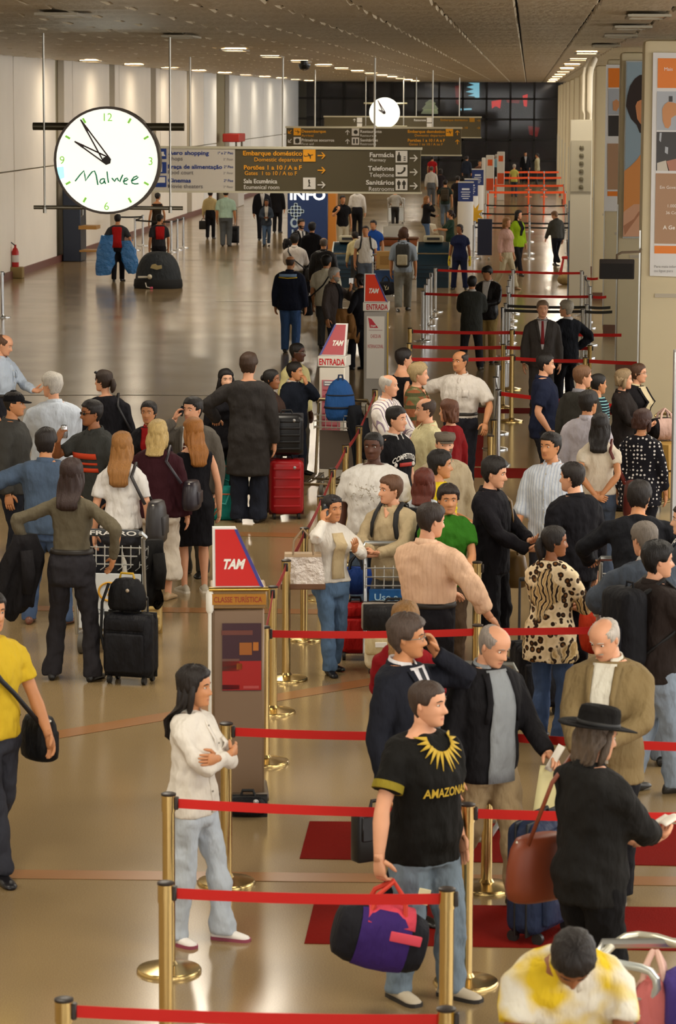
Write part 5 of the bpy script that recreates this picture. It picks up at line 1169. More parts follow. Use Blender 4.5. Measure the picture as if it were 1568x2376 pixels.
green_b = person('young man in green shirt behind the pink shirt man', (1040, 1126), 1.57, 8, 'm', 'tan', ('thick', '#241813'), T_('#2f6a18', hem=.47, loose=.02), L_('#4a3a2c'), arms=('down', (.08, -.18, .55)), look=12)
beige_m = person('man in beige jacket with rucksack straps leaning on a cart', (906, 1103), 1.77, -28, 'm', 'light', ('short', '#5a3c28'), J_('#b3a07e', None, hem=.46, collar='same', loose=.022, vee=.05), L_('#5a5a58'), arms=((.02, -.20, .635, (1, .2, -.6), (-.8, -.5, -.2), (0, .2, 1), .6), (.03, -.20, .62, (1, .2, -.6), (-.8, -.5, -.2), (0, .2, 1), .6)), look=-62, feet=1545)
backpack(beige_m, 'black rucksack with orange piping on the beige jacket man', '#1c1b1d', '#c05a1c', .3, .44)
phone_w = person('woman in white jacket and blue jeans talking on a phone', (771, 1148), 1.62, 34, 'f', 'tan', ('bun', '#1a1211'), J_('#e0dad0', None, hem=.52, sleeve=.98, collar='#efe9de', loose=.016), L_('#5a7494', flare=1.04), '#141316', ('phone', (.03, -.20, .72, (1, .2, -.8), (-.3, -.7, .8), (0, 1, 0), .6)), 'step', look=40, feet=1562)
P = phone_w; P.patch(.80, .545, .035, .040, P.off+.004, 'vest_front', mat('#c8b48e', .8, kind='cloth'), 9, 7, .0, .0)
b = MB(); hd = P.hd; hs = P.hs
for s in (-1, 1): b.ell(hd((s*.15, -.28, .40)), (.10*hs, .05*hs, .06*hs), 10, 6)
b.tube([hd((-.26, -.2, .38)), hd((0, -.31, .40)), hd((.26, -.2, .38))], .015*hs, 5); b.build('sunglasses', mat('#17151a', .15), P.e)
phone(phone_w, 'R', 'dark mobile phone at the ear of the woman in white')
white_tee = person('dark skinned man in white printed t-shirt', (866, 1002), 1.82, -8, 'm', 'dark', ('buzz', '#15100d'), T_('#dcd8d2', sleeve=.40, hem=.42, loose=.034), L_('#4f5f74'), look=-14, build=1.16, arms=('down', 'down'))
P = white_tee; rng = random.Random(3)
for k in range(44):
    x, z = rng.gauss(0, .09), .71*P.H+rng.gauss(.02, .045); b = MB(); c_ = [P.front(x+rng.uniform(-.008, .008)+i*.008, z+rng.uniform(-.012, .012), P.off+.010) for i in range(3)]; b.tube(c_, .0022, 4).build('print_mark', mat('#8a7c62', .7), P.ub)
red_hair = person('auburn haired woman in pale top seen from behind', (984, 1088), 1.58, 175, 'f', 'light', ('long', '#5a2518', .55), T_('#c9d0d6', hem=.5), L_(JEAN), look=165)
yel_m = person('man in bright yellow t-shirt turned right', (1022, 1047), 1.66, 95, 'm', 'tan', ('thick', '#17110f'), T_('#e0c52a', loose=.03, sleeve=.36), L_('#8a6a48'), arms=('front', 'front'), look=92, build=1.05)
cap_m = person('bearded man in grey flat cap and beige sweater', (1032, 1000), 1.72, 6, 'm', 'light', ('short', '#4a3a2c'), J_('#b5a588', None, hem=.47, collar='#9a8c70', loose=.024), L_('#4a5560'), look=12, beard=('beard', '#5a4634'), hat=('flat', '#6b6156'))
red_w = person('woman in dark red sweater with brown bob haircut', (1040, 928), 1.64, -125, 'f', 'light', ('bob', '#5a3420'), W2('#7d1418'), L_(JEAN), look=-110)
comp_m = person('man in black t-shirt with white arched lettering', (920, 943), 1.74, 48, 'm', 'light', ('short', '#1a1412'), T_('#151417', loose=.02, sleeve=.42, collar='#d8d4cc'), L_('#2c3a30'), look=66)
P = comp_m
letter('COMPETITION', (0, 0, .70*P.H), .05, mat('#d8d4cc', .7), P.ub, 'c', .30, bold=.03, fmap=lambda p: P.front(p.x, p.z+.03-2.2*p.x*p.x, P.off+.012))
o_ = MB(); o_.rings([[P.front(x, z*P.H, P.off+.012) for x in [-.08+.16*j/6 for j in range(7)]] for z in (.672, .684, .694)], cap=False, closed=False); o2 = o_.build('red_car_print', mat('#a02a22', .7), P.ub); so = o2.modifiers.new('thick', 'SOLIDIFY'); so.thickness = .004
for x in (-.115, .115): MB().ell(P.front(x, .683*P.H, P.off+.010), (.022, .008, .022), 10, 6).build('roundel_print', mat('#c8c2ba', .7), P.ub)
cream_m = person('man in cream polo shirt looking left', (987, 922), 1.74, -62, 'm', 'light', ('balding', '#3a2a20'), T_('#d9cfa2', collar='same', hem=.46, loose=.022), L_('#5a5a52'), look=-78)
stri_g = person('grey haired man in white striped shirt', (902, 868), 1.76, 60, 'm', 'light', ('balding', '#b3aca2'), S_(('vstripe', '#d8d2cc', '#8a7a8a', 1.0), hem=.46, loose=.024), L_('#4a4a50'), look=80, arms=('front', 'front'))
plaid_m = person('fair haired man in brown checked shirt', (972, 843), 1.78, 78, 'm', 'light', ('thick', '#a08a62'), S_(('plaid', '#7d4a2e', '#5a5a38', .9), hem=.46, loose=.026, vee=.05), L_('#4a4640'), look=92)
tank_m = person('man in black tank top looking away right', (937, 808), 1.76, 112, 'm', 'light', ('short', '#1a1311'), dict(kind='tank', c='#151418', sleeve=0, hem=.46, loose=.014), L_('#2c3444'), look=118)
white_arm = person('man in white short sleeved shirt with arms held out', (1067, 813), 1.80, -12, 'm', 'tan', ('balding', '#2a1d17'), S_('#d3ccc4', sleeve=.46, hem=.56, loose=.034, pocket=True), L_('#22222a'), arms=((.26, -.02, .60, (.6, .4, .2), (.4, -.2, -.8)), (.20, -.15, .545, (.7, .7, .2), (.1, -.6, -.7), (-.3, -.3, -1), .5)), look=-38, build=1.1)
navy_polo = person('man in navy polo shirt standing by the gold post', (1266, 820), 1.78, 92, 'm', 'light', ('short', '#15100f'), T_('#1c2238', collar='same', sleeve=.40, hem=.44, loose=.024), L_('#232329', loose=.016), arms=('pocket', (.06, -.17, .57)), look=92, build=1.08)
grey_j = person('man in dark grey jacket with brown hair', (1352, 848), 1.80, 140, 'm', 'light', ('short', '#6b4a30'), J_('#34332f', None, hem=.42, collar='#7a7a80', loose=.026), L_('#232327'), look=112)
teal_s = person('man in dark shirt with thin teal stripes', (1388, 866), 1.64, 110, 'm', 'tan', ('buzz', '#17120f'), T_(('hstripe', '#14202a', '#7fb0b4', 1.5), sleeve=.42, hem=.46), L_('#2a2a30'), look=118)
lav_m = person('man in pale lavender shirt seen from behind', (1366, 908), 1.72, 168, 'm', 'tan', ('thick', '#1d1815'), S_('#b3aeb6', hem=.46, loose=.026, placket=None), L_('#33343c'), look=140)
beige_w = person('long haired woman in beige t-shirt with hands behind back', (1393, 960), 1.66, 178, 'f', 'tan', ('long', '#17110f', .85), T_('#cfc2ae', sleeve=.30, hem=.52, loose=.014), L_('#3f4858'), '#26262a', ('behind', 'behind'), look=165)
dots_w = person('woman in black blouse with white polka dots', (1492, 950), 1.62, 165, 'f', 'tan', ('bob', '#3a1f17', .05), T_(('dots', '#17161c', '#cfcac6', 26.), sleeve=.9, hem=.40, loose=.024, flare=.03), L_('#1a1a20'), look=135, arms=('down', 'down'), build=1.1)
old_w = person('short fair haired woman in dark jacket facing right', (1448, 857), 1.64, 75, 'f', 'light', ('bob', '#8a7456', .02), J_('#241e1c', None, hem=.44, collar='same'), L_('#1c1a1c'), look=88, arms=('front', 'front'))
glas_w = person('woman with glasses in black jacket and cream top', (1482, 843), 1.64, 55, 'f', 'light', ('bun', '#4a3020'), J_('#1a181b', '#d0c09a', open_to=.5, open_w=.03), L_('#1c1a1c'), look=72, arms=('hip', 'hip'), glasses='clear')
tie_m = person('man in grey suit with red patterned tie facing the camera', (1259, 697), 1.78, 2, 'm', 'light', ('short', '#7a6450'), J_('#45413f', '#cfcdd2', tie='#8a2028', open_to=.60), L_('#3f3c3b'), look=6)
navy_m = person('grey haired man in navy suit with hand on hip', (1313, 698), 1.7, -145, 'm', 'light', ('thick', '#9a9284'), J_('#16181f', None, hem=.44, collar='#d0ced0', loose=.024), L_('#15161b'), arms=('hip', 'pocket'), look=-112)
suit_bk = person('man in charcoal suit seen from behind by the belts', (1095, 640), 1.80, 178, 'm', 'tan', ('short', '#17120f'), J_('#32332f', None, hem=.40, loose=.024, collar='#b8b4b0'), L_('#232327'), arms=('front', 'front'), legs='wide', build=1.06, feet=858)
lea_m = person('man in black leather jacket and khaki trousers looking down', (1128, 620), 1.76, -18, 'm', 'tan', ('thick', '#12100f'), J_('#1c1a1b', '#d0ccc8', rough=.4, open_to=.66, open_w=.02), L_('#9a8250'), look=-22, nod=24, arms=('front', 'front'))
nurse = person('woman in navy uniform wearing yellow rubber gloves', (1066, 520), 1.66, -8, 'f', 'brown', ('pony', '#17110f', .2), T_('#1f2646', hem=.47, loose=.02), L_('#1d2340', loose=.016), arms=('down', 'down'), legs='wide', look=-32, build=1.1, feet=672)
for sd in 'RL':
    a = nurse.arm[sd]; t = None; MB().tube([a['E'].lerp(a['W'], .72), a['W'], a['W']+a['d']*.06*nurse.H, a['W']+a['d']*.115*nurse.H], [.032, .028, .036, .02], 10).build('glove', mat('#d8c02a', .5), nurse.e)
pinkc = person('woman in pale pink cardigan and cream trousers', (1176, 505), 1.66, 52, 'f', 'light', ('long', '#8a6238', .6), J_('#c9a296', None, hem=.52, sleeve=.88, collar='same'), L_('#c2b79a', flare=1.15), '#a08060', legs='walk2', look=58, feet=672)
greenc = person('woman in lime green cardigan with long dark hair', (1203, 488), 1.67, 42, 'f', 'light', ('long', '#17110f', .7), J_('#8fae1e', '#17151a', hem=.44, sleeve=.95, open_to=.62, open_w=.02), L_('#1b1a1e'), legs='walk', look=62, feet=640)
walkg = person('man in grey shirt walking with head bowed by the fins', (1284, 490), 1.74, -150, 'm', 'light', ('short', '#7a5a40'), S_('#4a4a46', hem=.5, loose=.026, placket=None), L_('#20222b'), legs='walk', look=-110, nod=14, lean=6, arms=('down', 'swing'), feet=618)
strap_m = person('man in white t-shirt with rucksack straps facing the camera', (848, 523), 1.74, 4, 'm', 'tan', ('buzz', '#17110f'), T_('#d6d2ca', hem=.48), L_('#5a6472'), look=-4)
backpack(strap_m, 'black rucksack on the man in plain white t-shirt', '#17171a')
blue_m = person('man in royal blue shirt behind the information counter', (866, 511), 1.64, -6, 'm', 'tan', ('short', '#1a1412'), T_('#1f4a9a', collar='same'), L_('#2a2a30'), look=-16)
ruck_m = person('curly haired person in grey clothes with rucksack walking away', (936, 530), 1.76, 178, 'm', 'tan', ('curly', '#4a2e1e', .05), S_('#8f9aa6', hem=.47, sleeve=.55, loose=.03, placket=None), L_('#77766e', loose=.022), legs='walk', look=180, feet=722)
backpack(ruck_m, 'grey rucksack with a cream jacket tied to it', '#3a3a38', '#b0a890', .3, .5)
polo_b = person('man in black polo shirt with hand raised to his chest', (795, 453), 1.80, 14, 'm', 'tan', ('short', '#15110f'), T_('#141316', collar='same'), L_('#c2b9a0'), arms=('strap', 'down'), look=18)
wht_bk = person('man in white shirt and black trousers behind the sign', (829, 430), 1.80, 178, 'm', 'light', ('short', '#2a1f18'), S_('#cfcac4', placket=None), L_('#151418'), arms=('down', 'down'))
push_m = person('person in dark trousers pushing a cart away from the camera', (917, 437), 1.72, 178, 'm', 'tan', ('short', '#1d1613'), T_('#a8a49c', sleeve=.9, hem=.52), L_('#2c2a2a'), arms=((.14, -.2, .60), (.14, -.2, .60)), legs='step', feet=527)
blond_w = person('woman with long fair hair in dark jacket and jeans', (990, 455), 1.66, 95, 'f', 'light', ('long', '#8f5f32', .95), J_('#1a191c', None, hem=.47), L_('#51688a'), arms=('chin', 'front'), look=80)
read_w = person('woman in dark green top with ponytail reading a paper', (1044, 487), 1.66, -75, 'f', 'tan', ('pony', '#241612', .35), T_('#24382c', sleeve=.5), L_('#c9bd92'), arms=((.06, -.22, .68, (1, .2, -.7)), (.06, -.22, .68, (1, .2, -.7))), look=-80)
paper(read_w, 'R', 'large white paper sheet held by the ponytailed reader', .42, .30, '#e0dccc', (0, 0, .05), (20, 0, 10))
seat_m = person('person in cream shirt bending over the information counter', (823, 537), 1.48, -160, 'm', 'brown', ('short', '#1d1411'), S_('#cbbd8e', placket=None), L_('#3a3a3a'), lean=18)
bagm = person('bearded man in black suit carrying a bag on his shoulder', (699, 508), 1.80, 24, 'm', 'light', ('short', '#17110f'), J_('#17161a', '#c8c4c0', tie='#26262c'), L_('#1a191d'), beard=('beard', '#231a15'), look=30)
shoulder_bag(bagm, 'R', 'black leather bag on the shoulder of the bearded man', '#17161a', .42, .26, .16, .66, .0, out=.02)
blk_h = person('dark haired person in black coat beside the bearded man', (724, 516), 1.76, 178, 'm', 'tan', ('thick', '#131010'), J_('#131217', None), L_('#15141a'))
strap_w = person('man in white shirt with dark shoulder strap seen from behind', (684, 543), 1.76, 172, 'm', 'tan', ('thick', '#15110f'), S_('#d2c9c0', placket=None, loose=.026, hem=.54), L_('#5a5848'), arms=('front', 'front'))
shoulder_bag(strap_w, 'R', 'dark holdall hanging from the white shirt man by a strap', '#201e1e', .40, .28, .18, .50, .04, cross=True)
lea_bk = person('balding man in black leather jacket seen from behind', (751, 551), 1.76, 178, 'm', 'tan', ('balding', '#5a5048'), J_('#1d1b1b', None, rough=.4, hem=.46, loose=.026), L_('#2c2c30'), build=1.08)
bald_m = person('bald man in navy, blue and yellow sports jacket and jeans', (674, 593), 1.76, 168, 'm', 'tan', ('bald', '#3a2a20'), J_('#1b1f2e', None, hem=.44, loose=.034), L_('#3f5a86', loose=.012), look=160, build=1.12, feet=818)
P = bald_m; 
for z, c_ in ((.77, '#c8a82a'),):
    o_ = MB(); o_.rings([[P.bend((x*P.H, (lambda t_: t_[2]+t_[1]*(1-abs(x*P.H/t_[0])**2.35)**(1/2.35))(P.tor((z+.02*abs(x)*4+dz), P.off+.006)), (z+.02*abs(x)*4+dz)*P.H)) for x in [(-.1+.2*j/10) for j in range(11)]] for dz in (0, .012)], cap=False, closed=False); o2 = o_.build('yellow_stripe', mat(c_, .8), P.ub); so = o2.modifiers.new('thick', 'SOLIDIFY'); so.thickness = .006
o_ = MB(); o_.rings([[P.bend((x*P.H, (lambda t_: t_[2]+t_[1]*(1-abs(x*P.H/t_[0])**2.35)**(1/2.35))(P.tor(z, P.off+.006)), z*P.H)) for x in [(-.095+.19*j/10) for j in range(11)]] for z in (.79, .805, .82)], cap=False, closed=False); o2 = o_.build('blue_yoke', mat('#7f9cc0', .8), P.ub); so = o2.modifiers.new('thick', 'SOLIDIFY'); so.thickness = .006
cream_p = person('dark haired man in cream polo shirt with a thin bag strap', (758, 592), 1.78, 165, 'm', 'tan', ('thick', '#15110f'), T_('#d8d0b8', collar='same', sleeve=.42, loose=.03), L_('#4a4a4a'), look=150, build=1.08)
shoulder_bag(cream_p, 'L', 'black bag at the left hip of the cream polo man', '#17161a', .32, .36, .16, .46, .02, cross=True)
blaz_m = person('grey bearded man in brown blazer raising a white card', (776, 622), 1.72, 62, 'm', 'tan', ('thick', '#a09a90'), J_('#4a413d', '#17161a', hem=.42, open_to=.5, open_w=.03), L_('#2a3040', loose=.012), arms=('down', (.05, -.17, .78, (.8, -.1, -1), (-.2, -.4, 1), (0, 1, 0), .7)), look=82, beard=('beard', '#8f887c'))
paper(blaz_m, 'L', 'white card held up by the grey bearded man', .13, .10, '#eceae4', (0, -.03, .06), (0, 0, 0), 'card')
blk_w = person('woman in black trouser suit with a brown jacket over her arm', (834, 636), 1.72, -118, 'f', 'tan', ('bob', '#1c1412', .03), J_('#141318', None, hem=.46), L_('#131217', loose=.014, flare=1.1), '#17151a', ('down', 'hold'), 'contra', look=-100, feet=858)
# left side of the hall
vest = person('man in red waistcoat carrying blue plastic sheets walking away', (273, 497), 1.76, 178, 'm', 'tan', ('short', '#15110f'), T_('#3a3a3e', sleeve=.45, hem=.50, loose=.022), L_('#17161b'), arms=((.19, -.06, .52), (.19, -.06, .52)), legs='step', feet=653)
P = vest; o_ = MB()
o_.rings([[P.bend((x*P.H, (lambda t_: t_[2]+t_[1]*(1-abs(x*P.H/t_[0])**2.35)**(1/2.35))(P.tor(z, P.off+.008)), z*P.H)) for x in [(-w_+2*w_*j/10) for j in range(11)]] for z, w_ in ((.51, .075), (.62, .066), (.72, .07), (.80, .078), (.82, .06))], cap=False, closed=False); o2 = o_.build('waistcoat_back', mat('#b01c1c', .8, kind='cloth'), P.ub); so = o2.modifiers.new('thick', 'SOLIDIFY'); so.thickness = .008
overall = person('worker in red shirt and black overalls seen from behind', (371, 497), 1.62, -160, 'm', 'tan', ('short', '#15110f'), T_('#2e2e32', sleeve=.45, hem=.50), L_('#17161b', loose=.016), look=140)
P = overall; o_ = MB()
o_.rings([[P.bend((x*P.H, (lambda t_: t_[2]+t_[1]*(1-abs(x*P.H/t_[0])**2.35)**(1/2.35))(P.tor(z, P.off+.008)), z*P.H)) for x in [(-w_+2*w_*j/10) for j in range(11)]] for z, w_ in ((.62, .066), (.72, .07), (.80, .074), (.82, .06))], cap=False, closed=False); o2 = o_.build('red_back', mat('#b01c1c', .8, kind='cloth'), P.ub); so = o2.modifiers.new('thick', 'SOLIDIFY'); so.thickness = .008
bare_w = person('woman with bare shoulders and hair up beneath the big sign', (366, 447), 1.70, -150, 'f', 'tan', ('bun', '#1d1512'), dict(kind='tank', c='#2a2018', sleeve=0, hem=.47, loose=.01), L_('#1a181a'), look=150)
yshirt = person('man in pale yellow shirt walking away with a small black bag', (488, 441), 1.78, 176, 'm', 'tan', ('short', '#17120f'), S_('#c9b582', placket=None, hem=.56), L_('#17161a'), arms=('down', 'down'), legs='step', feet=554)
gshirt = person('man in pale green shirt and grey trousers walking away', (524, 439), 1.82, 178, 'm', 'tan', ('short', '#2a2018'), S_('#a9c4b2', placket=None, hem=.50, loose=.034, sleeve=.5), L_('#5c6064', loose=.016), arms=('down', 'down'), build=1.14, feet=572)
carry_w = person('woman in grey jacket and jeans walking towards the camera', (618, 462), 1.66, 4, 'f', 'brown', ('bun', '#15110f'), J_('#3c4450', '#c8c2b8', open_to=.55, open_w=.02), L_('#51657f'), arms=('front', 'front'), legs='walk', feet=572)
dk1 = person('dark suited person with legs showing under the long sign', (608, 428), 1.78, 10, 'm', 'tan', ('short', BH), J_('#1a1a20', '#c8c4c0'), L_('#1a1a20'), legs='step')
dk2 = person('person in black coat half hidden behind the long sign', (643, 425), 1.76, 170, 'm', 'tan', ('short', BH), J_('#17161a', None, hem=.40), L_('#1c1b1f'))
bl_man = person('balding man in pale blue shirt at the left picture edge', (17, 777), 1.76, 72, 'm', 'light', ('balding', '#5a4030'), S_('#b3bfcf', pocket=True, hem=.565), L_('#26262c'), arms=('down', (.05, -.21, .625, (.9, .4, -.6), (-.1, -1, 0), (-.5, 0, 1), .7)), look=78, nod=18, build=1.05)
cap_b = person('man in black baseball cap and dark grey shirt', (33, 906), 1.78, 82, 'm', 'tan', ('short', '#1a1411'), S_('#43423f', hem=.46, loose=.03, placket=None), L_('#20222a'), look=88, hat=('cap', '#121114'))
wb_man = person('white haired man in pale blue shirt seen from behind', (120, 866), 1.78, -158, 'm', 'light', ('thick', '#b3ada4'), S_('#c3cbd6', placket=None, hem=.46, loose=.04), L_('#3a3c44'), look=-122, build=1.12, arms=('front', 'front'))
blk_dress = person('woman in black with sunglasses pushed up in her hair', (240, 858), 1.70, -168, 'f', 'light', ('pony', '#2a1c14', .25), W2('#141318', loose=.026), L_('#17161a'), look=-112, build=1.15)
P = blk_dress; b = MB()
b.tube([P.hd((.36*cos(t_), -.22, .05+.42*sin(t_))) for t_ in [pi*k/8 for k in range(9)]], .02*P.hs, 5)
for s in (-1, 1): b.ell(P.hd((s*.18, -.30, .42)), (.11*P.hs, .06*P.hs, .07*P.hs), 8, 5)
b.build('sunglasses', mat('#17151a', .15), P.e)
polo_2 = person('man in sunglasses and grey polo with orange stripes drinking', (212, 928), 1.74, -42, 'm', 'brown', ('short', '#17110f'), T_('#3c3d3b', sleeve=.40, collar='same', loose=.022), L_('#20222a'), arms=((.05, -.20, .80, (.8, -.2, -1), (-.2, .3, 1), (0, 1, 0), .9), 'down'), look=-62, glasses='#0c0b0c')
P = polo_2
for z, h in ((.63, .022), (.668, .012), (.70, .03)):
    rs = [[P.front(-.095*P.H+.19*P.H*j/10, (z+dz)*P.H, P.off+.004) for j in range(11)] for dz in (0, h)]; o_ = MB(); o_.rings(rs, cap=False, closed=False); o2 = o_.build('orange_stripe', mat('#c8401c', .8), P.ub); so = o2.modifiers.new('thick', 'SOLIDIFY'); so.thickness = .005
S, E = P.arm['L']['S'], P.arm['L']['E']; cc = S.lerp(E, .35)
letter('2', (0, 0, 0), .10, mat('#c8401c', .8), P.ub, 'c', .06, bold=.05, fmap=lambda p: cc+V((.068, p.x*.9+.0, p.z-.05)))
denim = person('man in denim jacket with left arm raised seen from behind', (107, 995), 1.72, 172, 'm', 'tan', ('thick', '#1d1614'), J_('#4a5a70', None, hem=.47, loose=.036, collar='same'), L_(JEAN), '#6a4030', ('down', (.22, -.10, .74, (1, .3, -.4), (.2, -1, .5), (0, 0, -1), .3)), legs='wide', feet=1448)
olive_w = person('woman in olive top and dark trousers with hands on hips from behind', (166, 1065), 1.66, 172, 'f', 'tan', ('long', '#2c1b17', .92), T_('#5f5746', sleeve=.98, hem=.565, loose=.010), L_('#2c2a2e', flare=1.06, loose=.008), '#121113', ((.20, .03, .56, (1, .6, .1), (-.3, -.4, -.7), (-.9, .2, 0), .5), (.20, .02, .60, (1, .5, .1), (-.4, -.3, -.7), (-.9, .2, 0), .4)), 'wide', feet=1578)
wt_blond = person('long blonde haired woman in white t-shirt from behind', (283, 1003), 1.68, 174, 'f', 'light', ('long', '#8f6232', 1.25), T_('#dcd8d4', sleeve=.36, hem=.52, loose=.016), L_('#33343a'), look=176)
burg = person('blonde woman in burgundy sweater and cream trousers from behind', (366, 975), 1.68, 176, 'f', 'light', ('long', '#b59a62', .6), W2('#38181f', hem=.47, loose=.034, flare=.02), dict(kind='capri', c='#cfc4b4', loose=.03, flare=1.35), '#a08560', look=170, build=1.15, feet=1392)
redbl = person('woman with long reddish blonde hair in black dress', (448, 970), 1.68, -160, 'f', 'light', ('long', '#96602a', 1.2), dict(kind='tank', c='#131217', sleeve=0, hem=.45, loose=.016), dict(kind='skirt', c='#131217', hem=.28, loose=.012), ('#b3aa98', '#d0c8b8'), look=-140, feet=1375)
gsuit = person('man in grey suit with striped tie talking on a phone', (447, 921), 1.7, -22, 'm', 'light', ('short', '#17120f'), J_('#5c564e', '#d4d0cc', tie=('hstripe', '#5a2a22', '#c8b8a8'), open_to=.58), L_('#4a463f'), arms=('phone', 'down'), look=-34, build=1.05)
phone(gsuit, 'R', 'dark mobile phone at the ear of the grey suit man')
attend = person('woman in black and red uniform facing the camera', (345, 930), 1.58, -8, 'f', 'tan', ('bun', '#17110f'), J_('#17161a', '#a01c1e', open_to=.64, open_w=.012), L_('#17161a'), look=-12)
coat_m = person('man in long charcoal overcoat seen from behind', (577, 820), 1.86, 178, 'm', 'light', ('thick', '#3a281c'), dict(kind='coat', c='#33302f', sleeve=1., hem=.285, loose=.030, flare=.012), L_('#232733', loose=.016, flare=1.12), '#1a1816', ('down', (.20, -.10, .60, (1, .5, 0), (.2, -.8, -.3), (0, 0, -1), .3)), 'stand', look=172, build=1.04, feet=1212)
dark_g = person('long dark haired young woman behind the overcoat man', (524, 857), 1.54, 18, 'f', 'pale', ('long', '#120e0e', .8), J_('#17161b', None), L_('#1a191d'), look=22)
prof_w = person('dark haired woman in profile behind the navy sweater man', (630, 857), 1.56, 72, 'f', 'brown', ('bun', '#15100e'), T_('#3a2a24'), L_('#2a2628'), look=80)
yel_dk = person('dark skinned man in pale yellow shirt looking right', (690, 795), 1.68, 55, 'm', 'dark', ('buzz', '#120e0c'), S_('#d8cd94', hem=.46), L_('#4a4438'), look=78, glasses='clear')
navy_sw = person('man in navy sweater with his hand at his chin', (684, 840), 1.76, 62, 'm', 'tan', ('short', '#1a1411'), W2('#181d28', collar='#c8c4bc', loose=.026), L_('#1c202c'), arms=('down', 'chin'), look=78, build=1.08, feet=1125)
# far crowd
far_r = person('person in red shirt far down the hall', (1003, 362), 1.70, 170, 'm', 'tan', ('short', BH), T_('#a81c20'), L_('#2a2a30'))
far_w = person('man in white shirt walking away beyond the second sign', (1001, 386), 1.76, 176, 'm', 'tan', ('short', '#4a4038'), S_('#c9c4bc', placket=None), L_('#5a5c60'), legs='step')
far_b = person('person with dark rucksack walking away beyond the signs', (1033, 417), 1.74, 178, 'm', 'tan', ('short', BH), T_('#26302a'), L_('#55606c'), legs='step')
backpack(far_b, 'dark rucksack on the walker beyond the signs', '#3a3226')
far_g = person('dark haired girl beside the white shirted walker', (1022, 392), 1.64, 176, 'f', 'tan', ('long', BH, .3), T_('#2a2428'), L_('#2c2a30'))
far_h = person('person in dark clothes walking near the blue signboards', (1062, 408), 1.7, 170, 'm', 'tan', ('short', BH), T_('#201d1f'), L_('#26242a'))
far_s = person('person in dark blue jacket beside the white columns', (1083, 362), 1.74, 160, 'm', 'tan', ('short', BH), J_('#262c3a', None), L_('#33353c'))
far_f = person('person looking over the tallest blue signboard', (1113, 372), 1.76, 10, 'm', 'tan', ('short', BH), T_('#5a3c30'), L_('#2a2a30'))
far_c = person('person in light blue shirt between the white orange columns', (1151, 358), 1.74, 175, 'm', 'tan', ('short', GH), S_('#7fa8b8', placket=None), L_('#3a3c40'))
far_d = person('person in dark suit beyond the orange belts', (1219, 352), 1.76, 5, 'm', 'tan', ('short', BH), J_('#18171a', '#b0aca8'), L_('#17161a'))
far_t = person('man in beige jacket beyond the orange belts', (1246, 356), 1.76, -90, 'm', 'tan', ('short', BH), J_('#a8a080', None), L_('#3a3632'))
far_y = person('person with pale yellow top beyond the orange belts', (1193, 381), 1.60, 170, 'f', 'tan', ('short', GH), T_('#b8b45a'), L_('#3a4450'))
suit_w = person('fair haired woman in red top partly hidden behind the suit man', (941, 1397), 1.60, 172, 'f', 'light', ('long', '#8a6438', .7), T_('#8f1820', sleeve=.9, hem=.5, loose=.008), L_('#1a191d', loose=.016), '#151316', ('front', 'front'), ((.05, .24, .6), (.05, -.12, 0)), look=170)
# ------------------------------------------------------------------ things carried
P = man_tee; hp = W_(P, P.arm['R']['palm'])
t = duffel(hp+V((-.06, -.06, -.45)), .46, .26, .31, radians(12), 'black and purple duffel bag with pink flap held low', '#1c1c22', '#3b2468', radians(14), c3='#c23a28')
b = MB(); b.rings([[V((x, y, .31*(.52+.50*sqrt(max(0, 1-(y/.135)**2)))+.012)) for y in [(-.12+.24*j/8) for j in range(9)]] for x in (-.10, -.03, .05, .14)], cap=False, closed=False); o = b.build('pink_flap', mat('#d8485a', .7, kind='cloth'), t, 'full'); so = o.modifiers.new('thick', 'SOLIDIFY'); so.thickness = .012
MB().rbox((.10, -.13, .20), (.16, .02, .05), .006, 2).build('pink_trim', mat('#d8485a', .7), t); MB().rbox((.16, -.02, .40), (.06, .005, .08), .002, 1).build('luggage_tag', mat('#d8cfa8', .6), t)
P = man_phone; hp = W_(P, P.arm['R']['palm'])
t = thing('briefcase', 'black leather briefcase hanging behind the black t-shirt man', 'briefcase', hp+V((-.05, 0, -.33)), radians(35))
MB().rbox((0, 0, .14), (.34, .09, .28), .015, 2).build('body', mat('#131214', .35), t); MB().rbox((0, -.05, .19), (.30, .015, .14), .006, 1).build('flap', mat('#17161a', .3), t); MB().tube([(-.07, 0, .28), (-.06, 0, .33), (.06, 0, .33), (.07, 0, .28)], .011, 6).build('handle', mat('#131214', .4), t)
shoulder_bag(hat_p, 'L', 'large brown leather shoulder bag of the hat wearer', '#7d3a20', .38, .32, .17, .50, .04, shine=.45, out=.0)
paper(hat_p, 'R', 'crumpled white papers in the hands of the hat wearer', .12, .10, '#dcd4c8', (0, -.02, .03), (70, 0, 0)); 
t = thing('paper_slip', 'white paper slip tucked in the brim of the black hat', 'paper', W_(hat_p, hat_p.hd((.60, -.12, .24))), radians(128)); MB().box((.02, 0, 0), (.12, .004, .06)).build('sheet', mat('#e6e6ea', .6), t)
paper(man_khaki, 'L', 'rolled white paper in the hand of the khaki trousers man', .05, .16, '#dcd8cc', (0, -.02, .05), (10, 30, 0)); paper(man_khaki, 'L', 'pale yellow folder hanging below the rolled paper', .21, .30, '#d8cf9a', (.02, -.0, -.16), (0, 8, -30), 'folder')
paper(man_tan, 'L', 'ticket folder in the hands of the tan jacket man', .16, .10, '#c9c4b8', (0, -.03, .02), (60, 0, 0), 'ticket_folder')
shoulder_bag(man_yel, 'L', 'black camera bag at the hip of the yellow t-shirt man', '#141416', .30, .26, .16, .47, -.03, cross=True, name='camera_bag')
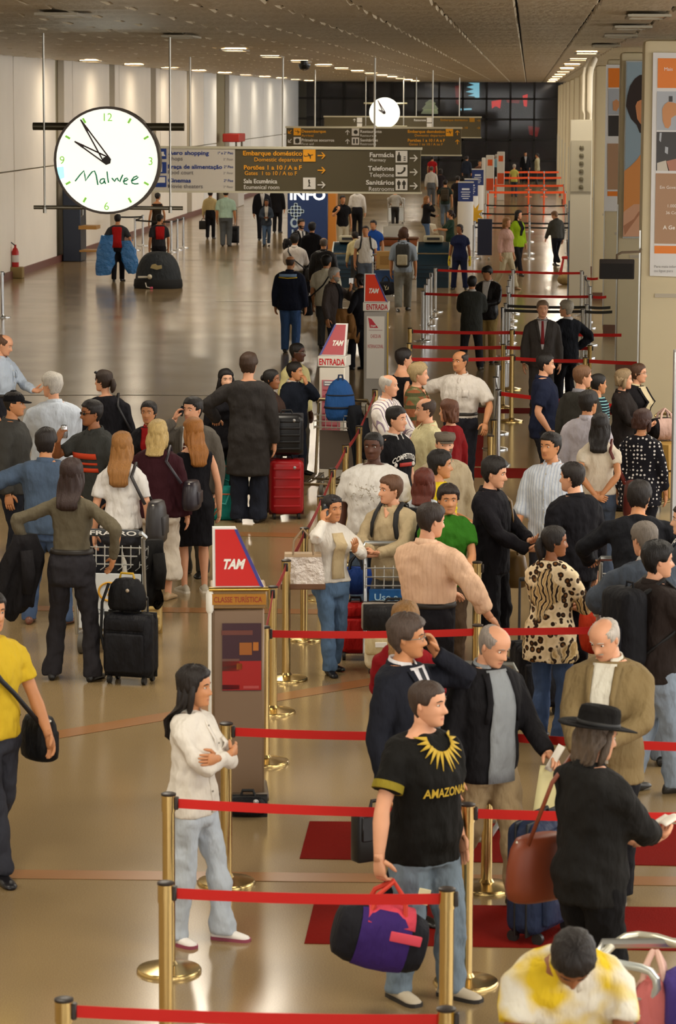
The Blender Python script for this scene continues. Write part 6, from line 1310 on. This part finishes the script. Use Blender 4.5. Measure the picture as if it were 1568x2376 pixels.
P = phone_w; tw, td, yc = P.tor(.56, P.off); lc_ = P.M @ V((-(tw+.13), -.05, .50*P.H)); t = thing('clear_tote', 'glossy clear plastic tote bag on the arm of the phone woman', 'bag', lc_, radians(P.face-28))
clr = mat('#d4cac2', .08, kind='plastic_film', spec=.8)
def trap(k, z): return [V((sx*.17*k, sy*.065*k, z)) for sx, sy in ((-1, -1), (1, -1), (1, 1), (-1, 1))]
MB().rings([trap(1, .035), trap(.97, .12), trap(.9, .20), trap(.82, .27)]).build('clear_body', clr, t, False); MB().rings([trap(1.0, 0), trap(1.03, .008), trap(1.03, .04), trap(1.0, .045)]).build('brown_base', mat('#6a4a34', .5), t, False); MB().rings([trap(.84, .255), trap(.85, .258), trap(.84, .28), trap(.82, .282)]).build('top_band', mat('#b49a7a', .5), t, False)
for sy in (-1, 1): MB().tube([(-.08, sy*.05, .27), (-.07, sy*.04, .38), (0, 0, .47), (.07, sy*.04, .38), (.08, sy*.05, .27)], .009, 6).build('handle', mat('#8a7358', .5), t)
P = thin_blk
shoulder_bag(P, 'L', 'brown patterned handbag hanging beside the man in black', '#6b5128', .34, .30, .16, .44, .0, shine=.4, out=.03)
shoulder_bag(wt_blond, 'R', 'charcoal leather bag on the shoulder of the white t-shirt blonde', '#2e2b2c', .36, .36, .16, .56, .05, shine=.45)
shoulder_bag(burg, 'R', 'dark handbag with metal chain on the burgundy sweater woman', '#28222a', .36, .26, .16, .60, .06, shine=.4)
shoulder_bag(beige_w, 'R', 'dark red leather bag behind the beige t-shirt woman', '#5a1f18', .34, .34, .17, .50, .02, shine=.4)
shoulder_bag(blk_dress, 'R', 'small black bag under the arm of the woman in black', '#131216', .30, .2, .12, .58, .04, shine=.5)
def drape(loc, w_, h, d, rz, label, c, name='jacket', flare=1.1, cat='jacket', seed=1):
    t = thing(name, label, cat, loc, rz); rs = []; n = 40; rg = random.Random(seed); ph = rg.uniform(0, 6)
    for i in range(9):
        k = i/8; z = h*(1-k); wv = w_/2*(.55+.45*sst(0, .35, k))*(1+(flare-1)*k); dv = d/2*(.9-.3*k)
        rs.append([V((wv*cos(2*pi*j/n)*(1+.10*sin(5*2*pi*j/n+ph+k*2))+.06*sin(k*3+ph), dv*sin(2*pi*j/n)*(1+.5*sin(6*2*pi*j/n+ph)*k)+.03*sin(7*2*pi*j/n+ph)*k, z+h*.12*(sin(2*2*pi*j/n+ph)+.5*sin(5*2*pi*j/n))*sst(.6, 1, k))) for j in range(n)])
    MB().rings(rs).build('cloth', mat(c, .85, kind='cloth'), t, 'full'); b = MB()
    MB().tube([(w_*.22, -d*.4, h*.8), (w_*.27, -d*.5, h*.5), (w_*.24, -d*.42, h*.22)], [.05, .055, .045], 10).build('sleeve', mat(c, .85, kind='cloth'), t, 'full'); return t
P = olive_w; p = W_(P, P.arm['L']['E'].lerp(P.arm['L']['W'], .6)); drape(V((p.x-.04, p.y-.02, p.z-.56)), .32, .58, .17, .2, 'black jacket draped over the arm of the olive top woman', '#1b191b', seed=4)
P = blk_w; p = W_(P, P.arm['L']['E'].lerp(P.arm['L']['W'], .7)); drape(V((p.x, p.y-.05, p.z-.42)), .34, .50, .2, .3, 'light brown jacket over the arm of the black suit woman', '#8a6238', seed=2)
# blue plastic sheets carried by the red waistcoat man
for k, (sd, px, l) in enumerate((('L', 248, 'larger crumpled blue plastic sheet left of the red waistcoat'), ('R', 302, 'smaller crumpled blue plastic sheet right of the red waistcoat'))):
    p = AY(px, 637 if not k else 634, vest.loc.y+.05); rs = []; n = 12; w_, h = (.50, .98) if not k else (.42, .80); rg = random.Random(k+5)
    t = thing('plastic_sheet', l, 'plastic sheet', p, 0)
    for i in range(8):
        z = h*i/7; sx = (.07 if not k else -.10)*(i/7-.5)*2; ww = w_*(.6+.4*sin(pi*(i+1)/9)); rs.append([V((sx+ww/2*cos(2*pi*j/n)+rg.uniform(-.02, .02), .07*sin(2*pi*j/n)+rg.uniform(-.02, .02)-.12, z+rg.uniform(-.02, .02))) for j in range(n)])
    MB().rings(rs).build('film', mat('#2a74b8', .15, kind='plastic_film', spec=.7), t)
    MB().tube([(.02, -.12, h*.98), (.03, -.06, h+.04), (.06, 0, h+.02)], .02, 6).build('gathered_end', mat('#2a74b8', .15, kind='plastic_film', spec=.7), t)
# big wrapped luggage dome
t = thing('wrapped_luggage', 'large dark grey domed luggage bag on the open floor', 'luggage', G(367, 668)); D = t.location.y; k = D/F
n = 28; rs = []
for i in range(10):
    a = pi/2*i/9; rs.append([V((1.12/2*cos(2*pi*j/n)*(cos(a)**.7)*(1+.04*sin(3*2*pi*j/n)), .9/2*sin(2*pi*j/n)*cos(a)**.7, .02+.86*sin(a)**.9)) for j in range(n)])
MB().rings(rs).build('cover', mat('#34383c', .6, kind='cloth'), t, 'full'); MB().rings([[V((1.16/2*cos(2*pi*j/n)*q, .94/2*sin(2*pi*j/n)*q, z)) for j in range(n)] for q, z in ((1, 0), (1.03, .06), (1.0, .20), (.97, .22))]).build('base_skirt', mat('#1b1b1c', .8), t)
MB().prism([V((x, -.42+abs(x)*.2, z)) for x, z in ((-.14, .50), (-.10, .58), (-.02, .60), (.04, .56), (.13, .57), (.14, .49), (.02, .46))], (0, -.03, 0)).build('emblem', mat('#b8a878', .6), t); MB().rbox((-.32, -.40, .28), (.24, .05, .05), .01, 1, .2).build('paper_label', mat('#c9c4b4', .6), t); MB().ell((-.15, -.44, .29), (.06, .05, .06), 10, 6).build('ball', mat('#cfc7b0', .6), t)
MB().tube([(-.25, -.47, .15), (-.22, -.5, .05), (-.12, -.52, .03)], .014, 6).build('cord', mat('#d8d4c8', .6), t); MB().rbox((-.10, -.52, .03), (.07, .04, .05), .01, 1).build('pink_tag', mat('#d85a78', .6), t)
# fire extinguisher on its block
t = thing('fire_extinguisher', 'red fire extinguisher with hose standing by the white wall', 'fire extinguisher', V((*G(36, 645).xy, 0))); MB().rbox((.02, 0, .14), (.36, .36, .28), .03, 2).build('block', mat('#8f7848', .7), t); MB().lathe([(.085, .28), (.09, .30), (.09, .66), (.06, .74), (.03, .77), (.03, .84)], 18).build('cylinder', mat('#b8201a', .35), t); MB().lathe([(.092, .40), (.0925, .41), (.0925, .57), (.092, .58)], 18).build('label', mat('#d8d0c8', .5), t)
MB().tube([(0, -.02, .82), (-.10, -.03, .90), (-.17, -.05, .96), (-.19, -.05, .88), (-.10, -.08, .76)], .014, 6).build('hose', mat('#17161a', .6), t); MB().ell((-.18, -.1, .10), (.12, .12, .13), 14, 9).build('ball_sign', mat('#c8401c', .5), t)
# luggage on the floor
suitcase(V((*G(304, 1582).xy, 0)), .40, .26, .50, radians(-14), 'black fabric rolling suitcase beside the olive top woman', '#19191d', handle=.10)
p = G(302, 1582); t = thing('vanity_case', 'small black vanity bag standing on the rolling suitcase', 'bag', V((p.x-.02, p.y, .575)), radians(-14))
rs = []; n = 20
for z, q in ((0, .92), (.03, 1), (.12, .98), (.19, .86), (.235, .6), (.245, .3)): rs.append([V((.155*q*math.copysign(abs(cos(2*pi*j/n))**.8, cos(2*pi*j/n)), .10*q*sin(2*pi*j/n), z)) for j in range(n)])
MB().rings(rs).build('body', mat('#161619', .6, kind='cloth'), t, 'full'); MB().tube([(-.06, 0, .235), (-.05, 0, .28), (.05, 0, .28), (.06, 0, .235)], .010, 6).build('handle', mat('#b8921c', .4), t); MB().ell((.04, -.098, .16), (.016, .008, .016), 8, 5).build('badge', mat('#a89a8a', .4, .6), t); MB().tube([(-.14, -.03, .2), (-.19, -.05, .05), (-.20, -.05, -.2), (-.17, -.06, -.32)], .012, 6).build('strap', mat('#121214', .6), t)
suitcase(V((*G(664, 1202).xy, 0)), .37, .26, .60, radians(8), 'bright red hard shell suitcase beside the overcoat man', '#a8141c', '#5a0c10', 0, ribs=True)
p = G(664, 1202); t = suitcase(V((p.x, p.y, .70)), .36, .26, .44, radians(6), 'glossy black suitcase stacked on the red suitcase', '#121215', '#2a2a2e', 0, False, True)
def tote(p, w_, d, h, c, label, z=0):
    t = thing('soft_bag', label, 'bag', V((p.x, p.y, z)), 0); MB().rbox((0, 0, h/2), (w_, d, h), .05, 4).build('body', mat(c, .6, kind='cloth'), t, 'full'); MB().rbox((0, 0, h*.80), (w_+.01, d+.01, .025), .01, 1).build('red_band', mat('#b85a34', .6), t)
    MB().tube([(-w_*.25, -d*.45, h*.85), (-w_*.2, -d*.5, h*.55), (w_*.15, -d*.52, h*.5), (w_*.3, -d*.45, h*.85)], .012, 6).build('handle', mat('#3a9a94', .6), t); return t
tote(G(517, 1205), .29, .22, .36, '#1a8078', 'teal soft bag with red band at the feet of the overcoat man'); q_ = G(532, 1175); tote(q_, .22, .2, .58, '#1a7a74', 'taller teal bag behind the first teal bag')
suitcase(V((*G(1240, 1655).xy, 0)), .36, .24, .50, radians(25), 'black wheeled suitcase behind the leopard print woman', '#17161a', handle=.45)
suitcase(V((*G(1252, 2172).xy, 0)), .46, .22, .62, radians(62), 'dark blue suitcase under the brown leather bag', '#232c44', handle=.0)
suitcase(V((*G(575, 1893).xy, 0)), .24, .16, .13, radians(4), 'low black case on the floor behind the brown totem', '#141418', handle=0, wheels=False, panels=False)
suitcase(V((*G(348, 1468).xy, 0)), .20, .20, .46, radians(10), 'cream hard case behind the black rolling suitcase', '#c9ad6e', '#a8894c', 0, False, True)
suitcase(V((*G(541, 567).xy, 0)), .36, .26, .52, radians(0), 'dark trolley case rolled by the pale green shirt man', '#1c1c20', handle=.5)
t = thing('hand_bag', 'small black document bag beside the pale yellow shirt man', 'bag', W_(yshirt, yshirt.arm['L']['palm'])+V((-.03, 0, -.36)), 0); MB().rbox((0, 0, .14), (.30, .10, .28), .03, 3).build('body', mat('#141316', .5), t); MB().tube([(-.07, 0, .27), (-.04, 0, .36), (.04, 0, .36), (.07, 0, .27)], .012, 6).build('handle', mat('#141316', .5), t)
# carts
p = G(938, 1500); q_ = W_(beige_m, (0, -.62, 0))
t = trolley(V((-.93, q_.y-.05, 0)), radians(180+4), 'luggage cart with blue advert board in front of the beige jacket man', '#1c5a9a'); CT = t
lt = mat('#a8d0ea', .5)
for k, s_ in enumerate(('Use a nova', 'tecnologia', 'via')):
    letter(s_, (.22, -.305, .58-k*.09), .055, lt, t, 'l', (.38, .40, .12)[k], V((-1, 0, 0)), bold=.02)
def oncart(CT, x, y, z): 
    M = Matrix.Translation(CT.location) @ CT.rotation_euler.to_matrix().to_4x4(); return M @ V((x, y, z))
r0 = CT.rotation_euler.z
suit_on = suitcase(oncart(CT, .06, .22, .445), .50, .40, .20, r0, 'dark suitcase with grey strap lying on the advert board cart', '#1d1c1e', handle=0, wheels=False, panels=False)
MB().rbox((0, 0, .10), (.535, .05, .212), .02, 2).build('grey_strap', mat('#8a8076', .6), suit_on)
for k, x in enumerate((.14, -.14)):
    t = thing('saddle_bag', ('left', 'right')[k]+' cream canvas bag with flap on the front of the cart', 'bag', oncart(CT, x+.04, .40, .17), r0)
    MB().rbox((0, 0, .13), (.25, .16, .27), .06, 4).build('body', mat('#cfc2a4', .7, kind='cloth'), t, 'full'); MB().rbox((0, .075, .19), (.24, .05, .15), .03, 3).build('flap', mat('#c8b68c', .7, kind='cloth'), t, 'full'); MB().rbox((0, .105, .20), (.09, .008, .04), .003, 1).build('patch', mat('#e0dcd6', .6), t)
p = G(824, 1528); suitcase(V((p.x, p.y, 0)), .26, .2, .42, radians(5), 'bright red suitcase in the gap between phone woman and cart', '#b01a18', '#5a0c10', 0)
t = duffel(V((p.x, p.y, .535)), .28, .2, .22, radians(5), 'blue bag with black strap stacked on the bright red suitcase', '#2448a0', '#1c3878', name='travel_bag', c3='#15151a')
p = G(256, 1236, 1.02); t = trolley(V((p.x, p.y+.42, 0)), radians(-4), 'luggage cart with white advert board behind the olive top woman', '#d8dde0'); CL = t
ring = MB(); ring.tube([(.09*cos(2*pi*k/20), -.326, .52+.075*sin(2*pi*k/20)) for k in range(21)], .009, 6); ring.build('ring_emblem', mat('#d8a02a', .5), t); MB().tube([(-.015, -.33, .55), (.015, -.33, .52), (-.015, -.33, .49)], .008, 6).build('arrow_emblem', mat('#d8a02a', .5), t)
letter('INFRAERO', (-.25, -.45, 1.005), .035, mat('#e8e6e0', .5), t, 'l', .50, bold=.03); letter('POLITEC', (-.20, -.326, .33), .05, mat('#7a8088', .5), t, 'l', .40)
MB().rbox((0, -.425, 1.02), (.54, .035, .06), .01, 2).build('handle_plate', mat('#3a3c3e', .5), t)
drape(V((p.x+.30, p.y+.30, .42)), .26, .5, .16, .1, 'dark coat hung on the side of the white advert cart', '#1b1a1a', 'coat', 1.0, 'coat', 9)
p = G(775, 1128); t = trolley(V((p.x+.02, p.y-.42, 0)), radians(168), 'bronze framed luggage cart beside the cream totem', '#5a5048', '#7a6a50'); CB = t
t = thing('rucksack', 'large blue hiking rucksack on the bronze cart', 'backpack', oncart(CB, 0, -.26, .80), radians(10)); rs = []; n = 20
for z, wx, wy in ((0, .14, .10), (.05, .17, .13), (.18, .18, .14), (.30, .165, .13), (.40, .13, .11), (.46, .08, .07), (.49, .03, .03)): rs.append([V((wx*cos(2*pi*j/n)*(1+.05*sin(4*2*pi*j/n)), wy*sin(2*pi*j/n), z)) for j in range(n)])
MB().rings(rs).build('body', mat('#27538f', .7, kind='cloth'), t, 'full'); MB().rings([[V((wx*cos(2*pi*j/n), wy*sin(2*pi*j/n), z)) for j in range(n)] for z, wx, wy in ((.14, .186, .146), (.165, .186, .146))]).build('belt_strap', mat('#141a28', .7), t, 'full'); MB().rings([[V((wx*cos(2*pi*j/n), wy*sin(2*pi*j/n), z)) for j in range(n)] for z, wx, wy in ((.29, .172, .136), (.305, .17, .134))]).build('lid_strap', mat('#141a28', .7), t, 'full'); MB().tube([(-.03, -.05, .47), (-.02, -.05, .53), (.02, -.05, .53), (.03, -.05, .47)], .012, 6).build('grab_loop', mat('#1a2a48', .7), t)
p = oncart(CB, -.26, -.2, 0); drape(V((p.x, p.y, .32)), .24, .66, .22, .0, 'dark jacket hanging from the bronze cart', '#1e2026', seed=6)
p = W_(grey_back, (0, -.75, 0)); trolley(V((p.x, p.y, 0)), radians(8), 'luggage cart pushed by the slate jacket man'); p = G(1462, 1445); q_ = W_(dark_sw, (0, -.8, 0)); CD = trolley(V((q_.x, q_.y, 0)), radians(0), 'luggage cart under the elbows of the dark sweater person')
t = duffel(oncart(CD, -.18, .12, .17), .5, .34, .42, radians(10), 'red and grey bag between the black jackets', '#b8361c', '#8a8478', name='travel_bag'); t = duffel(oncart(CD, .12, .1, .60), .4, .3, .26, radians(0), 'black bag piled on the cart of the dark sweater person', '#151518', '#1d1d22', name='travel_bag')
p = G(1512, 1180); CX_ = trolley(V((p.x+.12, p.y, 0)), radians(150), 'cart loaded with cardboard boxes at the right edge', '#c9b27a', '#a89468')
for k, (z, w_, l) in enumerate(((.16, .46, 'lowest cardboard box on the right edge cart'), (.47, .44, 'middle cardboard box on the right edge cart'))):
    t = thing('cardboard_box', l, 'box', oncart(CX_, 0, .12, z), radians(150)); MB().rbox((0, 0, .145), (w_, .36, .29), .008, 1).build('carton', mat('#a8833e', .7), t); MB().box((0, .183, .17), (.14, .004, .16)).build('paper_label', mat('#d8ccb8', .6), t); MB().box((0, 0, .291), (.05, .365, .004)).build('packing_tape', mat('#8a6a30', .4), t)
t = duffel(oncart(CX_, 0, .0, .78), .36, .24, .24, radians(20), 'black and pale pink sports bag on top of the boxes', '#17161a', '#c9a89c', name='sports_bag')
q_ = G(1470, 2192, 1.0); CN = trolley(V((q_.x+.20, q_.y-.45, 0)), radians(186), 'nearest luggage cart in the bottom right corner', '#b8bcc0', '#c8c8c2')
q1 = [G(1389, 2224, .99), G(1420, 2194, 1.01), G(1452, 2174, 1.03), G(1480, 2170, 1.03), G(1522, 2175, 1.03), G(1610, 2202, 1.03)]
q2 = [G(1389, 2224, .99), G(1415, 2232, .99), G(1450, 2239, .99), G(1486, 2246, .985), G(1508, 2254, .975), G(1522, 2272, .95)]; q2 += [AY(1524, 2292, q2[-1].y+.01), AY(1508, 2322, q2[-1].y+.03), AY(1458, 2385, q2[-1].y+.09), AY(1428, 2430, q2[-1].y+.13)]
wkid(MB().tube(q1, .018, 10).build('handle_loop', mat('#c9c6b4', .3, .5), None), CN); wkid(MB().tube(q2, .018, 10).build('side_loop', mat('#c9cfcc', .3, .5), None), CN)
t = duffel(oncart(CN, -.14, -.16, .70), .42, .28, .30, radians(10), 'purple and blue bag in the nearest cart basket', '#4a3a86', '#3048a0', name='travel_bag'); t = duffel(oncart(CN, .10, -.22, .70), .16, .16, .24, radians(80), 'small pink plush item in the nearest cart basket', '#d87a78', '#e0b8a8', name='plush_bag')
q_ = G(1105, 2035); CM = trolley(V((-.37, 18.1, 0)), radians(176), 'luggage cart half hidden behind the khaki trousers', '#9aa0a4', '#b0b0aa')
p = W_(push_m, (0, -.7, 0)); trolley(V((p.x, p.y, 0)), radians(178-180), 'empty cart pushed by the distant walker')
# drink can
t = hand_thing(polo_2, 'R', 'drink_can', 'silver drink can at the mouth of the sunglasses man', 'can'); MB().lathe([(.026, -.06), (.032, -.05), (.032, .05), (.026, .06)], 14).build('can_body', mat('#b4b4b8', .25, .8), t); MB().lathe([(.025, .06), (.022, .056), (.004, .056)], 14).build('lid', mat('#8a8a8e', .3, .8), t)
# ------------------------------------------------------------------ information counter
def kiosk(px0, px1, py, label, flip=1):
    a, b = floor_pt(px0, py), floor_pt(px1, py); w_ = b.x-a.x; c_ = (a+b)/2
    t = thing('service_kiosk', label, 'kiosk', V((c_.x, c_.y+.4, 0)), 0); pr = [(-.40, 0), (-.42, .5), (-.40, .72), (-.25, .92), (.15, 1.08), (.30, 1.08), (.40, .9), (.40, 0)]
    MB().prism([V((-w_/2, y, z)) for y, z in pr], (w_, 0, 0)).build('body', mat('#17303f', .3, .2), t)
    MB().prism([V((-w_/2-.012, y*1.02, z*1.01)) for y, z in pr[2:5]]+[V((-w_/2-.012, .15, 1.05)), V((-w_/2-.012, -.24, .89)), V((-w_/2-.012, -.38, .70))], (.03, 0, 0)).build('lit_edge', mat('#d8dcd4', .3), t)
    MB().tube([(-w_/2, -.33, .825), (w_/2, -.33, .825)], .018, 8).build('chrome_rail', mat('#d8d8d4', .15, 1), t)
    for k in range(4): MB().box((0, -.41-.005*k, .55-.1*k), (w_*.96, .03, .012)).build('groove', mat('#0c1a24', .4), t)
    MB().rbox((0, .12, 1.16), (w_*.62, .34, .16), .03, 2).build('printer', mat('#b5ad92', .5), t); MB().box((0, -.055, 1.17), (w_*.4, .02, .06)).build('printer_slot', mat('#2a2a2a', .5), t); return t
kiosk(770, 838, 668, 'dark blue service kiosk behind the black leather jacket man'); kiosk(966, 1040, 668, 'dark blue service kiosk beside the navy uniform woman')
a, b = floor_pt(830, 648), floor_pt(966, 648); t = thing('information_counter', 'curved information counter with wood band between the kiosks', 'counter', ((a.x+b.x)/2, a.y+.5, 0)); w_ = b.x-a.x
MB().rbox((0, 0, .42), (w_, .6, .84), .04, 2).build('base', mat('#b8b6b0', .5), t); MB().rbox((0, -.02, .92), (w_+.06, .66, .16), .02, 2).build('wood_band', mat('#8a4a22', .4, kind='wood'), t); MB().rbox((0, 0, 1.03), (w_+.1, .72, .04), .01, 1).build('worktop', mat('#6a4024', .35), t)
t = thing('notice_stack', 'white notice sheets standing on the information counter', 'notice', ((a.x+b.x)/2+.12, a.y+.4, 1.05)); MB().rbox((0, 0, .14), (.48, .05, .28), .01, 1, .1).build('sheets', mat('#d5d2c6', .6), t); MB().box((.08, .03, .24), (.4, .03, .2)).build('sheet_behind', mat('#c5c2b6', .6), t)
p = floor_pt(890, 700); CK = trolley(V((p.x, p.y+.35, 0)), radians(180), 'luggage cart with a cardboard box before the information counter', '#2c4a78')
t = thing('cardboard_box', 'tan cardboard box on the cart before the counter', 'box', oncart(CK, 0, .02, .72), 0); MB().rbox((0, 0, .2), (.36, .3, .40), .008, 1).build('carton', mat('#a8834a', .7), t); MB().box((0, -.152, .2), (.2, .004, .2)).build('print', mat('#8f6c38', .7), t)
t = duffel(oncart(CK, -.05, .45, .16), .44, .26, .30, .2, 'black sports bag with white mark on the counter cart', '#131215', '#1b1b20', name='sports_bag')
MB().tube([(-.06, -.14, .22), (-.03, -.145, .17), (-.0, -.14, .22), (-.03, -.145, .17), (-.03, -.145, .12), (.03, -.145, .14), (.03, -.145, .19)], .009, 5).build('pale_mark', mat('#d8c9a0', .6), t)
# ------------------------------------------------------------------ signboards and columns down the hall
def board_col(px, py0, py1, w_, y, label, sub, bh):
    c_ = AY(px, py1, y); top = AY(px, py0, y).z; t = thing('signboard_column', label, 'signboard', (c_.x, y, 0)); zb = AY(px, py1, y).z
    MB().lathe([(w_*.52, 0), (w_*.52, zb+.02)], 24).build('column', mat('#d5d0c6', .5), t); MB().rbox((0, -.02, (zb+top)/2), (w_, .06, top-zb), .008, 1).build('panel', mat('#24366e', .45), t); MB().box((0, -.02, top+.02), (w_+.02, .08, .04)).build('top_rail', mat('#c9c6bc', .4), t)
    h = top-zb; wl_ = mat('#d8dce4', .5)
    MB().box((0, -.053, top-h*.33), (w_*.5, .006, h*.09)).build('heading_print', wl_, t)
    for k in range(4): MB().box((0, -.053, top-h*(.48+.11*k)), (w_*(.62, .5, .58, .4)[k], .006, h*.04)).build('line_print', wl_, t)
    return t
board_col(1080, 424, 469, .46, 92, 'nearest blue signboard on a white round column', 0, 0); board_col(1093, 417, 456, .44, 101, 'middle blue signboard on a white round column', 0, 0); board_col(1108, 394, 431, .43, 112, 'farthest blue signboard on a white round column', 0, 0)
p = AY(1100, 497, 92.5); t = thing('sun_sign', 'yellow sun shaped sign beside the white column', 'sign', p)
MB().prism([V(((.30 if i % 2 else .14)*cos(i*pi/9), 0, (.38 if i % 2 else .18)*sin(i*pi/9))) for i in range(18)], (0, .04, 0)).build('sun', mat('#dca81c', .5), t); MB().tube([(0, .02, -.2), (0, .02, -p.z)], .02, 8).build('stand', mat('#b8b8b0', .4, .6), t)
a, b = floor_pt(1107, 602), floor_pt(1141, 602); t = thing('notice_stand', 'dark blue notice panel standing before the black belts', 'panel', ((a.x+b.x)/2, a.y, 0)); hN = AY(1124, 508, a.y).z
MB().rbox((0, 0, hN/2+.06), (b.x-a.x, .08, hN-.12), .01, 1).build('panel', mat('#1a2138', .5), t)
for s in (-1, 1): MB().rbox((s*.12, 0, .03), (.06, .4, .06), .01, 1).build('foot', mat('#8a8a86', .4, .6), t)
for k, (px, py0, y, l) in enumerate(((1137, 360, 128, 'white column with orange square and belts at its left'), (1162, 352, 138, 'farther white column with orange square above the pen'), (1122, 366, 133, 'plain lit white column behind the blue signboard'))):
    top = AY(px, py0, y); t = thing('check_in_column', l, 'column', (top.x, y, 0)); MB().rbox((0, .1, top.z/2), (.34 if k < 2 else .16, .24, top.z), .02, 1).build('body', mat('#cfcac0', .5), t)
    if k < 2: MB().box((0, -.026, top.z*.86), (.2, .01, .26)).build('orange_square', mat('#d8561a', .5), t); MB().box((0, -.026, top.z*.45), (.30, .01, .5)).build('orange_panel', mat('#c84a1a', .5), t)
# red trestle stand, sack and bin by the fins
p = floor_pt(1312, 636); t = thing('trestle_stand', 'red folding trestle by the fins', 'stand', p)
for s in (-1, 1): MB().tube([(s*.16, -.1, .0), (s*.06, 0, .42), (s*.12, .12, 0)], .028, 8).build('leg', mat('#b02018', .5), t)
MB().rbox((0, 0, .43), (.22, .08, .08), .02, 1).build('head', mat('#b02018', .5), t)
p = floor_pt(1312, 661); t = thing('sand_sack', 'beige sand sack at the foot of the red trestle', 'sack', p); MB().ell((0, 0, .13), (.21, .17, .14), 16, 9).build('sack', mat('#9a8458', .8, kind='cloth'), t, 'full'); MB().ell((.1, 0, .27), (.05, .05, .05), 8, 6).build('neck', mat('#9a8458', .8), t)
p = floor_pt(1326, 620); t = thing('waste_bin', 'grey waste bin with bag beside the fins', 'bin', V((p.x+.05, p.y+.6, 0))); MB().lathe([(.16, 0), (.19, .5), (.19, .68)], 16).build('bin_body', mat('#55544e', .5), t); MB().lathe([(.20, .66), (.205, .72), (.18, .74)], 16).build('bag_rim', mat('#8a8a86', .3), t)
# shop front far left behind the signs
p = V((XL+.25, 128.5, 0)); t = thing('shop_kiosk', 'small red shop front far along the white wall', 'shop', p); MB().rbox((.3, 0, .55), (.6, 2.6, 1.1), .03, 1).build('counter', mat('#c9c4bc', .5), t); MB().rbox((.3, -.1, 2.9), (.7, 2.8, .35), .03, 1).build('red_fascia', mat('#b02c20', .5), t); MB().rbox((.32, -1.31, .9), (.62, .04, .25), .01, 1).build('red_stripe', mat('#c03a28', .5), t)
for s in (-1, 1): MB().box((.5, s*1.25, 1.9), (.08, .08, 2.0)).build('upright', mat('#8a867c', .5), t)
